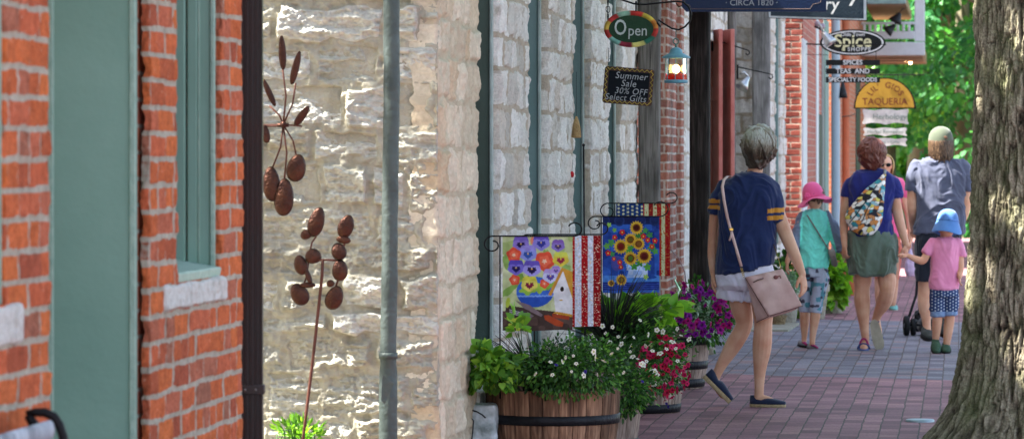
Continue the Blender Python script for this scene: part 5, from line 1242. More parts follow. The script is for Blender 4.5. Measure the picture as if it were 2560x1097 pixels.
def plant(name, label, cat, base, pxr, pyr, s, n, size, m, rs, shape=None, depth=.18, stems=True, droop=.3, group=None, dens=None, width=1.0, leafname='foliage', upb=.3, d0=0.0):
    t = thing(name, label, cat, tuple(base), group=group); cx, cy = (pxr[0] + pxr[1]) / 2, (pyr[0] + pyr[1]) / 2; rx, ry = (pxr[1] - pxr[0]) / 2, (pyr[1] - pyr[0]) / 2
    P = []
    nc = max(8, n // 14); cl = []
    while len(cl) < nc:
        u, v, w = rs.uniform(-1, 1, 3)
        if u * u + v * v + w * w * .9 > 1: continue
        if dens and not dens(u, v): continue
        cl.append((u, v, w))
    for u, v, w in cl:
        for k in range(n // nc):
            q = WZ(cx + u * rx + rs.normal() * rx * .1, cy + v * ry + rs.normal() * ry * .1, F / s + d0) + FWD * (w * depth + rs.normal() * .02); P.append(q[:])
    P = np.array(P); P[:, 2] = np.maximum(P[:, 2], .01); c = P.mean(0); dirs = (P - c) / (np.abs(P - c).max(0) + 1e-6)
    leaves(P, size, leafname, m, t, rs, dirs=dirs, droop=droop, shape=shape, width=width, upb=upb)
    if stems:
        mb = MB()
        for q in P[rs.permutation(len(P))[:min(60, len(P) // 8)]]:
            q = Vector(q); b = Vector(base) + Vector((rs.normal() * .04, rs.normal() * .04, 0)); mid = b.lerp(q, .5) + UP * .05
            mb.tube([b, mid, q], [.003, .0022, .0012], 5)
        mb.build('stems', GRNL, t, True)
    return t
def flower_mesh(name, m, stops, r, throat, seed):
    """funnel flower with five ruffled lobes; Col attribute holds its own petal pattern"""
    rs = np.random.default_rng(seed); n = 30; rings = []; cols = []
    prof = [(.05, -.75), (.10, -.35), (.22, -.05), (.5, .06), (.8, .06), (1.0, -.02)]
    for f_, z in prof:
        ring = []
        for k in range(n):
            a = 2 * PI * k / n; lobe = 1 - .16 * abs(math.cos(a * 2.5)) ** 6 * (f_ ** 2) * 2 + .03 * rs.normal() * f_
            ring.append(Vector((r * f_ * lobe * math.cos(a), r * f_ * lobe * math.sin(a), r * (z + .06 * math.sin(a * 5 + 1) * f_ ** 2 + .03 * rs.normal() * f_ ** 2))))
            g = min(1, max(0, (f_ - .15) / .25)); vein = .88 + .12 * math.sin(a * 10)
            cols.append([throat[j] * (1 - g) + stops[j] * g * vein for j in range(3)])
        rings.append(ring)
    mb = MB(); mb.loft(rings, cap=False); me = mkmesh(name, mb.v, mb.f, m, None, True, col=cols)
    d = me.data; bpy.data.objects.remove(me); return d
PET = mat_attr('petal', rough=.6, bump=.05, var=.08, vscale=80, transl=.25)
FLW = {k: flower_mesh('flower', PET, lin(c), r, lin(t_), i) for i, (k, c, r, t_) in enumerate((
    ('white', 'eeeadb', .021, 'b5b548'), ('white2', 'f2eedc', .019, '8d7a30'), ('crim', 'b3153c', .018, '5a0a20'), ('rose', 'c92a5e', .018, '7a1030'), ('mag', 'a01a86', .028, '4c0a50'), ('mag2', '8a1a94', .026, '3c0a50'), ('mag3', 'b81c74', .026, '5a0a40'), ('vio', '3c2a86', .013, '20123c')))}
def flowers(t, keys, pts, s, rs, d=-.14, jitter=.05, scale=1.0, zed=None):
    M = world_of(t).inverted()
    for i, (px, py) in enumerate(pts):
        w = WZ(px, py, F / s) + FWD * (d + rs.uniform(-jitter, jitter))
        o = bpy.data.objects.new('flower', FLW[keys[int(rs.integers(len(keys)))]]); COL.objects.link(o); o.parent = t; o.location = M @ w
        nrm = Vector((rs.normal() * .8, -.75 + rs.normal() * .5, .35 + rs.normal() * .5)).normalized()
        o.rotation_euler = (nrm.to_track_quat('Z', 'Y') @ Matrix.Rotation(rs.uniform(0, 6), 3, 'Z').to_quaternion()).to_euler(); k = scale * rs.uniform(.55, 1.25); o.scale = (k, k, k)
def scatter(rs, n, xr, yr, mind, inside=None):
    out = []
    tries = 0
    while len(out) < n and tries < 9000:
        tries += 1; x, y = rs.uniform(*xr), rs.uniform(*yr)
        u, v = (x - sum(xr) / 2) / (xr[1] - xr[0]) * 2, (y - sum(yr) / 2) / (yr[1] - yr[0]) * 2
        if inside and not inside(u, v): continue
        if all((x - a) ** 2 + (y - b) ** 2 > mind ** 2 for a, b in out): out.append((x, y))
    return out
rs = np.random.default_rng(101)
c1 = B1.location; rim = lambda b, h, dx=0, dy=0: (b.location.x + dx, b.location.y + dy, h)
H2 = np.array([(0, 0, 0), (.40, .02, .06), (.52, .38, .05), (0, 1.0, -.12), (-.52, .38, .05), (-.40, .02, .06)])
plant('sweet_potato_vine', 'bright green lobed vine spilling over the left of the big brown barrel', 'plant', rim(B1, .40, -.2), (1160, 1296), (858, 975), 566, 400, .042, LIME2, rs, shape=HEART, depth=.16, dens=lambda u, v: v > -.3 or u < .3)
t = plant('petunia', 'small pale petunias with dense green leaves along the rim of the big brown barrel', 'flowers', rim(B1, .42, 0, -.1), (1280, 1580), (848, 988), 565, 2600, .024, GRNL, rs, depth=.2, width=.75, dens=lambda u, v: True)
pts = [(1338, 930), (1380, 933), (1428, 925), (1413, 890), (1440, 906), (1405, 900), (1492, 932), (1487, 890), (1508, 899), (1483, 876), (1557, 927), (1543, 868), (1600, 905), (1376, 902), (1459, 935), (1432, 885), (1527, 880)]
flowers(t, ['white', 'white2'], pts, 572, rs, d=-.10, jitter=.04, scale=.62); flowers(t, ['vio'], [(1390, 909), (1462, 925), (1605, 950)], 572, rs, d=-.10, scale=.9)
def grass(name, label, base, px0, s, n, hgt, spread, rs, m=DKG, w=.0035, lean=0):
    t = thing(name, label, 'grass', tuple(base)); mb = MB(); b = Vector(base)
    for i in range(n):
        a = rs.uniform(0, 2 * PI); L_ = hgt * rs.uniform(.5, 1.1); o = spread * rs.uniform(.2, 1) ** .7
        d = RIGHT * math.cos(a) + FWD * math.sin(a); p0 = b + d * .03 * rs.random(); pts = []
        for k in range(7): u = k / 6; pts.append(p0 + d * (o * u ** 1.6) + RIGHT * lean * u + UP * (L_ * (u - .45 * (o / spread) * u * u * 1.1)))
        mb.cur = float(rs.random()); mb.tube(pts, [w * (1 - .85 * (k / 6)) for k in range(7)], 4, flat=.3)
    mb.build('blades', m, t, True); return t
grass('fountain_grass', 'dark arching grass in the big brown barrel around the flag pole', rim(B1, .41, -.08, -.05), 0, 0, 260, .33, .34, rs, w=.0045)
grass('green_sedge', 'fresh green grass tuft in the middle of the big brown barrel', rim(B1, .41, .0, .08), 0, 0, 220, .24, .20, rs, m=GRNL, w=.004)
grass('fountain_grass', 'dark purple grass rising behind the sunflower flag', rim(B2, .42, .10, .4), 0, 0, 300, .58, .30, rs, w=.0048)
plant('sweet_potato_vine', 'lime heart leaved vine between the two upright garden flags and the glass ornament', 'plant', (B2.location.x + .13, B2.location.y + .5, .5), (1480, 1722), (735, 855), 492, 250, .064, LIME, rs, shape=HEART, depth=.2, droop=.1)
plant('trailing_vine', 'feathery green trailing plant hanging between the first two barrels', 'plant', rim(B2, .42, .15, -.1), (1515, 1650), (920, 1038), 512, 1300, .026, GRNL, rs, depth=.14, width=.6, dens=lambda u, v: u + v * .3 < .8)
t = plant('petunia', 'mass of cream white petunias over the second and third barrels', 'flowers', rim(B2, .42, .1, .1), (1480, 1715), (790, 960), 495, 3000, .026, GRNL, rs, depth=.2, width=.6)
pts = [(1598, 797), (1552, 858), (1575, 862), (1583, 800 + 40), (1505, 813), (1512, 830), (1505, 845), (1523, 853), (1545, 840), (1500, 873), (1640, 822), (1655, 826), (1690, 818), (1700, 835), (1720, 845), (1655, 851), (1680, 852), (1692, 899), (1592, 893), (1606, 908), (1615, 900), (1635, 925), (1632, 955), (1573, 875), (1580, 888), (1560, 840), (1612, 862), (1648, 880), (1665, 870), (1530, 815), (1620, 835)]
pts += scatter(rs, 8, (1500, 1715), (795, 960), 17)
flowers(t, ['white', 'white2'], pts, 508, rs, d=-.10, jitter=.05, scale=.8)
t = plant('petunia', 'crimson petunias trailing down the front of the third barrel', 'flowers', rim(B3, .40, .1), (1590, 1722), (840, 985), 470, 1400, .024, GRNL, rs, depth=.16, width=.6)
pts = scatter(rs, 74, (1588, 1726), (838, 998), 8.5, inside=lambda u, v: u * u + v * v < 1 and (u > -.5 or v < .2))
flowers(t, ['crim', 'rose', 'rose'], pts, 498, rs, d=-.12, jitter=.03, scale=1.0)
flowers(t, ['vio'], [(1663, 1003), (1668, 1012), (1650, 960)], 455, rs, d=-.18)
t = plant('petunia', 'magenta petunias with silvery foliage in the barrel beside the dark post', 'flowers', rim(B4, .40, .05), (1672, 1832), (705, 862), 392, 1200, .042, GRNL, rs, depth=.18, width=.6, dens=lambda u, v: True)
leaves(np.array([WZ(1745 + rs.normal() * 30, 778 + rs.normal() * 26, F / 392)[:] + np.array((FWD * (-.16 + rs.normal() * .04))[:]) for _ in range(380)]), .036, 'silver_foliage', SILV, t, rs, width=.55)
pts = scatter(rs, 76, (1668, 1838), (696, 838), 10, inside=lambda u, v: (u * u + v * v < 1.05) and not (abs(u) < .28 and -.05 < v < .55))
pts += [(1795, 800), (1790, 812), (1752, 812), (1756, 826), (1742, 800), (1826, 775)]
flowers(t, ['mag', 'mag2', 'mag3'], pts, 398, rs, d=-.16, jitter=.06, scale=1.0)
plant('sweet_potato_vine', 'single spray of yellow green leaves in front of the pansy flag', 'plant', rim(B1, .42, -.14, -.05), (1265, 1310), (775, 850), 585, 26, .042, LIME, rs, shape=HEART, depth=.05, droop=-.4)

# planters further along the wall
TC = mat('terracotta', lin('b0673f'), .85, var=.1, scale=20, bump=.3)
def pot(px, s, r, h, label, m=TC, name='flower_pot', cat='pot'):
    g = W(px, 400 + EYE * s, s); c = Vector((g.x, g.y, 0)); t = thing(name, label, cat, tuple(c)); b = MB()
    b.lathe(c, [(.001, .002), (r * .72, .002), (r * .92, h * .8), (r * .93, h * .8), (r, h * .8), (r * 1.02, h * .98), (r * .98, h), (r * .9, h), (r * .88, h * .9), (.001, h * .88)], 30, False); b.build('pot_body', m, t, auto=40)
    b = MB(); b.lathe(c, [(r * .87, h * .9), (.001, h * .93)], 20, False); b.build('soil', SOIL, t, True); return t
pot(2080, 262, .13, .24, 'grey pot hidden under the lime vine by the girl', PS); pot(1955, 280, .17, .30, 'grey stone pot under the blue green shrub behind the navy tee', PS)
pot(2113, 232, .15, .42, 'orange terracotta pot right of the lime vine'); pot(2030, 272, .16, .32, 'grey stone pot behind the legs of the girl', PS)
WICK = mat('wicker', lin('b39a76'), .9, var=.2, scale=60, bump=.9, bscale=70, bdist=.006); pot(1946, 285, .075, .10, 'small tan wicker basket on the pale doorstep stone', WICK, 'wicker_basket', 'basket')
plant('sweet_potato_vine', 'large lime green vine spilling beside the patterned leggings', 'plant', W(2080, 400 + 1.16 * 262, 262), (2036, 2122), (632, 770), 264, 640, .066, LIME, rs, shape=HEART, depth=.25)
plant('leafy_shrub', 'green leafy shrub between the two walkers at the wall', 'plant', W(1950, 400 + 1.2 * 276, 276), (1925, 1998), (600, 792), 276, 620, .07, GRNL, rs, depth=.25)
plant('sweet_potato_vine', 'lime vine cascading behind the woman in navy and her bag', 'plant', W(1990, 400 + 1.2 * 270, 270), (1925, 2020), (700, 815), 270, 260, .075, LIME, rs, shape=HEART, depth=.2)
plant('silver_shrub', 'silvery leaved plant in front of the green shrub by the wall', 'plant', W(1972, 400 + 1.2 * 280, 280), (1950, 2005), (670, 755), 284, 260, .045, SILV, rs, depth=.12)
plant('garden_plant', 'yellow green leafy plant poking up at the foot of the tan end wall', 'plant', W(733, 1150, 625), (668, 800), (1048, 1125), 625, 420, .032, LIME, rs, depth=.12, width=.5, droop=-.5)
plant('garden_plant', 'red and green sprig squeezed between the downspout and the yard', 'plant', W(600, 1150, 680), (585, 625), (1010, 1110), 680, 90, .03, mat_leaf('red_leaf', [(0, lin('b32a40')), (.6, lin('cf3f5a')), (1, lin('4f8033'))]), rs, depth=.08)

# ================================================================ GARDEN FLAGS
class Art:
    def __init__(s, w, h, bg): s.w, s.h = w, h; s.X, s.Y = np.meshgrid((np.arange(w) + .5) / w, (np.arange(h) + .5) / h, indexing='ij'); s.C = np.tile(np.array(lin(bg)), (w, h, 1)); s.asp = h / w
    def n(s, f, seed=0): return vnoise(s.X * f + seed, s.Y * f * s.asp + seed * 2, seed)
    def put(s, m, c, soft=None):
        c = np.array(lin(c) if isinstance(c, str) else c); s.C[m] = c
    def ell(s, x, y, rx, ry, c, rag=0, rot=0, seed=0):
        dx, dy = s.X - x, (s.Y - y) * s.asp; ry = ry * s.asp; a = math.radians(rot); u = dx * math.cos(a) + dy * math.sin(a); v = -dx * math.sin(a) + dy * math.cos(a)
        an = np.arctan2(v / ry, u / rx); s.put((u / rx) ** 2 + (v / ry) ** 2 < (1 + rag * np.sin(an * 5 + seed)) ** 2, c)
    def poly(s, pts, c):
        m = np.zeros_like(s.X, bool); n = len(pts)
        for i in range(n):
            x1, y1 = pts[i]; x2, y2 = pts[(i + 1) % n]
            if y1 == y2: continue
            m ^= ((s.Y > min(y1, y2)) & (s.Y <= max(y1, y2)) & (s.X < (x2 - x1) * (s.Y - y1) / (y2 - y1) + x1))
        s.put(m, c)
    def mottle(s, k, f, seed): s.C *= (1 + k * fbm(s.X * f + seed, s.Y * f * s.asp, seed, 3))[..., None]
def cloth_flag(root, name, art, px0, px1, py0, py1, s, d=0, ripple=.006, seed=0, double=True, skew=0):
    nu, nv = art.w, art.h; u = (np.arange(nu) + .5) / nu; v = (np.arange(nv) + .5) / nv; U, V = np.meshgrid(u, v, indexing='ij')
    Z = F / s + d; a = np.array(WZ(px0, py0, Z)); wx = (px1 - px0) / s; hz = (py1 - py0) / s
    rp = ripple * (np.sin(U * 7 + seed + V * 1.5) * V ** .7 + .5 * fbm(U * 3 + seed, V * 3, seed, 2))
    P = a + (U * wx + skew * V)[..., None] * np.array(RIGHT) + (-V * hz * (1 + .006 * np.sin(U * 5)))[..., None] * np.array(UP) + rp[..., None] * np.array(FWD)
    return mkmesh(name, P.reshape(-1, 3), gridfaces(nu, nv), mat_attr('printed_cloth', rough=.75, bump=.08, bscale=700, var=.04, transl=.3), root, True, col=art.C.reshape(-1, 3))
def curl(c, r0, a0, a1, n, R=RIGHT, grow=.5): return [c + (R * math.cos(a) + UP * math.sin(a)) * (r0 * (1 - grow * i / (n - 1))) for i, a in enumerate(np.linspace(a0, a1, n))]
def flagpole(root, pole_px, top_py, x1, s, zbot, d=0, lcurl=22, rcurl=18, both=True):
    Z = F / s + d; Pt = lambda x, y: WZ(x, y, Z); m = MB(); r = .0035
    m.tube([Pt(pole_px, top_py), (lambda q: Vector((q.x, q.y, zbot)))(Pt(pole_px, top_py))], r, 8)
    k = lcurl; m.tube([Pt(pole_px + 6, top_py), Pt(pole_px - k * .6, top_py)] + [Pt(pole_px - k * .75 + k * f_ * math.cos(a), top_py + k * .9 + k * .9 * f_ * -math.sin(a)) for a, f_ in zip(np.linspace(PI / 2 + .2, PI * 2.5, 18), np.linspace(1, .42, 18))], r, 7)
    m.tube([Pt(pole_px, top_py), Pt(x1 + 6, top_py)], r, 7)
    if both: k = rcurl; m.tube([Pt(x1 - 2, top_py)] + [Pt(x1 + 4 + k * f_ * math.cos(a), top_py - k * .9 - k * .9 * f_ * math.sin(a)) for a, f_ in zip(np.linspace(-PI / 2, PI * .85, 14), np.linspace(1, .8, 14))], r, 7)
    return m.build('pole', IRON, root, True)
# pansies, basket and birdhouse
A = Art(150, 204, 'c3cf9a'); X, Y = A.X, A.Y
A.put(A.n(4, 1) > .25, 'cfd8ab'); A.put(A.n(5, 3) < -.4, 'a8bd78')
fx = lambda x: (x - 200) / 645; fy = lambda y: (y - 100) / 880
A.poly([(fx(200), fy(980)), (fx(235), fy(740)), (fx(845), fy(830)), (fx(845), fy(980))], '4a3a35'); A.put((Y > fy(760)) & (A.n(9, 2) > .1) & (Y > fy(800)), '5f4a44')
for x, y, rx, ry, r, c in ((250, 360, 40, 90, -30, '8fb35e'), (270, 600, 30, 110, 50, '86ad55'), (600, 280, 30, 50, 0, '8fb060'), (790, 400, 40, 30, 20, '90b866'), (520, 540, 55, 50, 0, '7fae4a'), (400, 560, 60, 70, 0, '96bf4a'), (560, 590, 50, 60, 30, 'a5c84f'), (640, 540, 40, 60, -20, '86b24a'), (450, 500, 30, 30, 0, '6f9a40'), (350, 480, 50, 30, 0, '7ba648')): A.ell(fx(x), fy(y), rx / 645, ry / 880, c, .15, r)
A.ell(fx(500), fy(620), 172 / 645, 140 / 880, '3f6fd0'); A.put((Y > fy(540)) & (Y < fy(770)) & ((X - fx(500)) ** 2 / (.267 ** 2) + (Y - fy(620)) ** 2 / (.16 ** 2) < 1) & (np.sin(X * 70) * .012 + Y > fy(660)), '2f58bb')
A.put(((X - fx(500)) ** 2 / (.267 ** 2) + (Y - fy(620)) ** 2 / (.16 ** 2) < 1) & (np.abs(Y - fy(655) - .006 * np.abs(np.sin(X * 60))) < .008), '7fa6ea')
for x, y, rx, ry, c in ((430, 600, 70, 45, '96bf4a'), (540, 580, 60, 50, 'a5c84f'), (620, 560, 50, 40, '86b24a')): A.ell(fx(x), fy(y), rx / 645, ry / 880, c, .2)
def pansy(x, y, r, c1, c2, cd, ce='e8c34a'):
    for dx, dy, rr in ((-.35, -.35, .62), (.35, -.35, .62), (-.5, .15, .55), (.5, .15, .55), (0, .38, .62)): A.ell(fx(x + dx * r), fy(y + dy * r), rr * r / 645, rr * r / 880, c1 if dy < 0 else c2, .04)
    for dx, dy in ((-.28, .12), (.28, .12), (0, .36)): A.ell(fx(x + dx * r), fy(y + dy * r), .24 * r / 645, .28 * r / 880, cd, .2)
    A.ell(fx(x), fy(y + .05 * r), .1 * r / 645, .1 * r / 880, ce)
A.ell(fx(475), fy(150), .03, .04, 'e58a70'); pansy(370, 175, 72, '7b66c4', '8d7ad0', '2a1c52'); pansy(555, 165, 75, '6a55bd', '8f88dc', '3a3f9c'); pansy(710, 195, 58, '8260b4', '8a78c8', '51406a'); pansy(435, 265, 78, '9a8fe0', '8f9be6', '3355a8')
for x, y, r in ((305, 280, 65), (585, 340, 88), (312, 510, 48), (585, 545, 42)): A.ell(fx(x), fy(y), r / 645, r / 880, 'e0563c', .09, 0, x); A.ell(fx(x), fy(y), r * .6 / 645, r * .6 / 880, 'ea6e50', .12, 0, x); A.ell(fx(x), fy(y), r * .22 / 645, r * .22 / 880, 'f3c9a8', .3)
pansy(735, 320, 70, 'cdd65a', 'd9c94a', '9a2f48'); pansy(325, 395, 72, '5b4db8', '7a70d2', '26205e'); pansy(470, 405, 78, '6a5ac0', 'a29be8', '2c1f4e'); pansy(640, 475, 68, 'b8a4e0', 'c9cdf2', '5a4aa0'); pansy(690, 420, 38, 'a68ad6', 'b79be0', '6a55a8'); pansy(448, 545, 72, 'd9d24f', 'e2d768', '7a1f3c')
A.poly([(fx(740), fy(400)), (fx(840), fy(480)), (fx(845), fy(850)), (fx(690), fy(830)), (fx(665), fy(620))], 'e5e6ea'); A.poly([(fx(745), fy(400)), (fx(845), fy(440)), (fx(845), fy(700)), (fx(800), fy(560))], 'd09a3c'); A.poly([(fx(745), fy(395)), (fx(760), fy(420)), (fx(648), fy(660)), (fx(618), fy(650))], 'c98f3a')
A.ell(fx(747), fy(600), 17 / 645, 24 / 880, '2a1f1a'); A.ell(fx(738), fy(702), 18 / 645, 6 / 880, 'c9a95a'); A.poly([(fx(660), fy(820)), (fx(690), fy(805)), (fx(840), fy(835)), (fx(838), fy(862))], 'd29a3a')
A.poly([(fx(262), fy(770)), (fx(410), fy(800)), (fx(400), fy(850)), (fx(275), fy(830))], '45404a')
for k in range(3): A.poly([(fx(265), fy(782 + k * 16)), (fx(400), fy(812 + k * 13)), (fx(400), fy(818 + k * 13)), (fx(265), fy(789 + k * 16))], 'c8c4cc')
A.poly([(fx(315), fy(695)), (fx(450), fy(740)), (fx(570), fy(830)), (fx(555), fy(850)), (fx(400), fy(770))], '85747a'); A.poly([(fx(430), fy(800)), (fx(490), fy(840)), (fx(450), fy(865)), (fx(410), fy(850))], '7a6d72')
A.poly([(fx(580), fy(840)), (fx(620), fy(835)), (fx(760), fy(910)), (fx(750), fy(950)), (fx(690), fy(940)), (fx(590), fy(880))], 'b04a2a'); A.poly([(fx(655), fy(825)), (fx(815), fy(850)), (fx(810), fy(885)), (fx(660), fy(860))], 'a8452a')
for x, y, r in ((285, 870, -70), (330, 880, 60), (300, 930, 100), (350, 945, 20), (250, 720, 10)): A.ell(fx(x), fy(y), 20 / 645, 48 / 880, 'b9cc4a', 0, r)
A.mottle(.16, 14, 2); A.C *= .82
t1 = thing('garden_flag', 'garden flag printed with pansies in a blue basket and a white birdhouse', 'flag', rim(B1, .42, -.2), TH)
cloth_flag(t1, 'cloth', A, 1256, 1432, 588, 826, 562, seed=1); flagpole(t1, 1250, 590, 1432, 562, .40, lcurl=24, rcurl=20)
# red and white sequin stripes
A = Art(120, 168, 'cfd0de'); X, Y = A.X, A.Y
for a, b, c in ((0, .10, 'b01c20'), (.24, .36, 'a5181c'), (.50, .60, 'a5181c'), (.70, .80, 'a5181c'), (.88, 1.01, '8f1318')): A.put((X >= a) & (X < b), c)
spk = vnoise(X * 60, Y * 90, 1); A.C *= (1 + .35 * spk)[..., None]; A.put((vnoise(X * 70, Y * 100, 5) > .72), 'e9c9b0'); A.put((X < .32) & (Y < .3), '24306a')
t2 = thing('garden_flag', 'garden flag of glittering red and white stripes just behind the pansy flag', 'flag', rim(B1, .42, .1, .2), TH)
cloth_flag(t2, 'cloth', A, 1340, 1502, 588, 817, 520, seed=3, ripple=.004); flagpole(t2, 1336, 586, 1500, 520, .30, rcurl=17)
# sunflowers in a vase
A = Art(150, 204, '2c4a9e'); X, Y = A.X, A.Y; fx = lambda x: (x - 90) / 520; fy = lambda y: (y - 220) / 690
A.put(A.n(5, 2) > .15, '3560bc'); A.put(A.n(6, 7) < -.3, '213a86'); A.put(Y < fy(295), '1d2550')
for x in (110, 245, 440, 565): A.ell(fx(x), fy(262), .09, .07, '27386e'); A.ell(fx(x), fy(258), .07, .05, '202c5c')
A.ell(fx(220), fy(640), .10, .1, '4f4f9c'); A.poly([(fx(90), fy(750)), (fx(610), fy(755)), (fx(610), fy(812)), (fx(90), fy(812))], '4f86d6'); A.put(Y > fy(812), '1f2f7c')
for k in range(5): A.put((np.abs(Y - fy(828 + k * 18) - .006 * np.sin(X * 9)) < .006), '3d57b0')
A.put((Y > fy(890)), '3f6cc8'); A.ell(fx(520), fy(770), .12, .025, '274a9c')
A.poly([(fx(310), fy(770)), (fx(330), fy(700)), (fx(300), fy(650)), (fx(500), fy(640)), (fx(505), fy(690)), (fx(500), fy(770))], '9db8ea'); A.put((Y > fy(650)) & (Y < fy(770)) & (X > fx(310)) & (X < fx(500)) & (A.n(12, 4) > .1), 'c3d4f4')
for x, y, r, c in ((150, 300, 20, '9fce5a'), (200, 345, 18, '7fb54a'), (170, 460, 30, '4f9450'), (130, 490, 26, '6aa84a'), (540, 500, 34, '3f8a4a'), (570, 540, 24, '57a048'), (480, 350, 24, '4f9c50'), (520, 390, 26, '4a8f50'), (330, 510, 40, '4f9a40'), (380, 670, 30, '4a9440'), (500, 680, 30, '5aa040'), (430, 640, 30, '3f8a3a'), (485, 768, 22, 'a9cc5a'), (180, 560, 22, '4a9050'), (420, 400, 40, '3a7a40'), (360, 440, 50, '3f8040')): A.ell(fx(x), fy(y), r / 520, r / 690, c, .25, 0, x)
for x, y, r in ((270, 365, 24), (202, 410, 22), (462, 402, 24), (502, 436, 22), (568, 442, 24), (540, 495, 22), (142, 550, 24), (195, 602, 18), (248, 632, 22), (258, 675, 20)): A.ell(fx(x), fy(y), r / 520, r / 690, 'd0302a', .12, 0, x); A.ell(fx(x), fy(y), 6 / 520, 7 / 690, 'f0d070')
def sunf(x, y, r, cc):
    dx, dy = (X - fx(x)) * 520 / r, (Y - fy(y)) * 690 / r; an = np.arctan2(dy, dx); rr = np.hypot(dx, dy); rag = 1 - .22 * np.abs(np.sin(an * 8 + x)); A.put(rr < rag, 'e0b43a'); A.put((rr < rag * .8) & (np.sin(an * 16) > .2), 'cf9428'); A.put(rr < .52, '7a3a1c'); A.put(rr < .34, cc)
for q in ((345, 430, 62, '6a5a20'), (420, 470, 60, '8a5a2a'), (400, 325, 66, '4a1c14'), (258, 492, 72, '7a1f1c'), (345, 598, 68, '5a7a2a'), (470, 580, 76, '5c1c18'), (262, 790, 55, '9a7a2a'), (170, 820, 34, '9a6a2a')): sunf(*q)
A.mottle(.2, 16, 5); A.C *= .9
t3 = thing('garden_flag', 'garden flag printed with sunflowers and red blossoms in a pale vase on blue', 'flag', (B2.location.x + .1, B2.location.y + .9, .4), TH)
cloth_flag(t3, 'cloth', A, 1506, 1649, 540, 732, 455, seed=5, ripple=.005); flagpole(t3, 1503, 541, 1646, 455, .30, lcurl=20, rcurl=22)
# stars and stripes
A = Art(132, 180, 'cfcfa0'); X, Y = A.X, A.Y
for i in range(4): A.put((X > .44 + i * .155) & (X < .44 + i * .155 + .085), ('b0201f' if i != 1 else '8e1a1c'))
A.put((X > .93), 'a01a1c'); A.put(X < .50, '1f3f7a')
for i in range(6):
    for j in range(12):
        x, y = .05 + i * .085, .03 + j * .05 + (.025 if i % 2 else 0); 
        if x < .48: A.ell(x, y, .02, .014, 'e3dfae', .3, 0, i)
A.put((X > .5) & (vnoise(X * 50, Y * 70, 2) > .6), 'b86a3a'); A.mottle(.1, 20, 8)
t4 = thing('garden_flag', 'garden flag of stars and stripes half hidden behind the sunflower flag', 'flag', (B3.location.x, B3.location.y, .3), TH)
cloth_flag(t4, 'cloth', A, 1540, 1676, 506, 691, 430, seed=7, ripple=.005); flagpole(t4, 1537, 508, 1674, 430, .25, lcurl=22, rcurl=16)

# ================================================================ SIGNS, LANTERN, IRONWORK
WHP = mat('sign_white', lin('e2e0dc'), .6, bump=0); CRM = mat('sign_cream', lin('e6dfae'), .5, bump=0); BLKP = mat('sign_black', lin('0c0d0f'), .4, var=.03, bump=.05)
def slab(pts, s, m, name, root, th=.02, d=0, bev=0):
    mb = MB(); Z = F / s + d; P_ = [WZ(x, y, Z) for x, y in pts]; mb.prism(P_, FWD, th); return mb.build(name, m, root)
def oval(cx, cy, rx, ry, n=48, a0=0, a1=2 * PI, close=False): return [(cx + rx * math.cos(a), cy + ry * math.sin(a)) for a in (np.linspace(a0, a1, n, endpoint=close))]
def ringm(cx, cy, r1, r2, s, d, m, name, root, n=60, a0=0, a1=2 * PI, th=.012):
    mb = MB(); Z = F / s + d; A_ = np.linspace(a0, a1, n); rings = []
    for a in A_:
        o_ = WZ(cx + r1[0] * math.cos(a), cy + r1[1] * math.sin(a), Z); i_ = WZ(cx + r2[0] * math.cos(a), cy + r2[1] * math.sin(a), Z); rings.append([o_, i_, i_ + FWD * th, o_ + FWD * th])
    mb.loft(rings, cap=True); return mb.build(name, m, root)
def wt(txt, m, root, px, py, s, h, d=-.004, **k): return text(txt, m, root, WZ(px, py, F / s + d), h / s, RIGHT, **k)
# OPEN oval
so = 430; t = thing('open_sign', 'green oval sign reading Open with a bright painted rim', 'sign', tuple(W(1578, 73, so)), TH)
slab(oval(1578, 73, 62, 40), so, mat('sign_green', lin('173f24'), .5, var=.08, scale=20), 'board', t, .014)
cols = ['b03a34', '2f6a5a', 'd8cf7a', '8a3040', '7fb5a8', 'a8342f', 'c9a84a', 'b53a3a', '8fb5a0', 'c03a34', 'c9b34a', 'c8803a']
RIM = mat_attr('painted_rim', rough=.5, var=.1)
mb = MB(); nn_ = 72; rings = []; cc_ = []
for i in range(nn_ + 1):
    a = 2 * PI * i / nn_; k = int(i / nn_ * 12) % 12; bl = .5 + .5 * math.sin(i * .9)
    for r in (0,): 
        ring = [WZ(1578 + (56 + 12 * q) * math.cos(a), 73 + (34 + 12 * q) * math.sin(a), F / so) - FWD * (.010 * math.sin(PI * q)) for q in (0, .25, .5, .75, 1)]
        rings.append(ring); c_ = lin(cols[k]); cc_ += [[v * (.8 + .4 * bl) for v in c_]] * 5
mb.loft(rings, cap=False, closed=False); mkmesh('painted_rim', mb.v, mb.f, RIM, t, True, col=cc_)
wt('pen', mat('sign_silver', lin('c9d3cf'), .4), t, 1594, 78, so, 38, d=-.006, bold=.0004, ext=.002, name='lettering', sx=.88, shear=.04)
wt('O', mat('sign_silver', lin('c9d3cf'), .4), t, 1551, 71, so, 54, d=-.007, ext=.002, name='initial', sx=.72, bold=.0012)
m = MB(); m.tube([W(1519, 50, so), W(1521, -40, so)], .003, 6)
for i in range(5): m.tube([W(1520, 42 - i * 18, so) + RIGHT * .012 * math.cos(a) * (1 if i % 2 else .3) + UP * .02 * math.sin(a) + FWD * .01 * math.cos(a) for a in np.linspace(0, 2 * PI, 9)], .0025, 5)
m.tube([W(1590, 30, so), W(1590, 4, so)], .005, 6); m.build('hanger_chain', IRON, t, True)
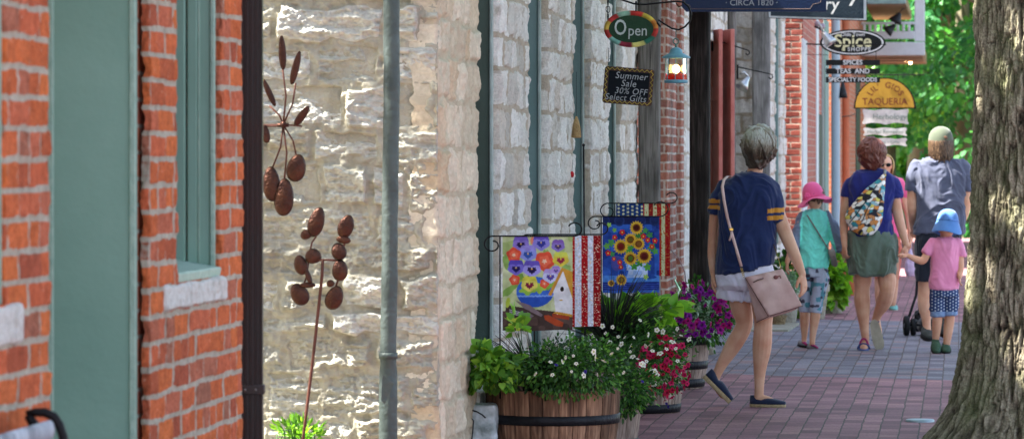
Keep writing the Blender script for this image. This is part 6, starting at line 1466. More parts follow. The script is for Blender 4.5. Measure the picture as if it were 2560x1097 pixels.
# chalkboard
t = thing('chalkboard', 'small slate board chalked with a summer sale notice, in a dark patterned frame', 'sign', tuple(W(1570, 215, so)), TH)
rot = math.radians(-4.5)
def rp(x, y): dx, dy = x - 1571, y - 216; return (1571 + dx * math.cos(-rot) - dy * math.sin(-rot), 216 + dx * math.sin(-rot) + dy * math.cos(-rot))
def rr_(w, h, c, n=5):
    out = []
    for sx_, sy_, a0 in ((1, 1, 0), (-1, 1, 90), (-1, -1, 180), (1, -1, 270)):
        for k in range(n): a = math.radians(a0 + 90 * k / (n - 1)); out.append(rp(1571 + sx_ * (w - c) + c * math.cos(a), 216 + sy_ * (h - c) + c * math.sin(a)))
    return out
slab(rr_(62, 46, 7), so, mat('frame_brown', lin('5a4038'), .6), 'frame', t, .02); slab(rr_(51, 36, 2), so, mat('slate', lin('10161e'), .8, var=.1, scale=30), 'slate_panel', t, .005, d=-.004)
zz = MB(); YL = mat('frame_yellow', lin('c5ac50'), .6)
for sgn in (-1, 1):
    P_ = [rp(1571 + x, 216 + sgn * 41 + (3 if i % 2 else -3)) for i, x in enumerate(np.linspace(-56, 56, 19))]; zz.tube([WZ(*q, F / so - .003) for q in P_], .0028, 5)
    P_ = [rp(1571 + sgn * 57 + (3 if i % 2 else -3), 216 + y) for i, y in enumerate(np.linspace(-40, 40, 13))]; zz.tube([WZ(*q, F / so - .003) for q in P_], .0028, 5)
zz.build('frame_pattern', YL, t)
CH = mat('chalk', lin('b9bcc0'), .9, bump=0); rv = (RIGHT * math.cos(rot) + UP * math.sin(rot)); uv_ = (UP * math.cos(rot) - RIGHT * math.sin(rot))
for tx, x, y, h in (('Summer', 1578, 191, 24), ('Sale', 1573, 210, 24), ('30% OFF', 1580, 229, 22), ('Select Gifts', 1568, 246, 22)): q = rp(x - 2, y); text(tx, CH, t, WZ(q[0], q[1], F / so - .006), h / so, rv, up=uv_, shear=.18, name='chalk_writing', sx=.95, bold=-.0004 if False else 0, space=1.06, ext=.0006)
m = MB(); m.tube([W(1522, 120, so), W(1520, 170, so)], .002, 5); m.tube([W(1628, 112, so), W(1625, 172, so)], .002, 5); m.build('hanging_wire', IRON, t)
# iron scroll bracket
t = thing('scroll_bracket', 'black iron scroll bracket that carries the Open sign and the lantern', 'bracket', tuple(W(1620, 20, so)), TH)
P_ = lambda L_, s_=so: [W(x, y, s_) for x, y in L_]
m = MB(); m.tube(P_([(1540, -6), (1560, 2), (1585, 10), (1610, 12), (1650, 8), (1690, 4), (1708, 6), (1722, 18), (1728, 35), (1724, 55), (1712, 68), (1697, 75), (1680, 72), (1660, 60), (1646, 50), (1643, 58), (1652, 68)]), .0055, 7)
m.tube(P_([(1690, 8), (1697, 18), (1706, 14)]), .004, 6); m.tube(P_([(1540, -6), (1500, -14), (1470, -20)]), .0055, 7); m.build('scroll', IRON, t, True)
# lantern
sl = 430; g = W(1690, 160, sl); t = thing('lantern', 'lit hanging lantern with pale blue cap, clear glass and red lower panes', 'lantern', tuple(g), TH)
LB = mat('lantern_blue', lin('6fa3b8'), .45, var=.05, scale=20); k = 1 / sl
def lz(py): return EYE - (py - 400) / sl
c = Vector((g.x, g.y, 0))
b = MB(); b.lathe(c, [(36 * k, lz(146)), (36 * k, lz(143)), (26 * k, lz(138)), (17 * k, lz(133)), (14 * k, lz(124)), (8 * k, lz(120)), (.001, lz(118))], 32, True); b.build('cap', LB, t, True)
b = MB(); b.tube([c + UP * lz(119), c + UP * lz(112)], .006, 8); b.tube([c + UP * (lz(104)) + (RIGHT * math.cos(a) + UP * math.sin(a)) * .016 for a in np.linspace(0, 2 * PI, 17)], .0035, 6); b.tube([c + UP * lz(100), c + UP * lz(74)], .0025, 6); b.build('hanging_loop', mat('verdigris', lin('5a8078'), .6), t, True)
GLC = mat('lantern_glass', (.95, .93, .85), .03, var=0, bump=0, trans=1.0); RG = mat('red_glass', lin('c22a1c'), .2, var=0, bump=0, trans=.3)
b = MB(); b.lathe(c, [(25 * k, lz(146)), (27 * k, lz(203)), (26.4 * k, lz(203)), (24.4 * k, lz(146))], 8, False); b.build('glass', GLC, t)
for i in range(8):
    a = 2 * PI * (i + .5) / 8; b = MB(); R1 = 27.6 * k; a0, a1 = a - .36, a + .36
    q = lambda an, py, R=R1: c + Vector((R * math.cos(an), R * math.sin(an), lz(py)))
    b._add([q(a0, 203), q(a1, 203), q(a1, 190), q(a, 183), q(a0, 190)], [(0, 1, 2, 3, 4)]); b.build('red_pane', RG, t)
b = MB()
for i in range(8): a = 2 * PI * i / 8; b.tube([c + Vector((25.6 * k * math.cos(a), 25.6 * k * math.sin(a), lz(146))), c + Vector((27.8 * k * math.cos(a), 27.8 * k * math.sin(a), lz(203)))], .002, 5)
b.build('glazing_bars', LB, t)
b = MB(); b.lathe(c, [(28 * k, lz(200)), (30 * k, lz(203)), (29 * k, lz(208)), (.001, lz(208))], 24, True); b.build('base', LB, t, True)
b = MB(); b.ell(c + UP * lz(173), (10 * k, 10 * k, 11 * k)); bu = b.build('bulb', mat('lit_bulb', (1, .85, .5), .3, emit=(1, .62, .2), estr=5, bump=0), t, True)
# navy sign
sn = 340; t = thing('shop_sign', 'large navy blue shop board reading CIRCA 1820 with a thin copper line', 'sign', tuple(W(1885, 0, sn)), TH)
slab([(1705, 18), (1716, 30), (2066, 30), (2066, -190), (1705, -190)], sn, mat('sign_navy', lin('17294c'), .4, var=.03), 'board', t, .04)
COP = mat('copper_line', lin('7c6a62'), .4, bump=0)
m = MB(); m.tube([WZ(x, y, F / sn - .002) for x, y in ((1712, -150), (1712, 10), (1724, 14), (1728, 23), (2025, 23), (2032, 12), (2052, 6), (2056, -150))], .002, 5); m.build('border_line', COP, t)
wt('· CIRCA 1820 ·', mat('sign_grey', lin('a9b0bd'), .5, bump=0), t, 1879, 8, sn, 21, name='lettering', sx=1.0)
m = MB(); m.tube([W(1690, -6, sn), W(2080, -190, sn)], .008, 6) if False else None; m.tube([W(1640, -200, sn), W(2080, -200, sn)], .014, 8); m.build('hanging_bar', IRON, t, True)
# grey slate sign behind it
s5 = 285; t = thing('shop_sign', 'slate grey shop board with white border and script ending in ery, behind the navy board', 'sign', tuple(W(2045, 0, s5)), TH)
slab([(1922, 44), (2166, 51), (2166, -180), (1922, -180)], s5, mat('sign_border', lin('cfd3d6'), .5, bump=0), 'border', t, .03); slab([(1927, 40), (2159, 47), (2159, -175), (1927, -175)], s5, mat('sign_slate', lin('26323c'), .5, var=.04), 'board', t, .006, d=-.006)
m = MB(); m.tube([WZ(x, y, F / s5 - .004) for x, y in ((1921, -180), (1921, 45.5), (2167.5, 52.5), (2167.5, -180))], .004, 4); m.build('edging', IRON, t)
wt('ery', WHP, t, 2068, 12, s5, 44, d=-.014, bold=.0014, shear=.1, name='lettering'); wt('y', WHP, t, 2136, -16, s5, 58, d=-.014, bold=.002, shear=.1, name='lettering')
# spice sign
s6 = 232; t = thing('spice_sign', 'black oval sign with white rim and cream lettering, three black name boards below', 'sign', tuple(W(2132, 110, s6)), TH)
slab(oval(2132, 107, 82, 33, 56), s6, BLKP, 'board', t, .03); ringm(2132, 107, (77, 29.5), (72.5, 26.5), s6, -.006, WHP, 'rim', t)
wt('Olde Town', WHP, t, 2132, 87, s6, 13, bold=.0007); wt('Spice', CRM, t, 2132, 104, s6, 44, bold=.0028, sx=1.02); wt('SHOPPE', WHP, t, 2148, 124, s6, 14, bold=.0010, space=1.25); wt('&', CRM, t, 2108, 123, s6, 12, bold=.0007)
for y, tx, k_ in ((157, 'SPICES', 17), (178.5, 'TEAS  AND', 17), (200, 'SPECIALTY FOODS', 14.5)): slab([(2065, y - 7), (2200, y - 7), (2200, y + 7), (2065, y + 7)], s6, BLKP, 'name_board', t, .025); wt(tx, WHP, t, 2132, y, s6, k_, bold=.0014, sx=1.0)
m = MB()
for x in (2075, 2190): m.tube([W(x, 130, s6), W(x, 195, s6)], .004, 5)
m.build('link_wires', IRON, t)
t = thing('sign_bracket', 'wrought iron bracket with leaf scroll holding the black oval sign', 'bracket', tuple(W(1940, 108, s6)), TH)
m = MB(); q = lambda L_: [W(x, y, s6) for x, y in L_]
m.tube(q([(1915, 109), (1980, 109), (2052, 112), (2215, 112)]), .008, 7); m.tube(q([(1923, 70), (1922, 64), (1927, 60), (1934, 66), (1934, 76), (1924, 86), (1922, 98), (1930, 107), (1937, 100), (1934, 91), (1928, 94)]), .006, 6)
m.tube(q([(1930, 80), (1942, 75), (1954, 80), (1960, 92), (1954, 104)]), .006, 6); m.tube(q([(1960, 92), (1967, 97), (1975, 105), (1985, 97), (1998, 106)]), .008, 6); m.tube(q([(1930, 112), (1930, 122), (1980, 136), (2070, 138)]), .003, 5); m.build('scroll', IRON, t, True)
# taqueria sign
s7 = 190; t = thing('taqueria_sign', 'mustard half round sign lettered in dark red, above scalloped cream boards', 'sign', tuple(W(2212, 235, s7)), TH)
def half(cx, cy, rx, ry, n=40): return [(cx + rx * math.cos(a), cy - ry * math.sin(a)) for a in np.linspace(0, PI, n)]
slab(half(2212, 272, 78, 78), s7, BLKP, 'backing', t, .03); slab(half(2212, 269, 73, 72), s7, mat('sign_mustard', lin('a8842e'), .55, var=.05, scale=6), 'board', t, .006, d=-.006)
MAR = mat('sign_maroon', lin('6a2f20'), .5, bump=0); wt('TAQUERIA', MAR, t, 2212, 255, s7, 24, d=-.012, bold=.001, sx=.98)
text("LIL'  GIOS", MAR, t, WZ(2214, 214, F / s7 - .012), 21 / s7, RIGHT, arc=46 / s7, name='lettering', bold=.0008, space=1.1)
def scal(x0, x1, y0, y1, side=7):
    cx = (x0 + x1) / 2; up = [(x, y0 + (3.5 * (1 - abs(math.cos((x - x0) / (x1 - x0) * 2 * PI))) if True else 0)) for x in np.linspace(x1 - 3, x0 + 3, 17)]
    lo = [(x, y1 - 5 * abs(math.sin((x - x0) / (x1 - x0) * 2 * PI))) for x in np.linspace(x0 + 3, x1 - 3, 25)]
    lf = [(x0 + side * math.sin(PI * f_) * .6, y0 + 4 + (y1 - y0 - 6) * f_) for f_ in np.linspace(0, 1, 6)]; rt_ = [(x1 - side * math.sin(PI * f_) * .6, y1 - 2 - (y1 - y0 - 6) * f_) for f_ in np.linspace(0, 1, 6)]
    return up + lf + lo + rt_
SC = mat('sign_pale', lin('c9ccc6'), .6, bump=.05); GT = mat('sign_greygreen', lin('7a8a84'), .6, bump=0)
for x0, x1, y0, y1, tx, k_ in ((2156, 2272, 273, 312, 'Herbology', 20), (2158, 2268, 319, 341, 'Herbal Remedies', 13), (2158, 2268, 345, 367, 'Bundles • Gifts', 12)):
    slab(scal(x0, x1, y0, y1), s7, SC, 'name_board', t, .02, d=.002); wt(tx, GT, t, (x0 + x1) / 2 + (10 if k_ == 20 else 0), (y0 + y1) / 2, s7, k_, d=-.004, bold=.0006)
m = MB(); m.tube([WZ(2168, 268, F / s7 + .015), WZ(2168, 350, F / s7 + .015)], .005, 5); m.tube([WZ(2258, 268, F / s7 + .015), WZ(2258, 350, F / s7 + .015)], .005, 5); m.tube([W(2130, 188, s7), W(2310, 187, s7)], .008, 6); m.tube([W(2180, 188, s7), W(2180, 212, s7)], .005, 5); m.tube([W(2245, 188, s7), W(2245, 212, s7)], .005, 5); m.tube([W(2105, 292, s7), W(2125, 290, s7), W(2138, 285, s7)], .008, 6); m.build('bracket', IRON, t)
# hooks and spotlights on the wall
for x0, y0, x1, y1, s_, lb in ((1782, 98, 1872, 125, 285, 'thin iron sign hook above the red shutters'), (1845, 168, 1930, 185, 270, 'thin iron hook with curled end over the grey haired head')):
    t = thing('wall_hook', lb, 'hook', tuple(W(x0, y0, s_)), TH); m = MB(); m.tube([W(x0, y0, s_), W(x1 - 6, y1, s_), W(x1, y1 + 2, s_), W(x1 + 2, y1 + 9, s_), W(x1 - 3, y1 + 13, s_), W(x1 - 8, y1 + 9, s_)], .006, 6); m.tube([W(x0 - 1, y0 - 6, s_), W(x0 - 1, y0 + 30, s_)], .008, 6); m.build('hook_rod', IRON, t, True)
GAL = mat('galvanised', lin('b9bcbc'), .3, metal=.9, var=.06, scale=20)
def spot(px, py, s, L_, r, dirv, label, m=GAL, pxw=None):
    c = W(px, py, s); t = thing('spotlight', label, 'lamp', tuple(c), TH); D = Vector(dirv).normalized(); R = D.to_track_quat('Z', 'Y').to_matrix(); b = MB()
    b.lathe(c, [(r * .3, -L_ * .5), (r * .45, -L_ * .2), (r * .8, L_ * .2), (r, L_ * .5), (r * .94, L_ * .48), (r * .7, L_ * .15), (.001, L_ * .05)], 24, True, R); b.build('shade', m, t, True)
    b = MB(); w = W(pxw[0], pxw[1], s) if pxw else c - RIGHT * .2; b.tube([c - D * L_ * .5, (c - D * L_ * .5).lerp(w, .5) + UP * .03, w], .01, 7); b.build('arm', m, t, True)
spot(1862, 207, 275, .13, .062, RIGHT * -.5 - UP * .8 - FWD * .3, 'small galvanised spotlight on the stone wall above the grey haired head', pxw=(1850, 185))
spot(2068, 96, 236, .16, .075, RIGHT * .55 - UP * .8 - FWD * .1, 'galvanised cone spotlight aimed at the black oval sign', pxw=(2045, 60)); 
t = thing('door_bell', 'pair of small round pale globes on the brick wall left of the black oval sign', 'lamp', tuple(W(2048, 60, 228)), TH)
for x, y in ((2043, 60), (2056, 66)):
    b = MB(); b.ell(W(x, y, 228), .032); b.build('globe', mat('pale_globe', lin('b7a9b6'), .3), t, True)
b = MB(); b.tube([W(2036, 66, 228), W(2049, 72, 228), W(2056, 76, 228)], .012, 7); b.build('arm', DKT, t, True)
spot(2243, 45, 152, .17, .12, -UP * .8 - RIGHT * .4, 'dark floodlight under the porch eave, the upper one', DKT, pxw=(2262, 22)); spot(2227, 72, 152, .18, .10, -UP * .6 - RIGHT * .7, 'dark floodlight under the porch eave, the lower one', DKT, pxw=(2243, 50))
t = thing('porch_lamp', 'lit twin bulbs glowing under the balcony deck', 'lamp', tuple(W(2268, 150, 140)), TH)
for x, y in ((2263, 148), (2276, 154)):
    b = MB(); b.ell(W(x, y, 140), (.035, .035, .055)); b.build('bulb', mat('porch_bulb', (1, .8, .5), .3, emit=(1, .6, .25), estr=5, bump=0), t, True)
b = MB(); b.tube([W(2270, 141, 140), W(2270, 150, 140)], .03, 8); b.build('socket', DKT, t)
spot(2107, 225, 205, .2, .06, -UP, 'dark carriage lamp on the far brick wall beside the blue grey column', DKT, pxw=(2098, 200))

# ================================================================ WIND SPINNERS, PIPE, ORNAMENTS
COPR = mat('aged_copper', lin('4e3226'), .38, metal=.75, var=.25, scale=18, bump=.5, bscale=90, bdist=.0015, col2=lin('38241f')); ROD = mat('rusty_rod', lin('5f3a30'), .6, metal=.3, var=.2)
def cup(p, w, h, rotdeg, face, root):
    """spoon shaped metal cup: w,h px, rot in the view, face = how far it is turned (0 = full face)"""
    pass
def mk_cup(cx, cy, w, h, rot, s, root, yaw=.3, seed=0):
    a = math.radians(rot); c = W(cx, cy, s); R = Matrix((RIGHT * math.cos(a) + UP * math.sin(a), FWD, -RIGHT * math.sin(a) + UP * math.cos(a))).transposed() @ Matrix.Rotation(yaw, 3, 'Z')
    W_, H_ = w / s / 2, h / s / 2; rings = []
    for j in range(8):
        f_ = j / 7; rings.append([c + R @ Vector((W_ * f_ * math.cos(t_) * (1 - .12 * math.sin(t_)), -.35 * min(W_, H_) * (1 - f_ * f_) * 1.0, H_ * f_ * math.sin(t_))) for t_ in np.linspace(0, 2 * PI, 26, endpoint=False)])
    b = MB(); b.loft(rings, cap=True); o = b.build('metal_cup', COPR, root, True); q = o.modifiers.new('s', 'SOLIDIFY'); q.thickness = .002; return o
ss_ = 650; t = thing('wind_spinner', 'copper kinetic spinner with spoon shaped cups, the upper one beside the brown downspout', 'wind spinner', tuple(W(708, 312, ss_)), TH)
hub = (708, 312)
for cx, cy, w, h, r, yaw in ((706, 132, 17, 84, 3, .2), (739, 170, 17, 84, -14, .3), (673, 232, 14, 72, 24, .4), (755, 290, 20, 58, -36, .5), (664, 335, 20, 44, 10, .3), (741, 420, 46, 68, -12, .2), (679, 460, 42, 86, 4, .2), (710, 493, 47, 92, -3, .15)):
    mk_cup(cx, cy, w, h, r, ss_, t, yaw); b = MB(); e = W(cx, cy + (h * .45 if cy < 312 else -h * .42), ss_) + FWD * .01; hq = W(*hub, ss_); b.tube([hq, hq.lerp(e, .5) + RIGHT * .012, e], .0035, 6); b.build('stem', ROD, t, True)
b = MB(); b.ell(W(708, 312, ss_), .014); b.tube([W(694, 313, ss_), W(722, 313, ss_)], .008, 8); b.build('hub', COPR, t, True); b = MB(); b.tube([W(708, 313, ss_) + FWD * .02, W(660, 314, ss_) + FWD * .06, W(630, 315, ss_) + FWD * .08, W(628, 340, ss_) + FWD * .08, (lambda q: Vector((q.x, q.y, -.1)))(W(628, 800, ss_) + FWD * .08)], .006, 8); b.build('pole', ROD, t, True)
ss_ = 640; t = thing('wind_spinner', 'copper kinetic spinner with two curved chains of cups, the lower one on a leaning rod', 'wind spinner', tuple(W(806, 650, ss_)), TH)
for cx, cy, w, h, r, yaw in ((791, 555, 38, 74, -16, .2), (765, 586, 27, 22, 20, .1), (783, 640, 40, 36, 10, .3), (752, 662, 32, 48, 14, .2), (749, 735, 42, 56, 30, .2), (769, 712, 38, 12, 0, .2), (865, 566, 38, 58, -20, .3), (859, 599, 34, 18, -8, .1), (847, 628, 36, 42, 18, .2), (850, 675, 38, 52, 0, .25), (826, 708, 18, 16, 20, .1), (836, 744, 42, 60, -22, .2), (771, 690, 14, 40, 20, .6)): mk_cup(cx, cy, w, h, r, ss_, t, yaw)
for L_ in (((791, 590), (780, 605), (775, 625), (770, 660), (766, 690), (758, 715)), ((867, 592), (860, 612), (852, 640), (850, 660), (846, 695), (838, 720))):
    b = MB(); b.tube([W(x, y, ss_) + FWD * .012 for x, y in L_], .004, 6); b.build('curved_arm', ROD, t, True)
b = MB(); b.tube([W(772, 652, ss_) + FWD * .01, W(806, 649, ss_), W(830, 650, ss_), W(850, 652, ss_) + FWD * .01], .0045, 7); b.build('crossbar', ROD, t, True)
b = MB(); b.tube([W(807, 647, ss_), W(805, 690, ss_), W(782, 900, ss_), W(757, 1100, ss_), W(742, 1230, ss_)], .0062, 8); b.build('pole', ROD, t, True)
# grey metal pipe
GP = mat('grey_pipe_paint', lin('4c5553'), .42, metal=.2, var=.14, scale=9, bump=.25, bscale=40, col2=lin('3f4745'))
sp = 620; g = W(979, 700, sp); t = thing('drain_pipe', 'dented round grey green pipe standing in front of the tan end wall', 'pipe', (g.x, g.y, 0))
b = MB(); c = Vector((g.x, g.y, 0)); pts = []; rad = []
for z in np.linspace(-.05, 2.6, 90):
    off = (.012 if z < .6 else .012 * max(0, 1 - (z - .6) / 1.2)); pts.append(c - RIGHT * off * 1.2 + UP * z); rad.append(.033 + (.004 if z < .62 else 0) + (-.006 if abs(z - .62) < .012 else 0) + .0008 * math.sin(z * 40))
b.tube(pts, rad, 28); o = b.build('pipe_tube', GP, t, True); 
me = o.data; n_ = len(me.vertices); co_ = np.empty(n_ * 3, np.float32); me.vertices.foreach_get('co', co_); co_ = co_.reshape(-1, 3); dn = np.exp(-((co_[:, 2] - .60) / .05) ** 2) * .014 + np.exp(-((co_[:, 2] - 1.32) / .03) ** 2) * .003
co_[:, 1] += dn * (co_[:, 1] < 0); co_[:, 0] += fbm(co_[:, 0] * 9, co_[:, 1] * 9, co_[:, 2] * 4, 2) * .0015; me.vertices.foreach_set('co', co_.ravel())
b = MB(); b.tube([c - RIGHT * .014 + UP * .66, c - RIGHT * .014 + UP * .685], .0385, 28); b.build('collar', GP, t, True)
b = MB(); b._add([W(956, 935, 640), W(985, 958, 640), W(962, 1010, 640), W(953, 1000, 640)], [(0, 1, 2, 3)]); o = b.build('torn_flap', GP, t); q = o.modifiers.new('s', 'SOLIDIFY'); q.thickness = .002
# bench: iron end and slatted back
sbn = 1095; t = thing('bench', 'grey slatted bench with a black curled iron end, against the brick wall', 'bench', tuple(W(60, 400 + EYE * sbn, sbn)))
b = MB(); b.tube([W(x, y, sbn) for x, y in ((66, 1034), (86, 1030), (112, 1030), (134, 1040), (148, 1060), (158, 1090), (164, 1130), (168, 1200), (166, 1500), (168, 400 + EYE * sbn * .98))], [.008, .010, .011, .011, .011, .011, .011, .011, .011, .011], 10); b.tube([W(70, 1036, sbn), W(82, 1056, sbn), W(96, 1062, sbn)], [.010, .012, .006], 8); b.build('iron_end', IRON, t, True)
SLT = mat_wood('bench_slat', lin('8a8f96'), lin('a3a8ae'), lin('b9bdc1'))
for i in range(7):
    b = MB(); a = W(128 - i * 4, 1072 + i * 62, sbn) ; e = a - Vector((0, 1.6, 0)) ; b.tube([a, e], [(.010, .022)] * 2, 8); b.build('slat', SLT, t, auto=40)
for i in range(4):
    b = MB(); a = W(140 + i * 75, 1500, sbn); e = a - Vector((0, 1.6, 0)); b.tube([a, e], [(.03, .011)] * 2, 8); b.build('seat_slat', SLT, t, auto=40)
b = MB(); q0 = W(128, 1080, sbn) - Vector((0, 1.6, 0)); b.tube([q0, Vector((q0.x, q0.y, 0))], .012, 8); b.build('iron_end', IRON, t, True)
# little things
sg = 440; t = thing('glass_ornament', 'iridescent glass droplet with a curling neck on a garden stake', 'ornament', tuple(W(1690, 780, sg)), TH)
GI = mat('iridescent_glass', lin('c3dcc8'), .12, metal=.55, var=.25, scale=14, bump=0, col2=lin('7fae7a'))
b = MB(); b.tube([W(x, y, sg) for x, y in ((1690, 692), (1687, 700), (1693, 712), (1699, 724), (1693, 736), (1687, 746), (1686, 758), (1686, 768), (1686, 778), (1686, 780))], [.003, .0045, .006, .0075, .009, .012, .017, .024, .027, .012], 16); b.build('droplet', GI, t, True)
b = MB(); b.tube([W(1686, 780, sg), (lambda q: Vector((q.x, q.y, .3)))(W(1684, 850, sg))], .004, 6); b.build('stake', mat('pale_stake', lin('c0b8b0'), .5), t, True)
sg = 515; t = thing('garden_stake', 'tall thin black stake with a small knob rising between the garden flags', 'stake', tuple(W(1460, 800, sg)), TH)
b = MB(); b.tube([W(1459, 366, sg), (lambda q: Vector((q.x, q.y, .3)))(W(1464, 900, sg))], .0042, 8); b.build('rod', IRON, t, True); b = MB(); b.ell(W(1459, 363, sg), .008); b.build('knob', IRON, t, True)
sg = 452; t = thing('straw_ornament', 'tan straw cone ornament hanging at the third window', 'ornament', tuple(W(1441, 318, sg)), TH)
b = MB(); b.lathe(W(1441, 318, sg), [(.004, .06), (.012, .04), (.022, .0), (.028, -.055), (.02, -.06), (.001, -.04)], 16, True); b.build('straw_cone', mat('straw', lin('b5976a'), .9, bump=.6, bscale=90), t, True); b = MB(); b.tube([W(1441, 292, sg), W(1441, 180, sg)], .0012, 5); b.build('string', IRON, t)
t = thing('red_ornament', 'tiny red bauble hanging at the third window', 'ornament', tuple(W(1430, 436, sg)), TH); b = MB(); b.ell(W(1430, 436, sg), (.012, .012, .018)); b.build('bauble', mat('red_enamel', lin('c8202a'), .3), t, True); b = MB(); b.tube([W(1430, 428, sg), W(1432, 400, sg)], .001, 5); b.build('string', IRON, t)
t = thing('wire_hoop', 'pinkish bent wire hoop behind the stars and stripes flag', 'hoop', tuple(W(1690, 660, 400)), TH); b = MB(); b.tube([W(x, y, 400) for x, y in ((1648, 610), (1675, 622), (1697, 645), (1712, 680), (1716, 720))], .004, 6); b.build('wire', mat('pink_wire', lin('a58a8c'), .5), t, True)
t = thing('carved_block', 'pale blue grey carved stone block at the wall left of the big brown barrel', 'block', tuple(W(1195, 1200, 560)))
a0 = W(1162, 1012, 562); a1 = W(1240, 1012, 562)
b = MB(); b.box(((a0.x + a1.x) / 2, a0.y + .1, a0.z / 2), (a1.x - a0.x, .2, a0.z), bev=.006); o = b.build('block_body', mat('blue_stone', lin('d3dde2'), .7, var=.15, scale=14, bump=.4, bscale=40, col2=lin('7f8a88')), t); remesh(o, .008, 2, lambda x, y, z: fbm(x * 14, y * 14, z * 14, 3) * .006)
b = MB(); b.tube([W(x, y, 566) for x, y in ((1178, 1024), (1192, 1028), (1206, 1036), (1214, 1044))], .004, 6); b.tube([W(x, y, 566) for x, y in ((1172, 1040), (1184, 1050), (1182, 1075), (1178, 1110))], .0035, 6); b.build('carved_line', DKT, t, True)
t = thing('cover_plate', 'small oval blue white cover plate set in the paving beside the trunk', 'cover', tuple(W(2298, 1054, 448)))
b = MB(); c = W(2300, 400 + EYE * 448, 448); c.z = .010; b.lathe(c, [(.001, .006), (.075, .006), (.08, .002), (.08, -.01)], 32, False); b.build('plate', mat('plate_blue', lin('a9bcc6'), .35, metal=.3), t, True)
# ================================================================ TREES
BARK = None
def mat_bark():
    m, nt, b = _nodes('furrowed_bark'); L = nt.links
    a = N(nt, 'ShaderNodeAttribute', attribute_name='rnd'); tc = N(nt, 'ShaderNodeTexCoord')
    r = ramp(nt, [(.0, lin('2a251e')), (.35, lin('5a5245')), (.6, lin('7f7766')), (1, lin('a19986'))]); L.new(a.outputs['Fac'], r.inputs[0])
    n = N(nt, 'ShaderNodeTexNoise'); n.inputs['Scale'].default_value = 5; n.inputs['Detail'].default_value = 6; L.new(tc.outputs['Object'], n.inputs['Vector'])
    g = ramp(nt, [(.42, (0, 0, 0)), (.64, (.4,) * 3)]); L.new(n.outputs['Fac'], g.inputs[0])
    c = mixrgb(nt, g.outputs[0], r.outputs[0], lin('6d7550'))
    n2 = N(nt, 'ShaderNodeTexNoise'); n2.inputs['Scale'].default_value = 90; n2.inputs['Detail'].default_value = 6; L.new(tc.outputs['Object'], n2.inputs['Vector'])
    g2 = ramp(nt, [(.3, (.6,) * 3), (.7, (1.3,) * 3)]); L.new(n2.outputs['Fac'], g2.inputs[0]); c = mixrgb(nt, 1.0, c, g2.outputs[0], 'MULTIPLY')
    L.new(c, b.inputs['Base Color']); b.inputs['Roughness'].default_value = .95; b.inputs['Specular IOR Level'].default_value = .15
    bp = N(nt, 'ShaderNodeBump'); bp.inputs['Strength'].default_value = .6; bp.inputs['Distance'].default_value = .008; L.new(n2.outputs['Fac'], bp.inputs['Height']); L.new(bp.outputs[0], b.inputs['Normal'])
    return m
BARK = mat_bark()
def big_trunk(base, parent, R0=.33, H=5.2, nu=560, nz=760):
    z = np.concatenate([np.linspace(-.15, 2.45, nz - 60), np.linspace(2.5, H, 60)]); a = np.linspace(0, 2 * PI, nu, endpoint=False)
    A, Z = np.meshgrid(a, z, indexing='ij')
    cx, cy = np.cos(A), np.sin(A)
    flare = (.15 * np.exp(-np.maximum(Z, 0) / .13) + .085 * np.exp(-np.maximum(Z, 0) / .6)) * (1 + .22 * np.cos(A * 5 + .4) + .1 * np.cos(A * 9 + 1)) 
    rad = R0 + flare + .012 * fbm(cx * 1.5, cy * 1.5, Z * .7, 3) - .012 * np.maximum(Z - .3, 0)
    wx = fbm(cx * 3, cy * 3, Z * 2.2, 3) * .5; wy = fbm(cx * 3 + 9, cy * 3, Z * 2.2, 3) * .5
    k = 8.0
    r1 = 1 - np.abs(vnoise(cx * k + wx, cy * k + wy, Z * 2.6)) * 3.0
    r2 = 1 - np.abs(vnoise(cx * k * 1.9 + wx * 2 + 4, cy * k * 1.9 + wy * 2, Z * 7.0 + 3)) * 2.8
    fur = np.clip(np.maximum(r1 * .9, r2 * .7), -1, 1)          # 1 in the furrows
    plate = 1 - sstep(.25, .95, fur)
    fine = fbm(cx * 22, cy * 22, Z * 16, 4, .6)
    crack = sstep(.55, .95, ridged(cx * 9, cy * 9, Z * 9 + 2, 2) * .6)
    h = plate * .015 + fine * .0085 - crack * .009 + fbm(cx * 8, cy * 8, Z * 6, 3) * .006
    rr = rad + h
    P = np.stack([base[0] + rr * cx + .04 * np.sin(Z * .9), base[1] + rr * cy, Z], -1)
    fc = gridfaces(nu, nz, wrap=True)
    col = np.clip(.08 + plate * .48 + fine * .30 - crack * .2, 0, 1)
    return mkmesh('trunk', P.reshape(-1, 3), fc, BARK, parent, rnd=col.ravel())
LF1 = mat_leaf('maple_leaf', [(0, lin('2f5a22')), (.5, lin('4b8134')), (1, lin('78a545'))], transl=.4)
LF2 = mat_leaf('far_leaf', [(0, lin('235636')), (.35, lin('387845')), (.7, lin('57974c')), (1, lin('98be5a'))], transl=.4)
def crown(name, c, r, n_cl, n_lf, size, m, parent, rs, clr=.6, lo=-.6):
    c = np.array(c); r = np.array(r); pts = []; dirs = []; rn = []; cents = []
    while len(cents) < n_cl:
        p = rs.normal(size=3); p /= np.linalg.norm(p); q = p * rs.uniform(.35, 1.0) ** .6
        if q[2] < lo: continue
        cents.append(c + q * r * (1 + .12 * rs.normal()))
    for q in cents:
        k = rs.uniform(.5, 1.3) * clr
        v = rs.normal(size=(n_lf, 3)); v /= np.linalg.norm(v, axis=1)[:, None]; v *= rs.uniform(.2, 1, (n_lf, 1)) ** .5
        v[:, 2] *= .55
        pts.append(q + v * k); dirs.append(v + (q - c) / r * .5); rn.append(np.clip(rs.uniform(.1, .9) + rs.normal(size=n_lf) * .15, 0, 1))
    o = leaves(np.concatenate(pts), size, name, m, parent, rs, dirs=np.concatenate(dirs), width=1.1, rnd=np.concatenate(rn))
    return o, cents
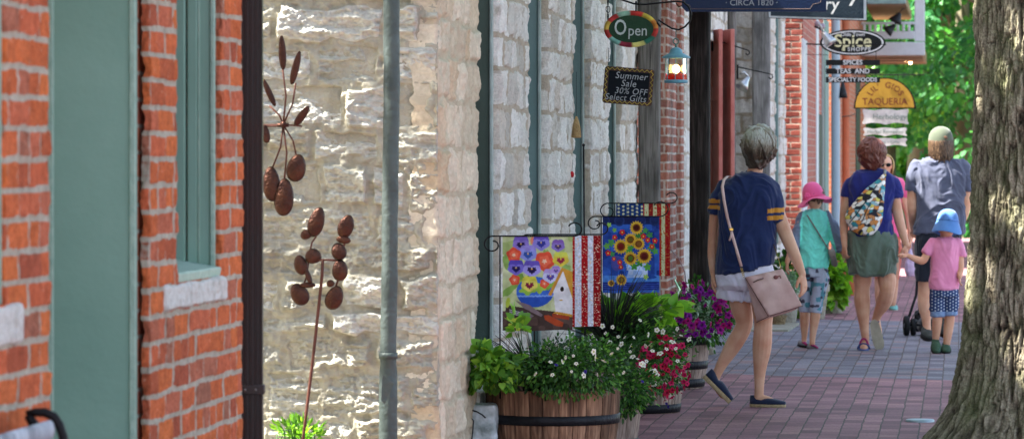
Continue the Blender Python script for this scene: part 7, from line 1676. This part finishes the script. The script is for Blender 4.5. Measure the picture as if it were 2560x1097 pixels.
def limbs(mb, base, cents, rs, r0=.14, n=14):
    base = Vector(base)
    for q in rs.permutation(len(cents))[:n]:
        e = Vector(cents[q]); mid = base.lerp(e, .5) + Vector((rs.normal() * .2, rs.normal() * .2, .3 * (e - base).length * .3))
        pts = [base * (1 - t) ** 2 + mid * 2 * t * (1 - t) + e * t * t for t in np.linspace(0, 1, 8)]
        mb.tube(pts, [r0 * (1 - t * .85) * rs.uniform(.5, 1) for t in [i / 7 for i in range(8)]], 7)
# big street tree at the right edge
g = W(2576, 400 + EYE * 480, 480)
tt = thing('street_tree', 'large shade tree with deeply furrowed bark at the right edge of the walk', 'tree', (g.x, g.y, 0))
big_trunk((g.x, g.y), tt)
rs = np.random.default_rng(31)
cr, ce = crown('crown', (g.x - .2, g.y + .3, 7.3), (4.9, 5.8, 2.6), 230, 105, .19, LF1, tt, rs, .8)
mb = MB(); limbs(mb, (g.x, g.y, 5.0), ce, rs, .16, 16); mb.build('branch', BARK, tt, smooth=True)
# tree in the side yard, off to the left: dapples the end wall
tt = thing('yard_tree', 'leafy tree standing in the side yard left of the stone end wall', 'tree', (-6.2, 14.3, 0))
mb = MB(); mb.tube([(-6.2, 14.3, -.1), (-6.1, 14.35, 1.6), (-6.0, 14.3, 3.6)], [.2, .15, .12], 12); mb.build('trunk', BARK, tt, smooth=True)
rs = np.random.default_rng(8)
cr, ce = crown('crown', (-5.9, 15.7, 6.3), (2.4, 2.8, 2.0), 58, 50, .12, LF1, tt, rs, .40)
mb = MB(); limbs(mb, (-6.0, 14.3, 3.5), ce, rs, .08, 10); mb.build('branch', BARK, tt, smooth=True)
# far trees closing the street
far = [(2290, 110, 7.0, (4.5, 5, 5.5)), (2400, 118, 6.5, (5, 5, 5.5)), (2210, 106, 5.5, (4.5, 5, 4.6)), (2530, 100, 6.5, (5, 5, 5.5)), (2330, 96, 3.4, (2.6, 3, 2.6)), (2120, 100, 7, (6, 5, 6)), (2680, 130, 7, (6, 5, 6.5)), (2450, 90, 2.6, (3.2, 3, 2.2))]
lab = ['tall bright green tree closing the street just right of the balcony', 'tall green tree behind the man in the cap', 'rounded green tree seen under the balcony', 'broad green tree mostly hidden by the big trunk',
       'low leafy tree behind the half round yellow sign', 'distant tree hidden behind the brick building', 'distant tree right of the big trunk', 'low bushy tree to the right of the cap']
for (px, s, zc, r), lb in zip(far, lab):
    g = W(px, 400, s); rs = np.random.default_rng(int(px)); t = thing('shade_tree', lb, 'tree', (g.x, g.y, 0), group='trees at the far end of the street')
    nl = 230
    cr, ce = crown('crown', (g.x, g.y, zc), r, 150, nl, .17, LF2, t, rs, .95, lo=-.95)
    mb = MB(); mb.tube([(g.x, g.y, -.1), (g.x + .1, g.y, zc * .5), (g.x, g.y, zc)], [.28, .2, .1], 9); mb.build('trunk', BARK, t, smooth=True)
    mb = MB(); limbs(mb, (g.x, g.y, zc * .5), ce, rs, .1, 8); mb.build('branch', BARK, t, smooth=True)
rs = np.random.default_rng(77)
P = np.stack([rs.uniform(-34, 50, 15000), rs.uniform(104, 122, 15000), np.abs(rs.normal(size=15000)) * .3], -1)
P[:, 2] = rs.uniform(0, 1, 15000) * (2.6 + fbm(P[:, 0] * .3, P[:, 1] * .3, 0, 3) * 1.4)
o = leaves(P, .5, 'hedge_mass', LF2, None, rs, loc=(8, 110, 0)); tag(o, 'loose green undergrowth under the far trees', 'undergrowth', kind='stuff')
o = leaves(P * np.array([1.6, 1, 6.5]) + np.array([0, 42, 0]), .95, 'distant_woods', LF2, None, rs, loc=(8, 160, 0)); tag(o, 'far off wood that closes the view', 'wood', kind='stuff')
# ================================================================ LIGHT AND CAMERA
world = bpy.data.worlds.new('World'); scene.world = world; world.use_nodes = True
nt = world.node_tree; bg = nt.nodes['Background']
sd = Vector((-.56, -.11, .80)).normalized()
sky = nt.nodes.new('ShaderNodeTexSky'); sky.sky_type = 'NISHITA'; sky.sun_disc = False
sky.sun_elevation = math.asin(sd.z); sky.sun_rotation = math.atan2(sd.x, sd.y); sky.dust_density = 1.5; sky.air_density = .8; sky.ozone_density = .6
hs = nt.nodes.new('ShaderNodeHueSaturation'); hs.inputs['Saturation'].default_value = .78; nt.links.new(sky.outputs[0], hs.inputs['Color'])
wm = nt.nodes.new('ShaderNodeMix'); wm.data_type = 'RGBA'; wm.blend_type = 'MULTIPLY'; wm.inputs[0].default_value = 1; wm.inputs[7].default_value = (1.02, 1.0, .97, 1); nt.links.new(hs.outputs[0], wm.inputs[6]); nt.links.new(wm.outputs[2], bg.inputs[0]); bg.inputs[1].default_value = .105
ld = bpy.data.lights.new('sun', 'SUN'); ld.energy = 5.0; ld.angle = math.radians(.53); ld.color = (1, .95, .86)
lo = bpy.data.objects.new('sun', ld); COL.objects.link(lo); lo.rotation_euler = sd.to_track_quat('Z', 'Y').to_euler(); lo.location = (-10, 0, 20)
cam = bpy.data.cameras.new('camera'); co = bpy.data.objects.new('camera', cam); COL.objects.link(co); scene.camera = co
co.location = (0, 0, EYE); co.rotation_euler = (PI / 2, 0, TH)
cam.sensor_width = 36; cam.lens = F / 2560 * 36; cam.shift_y = -148.5 / 2560; cam.clip_start = .5; cam.clip_end = 2000
cam.dof.use_dof = True; cam.dof.focus_distance = 20.5; cam.dof.aperture_fstop = 9
vs = scene.view_settings; vs.view_transform = 'Standard'; vs.look = 'None'; vs.exposure = 2.55; vs.gamma = 1
scene.render.engine = 'CYCLES'
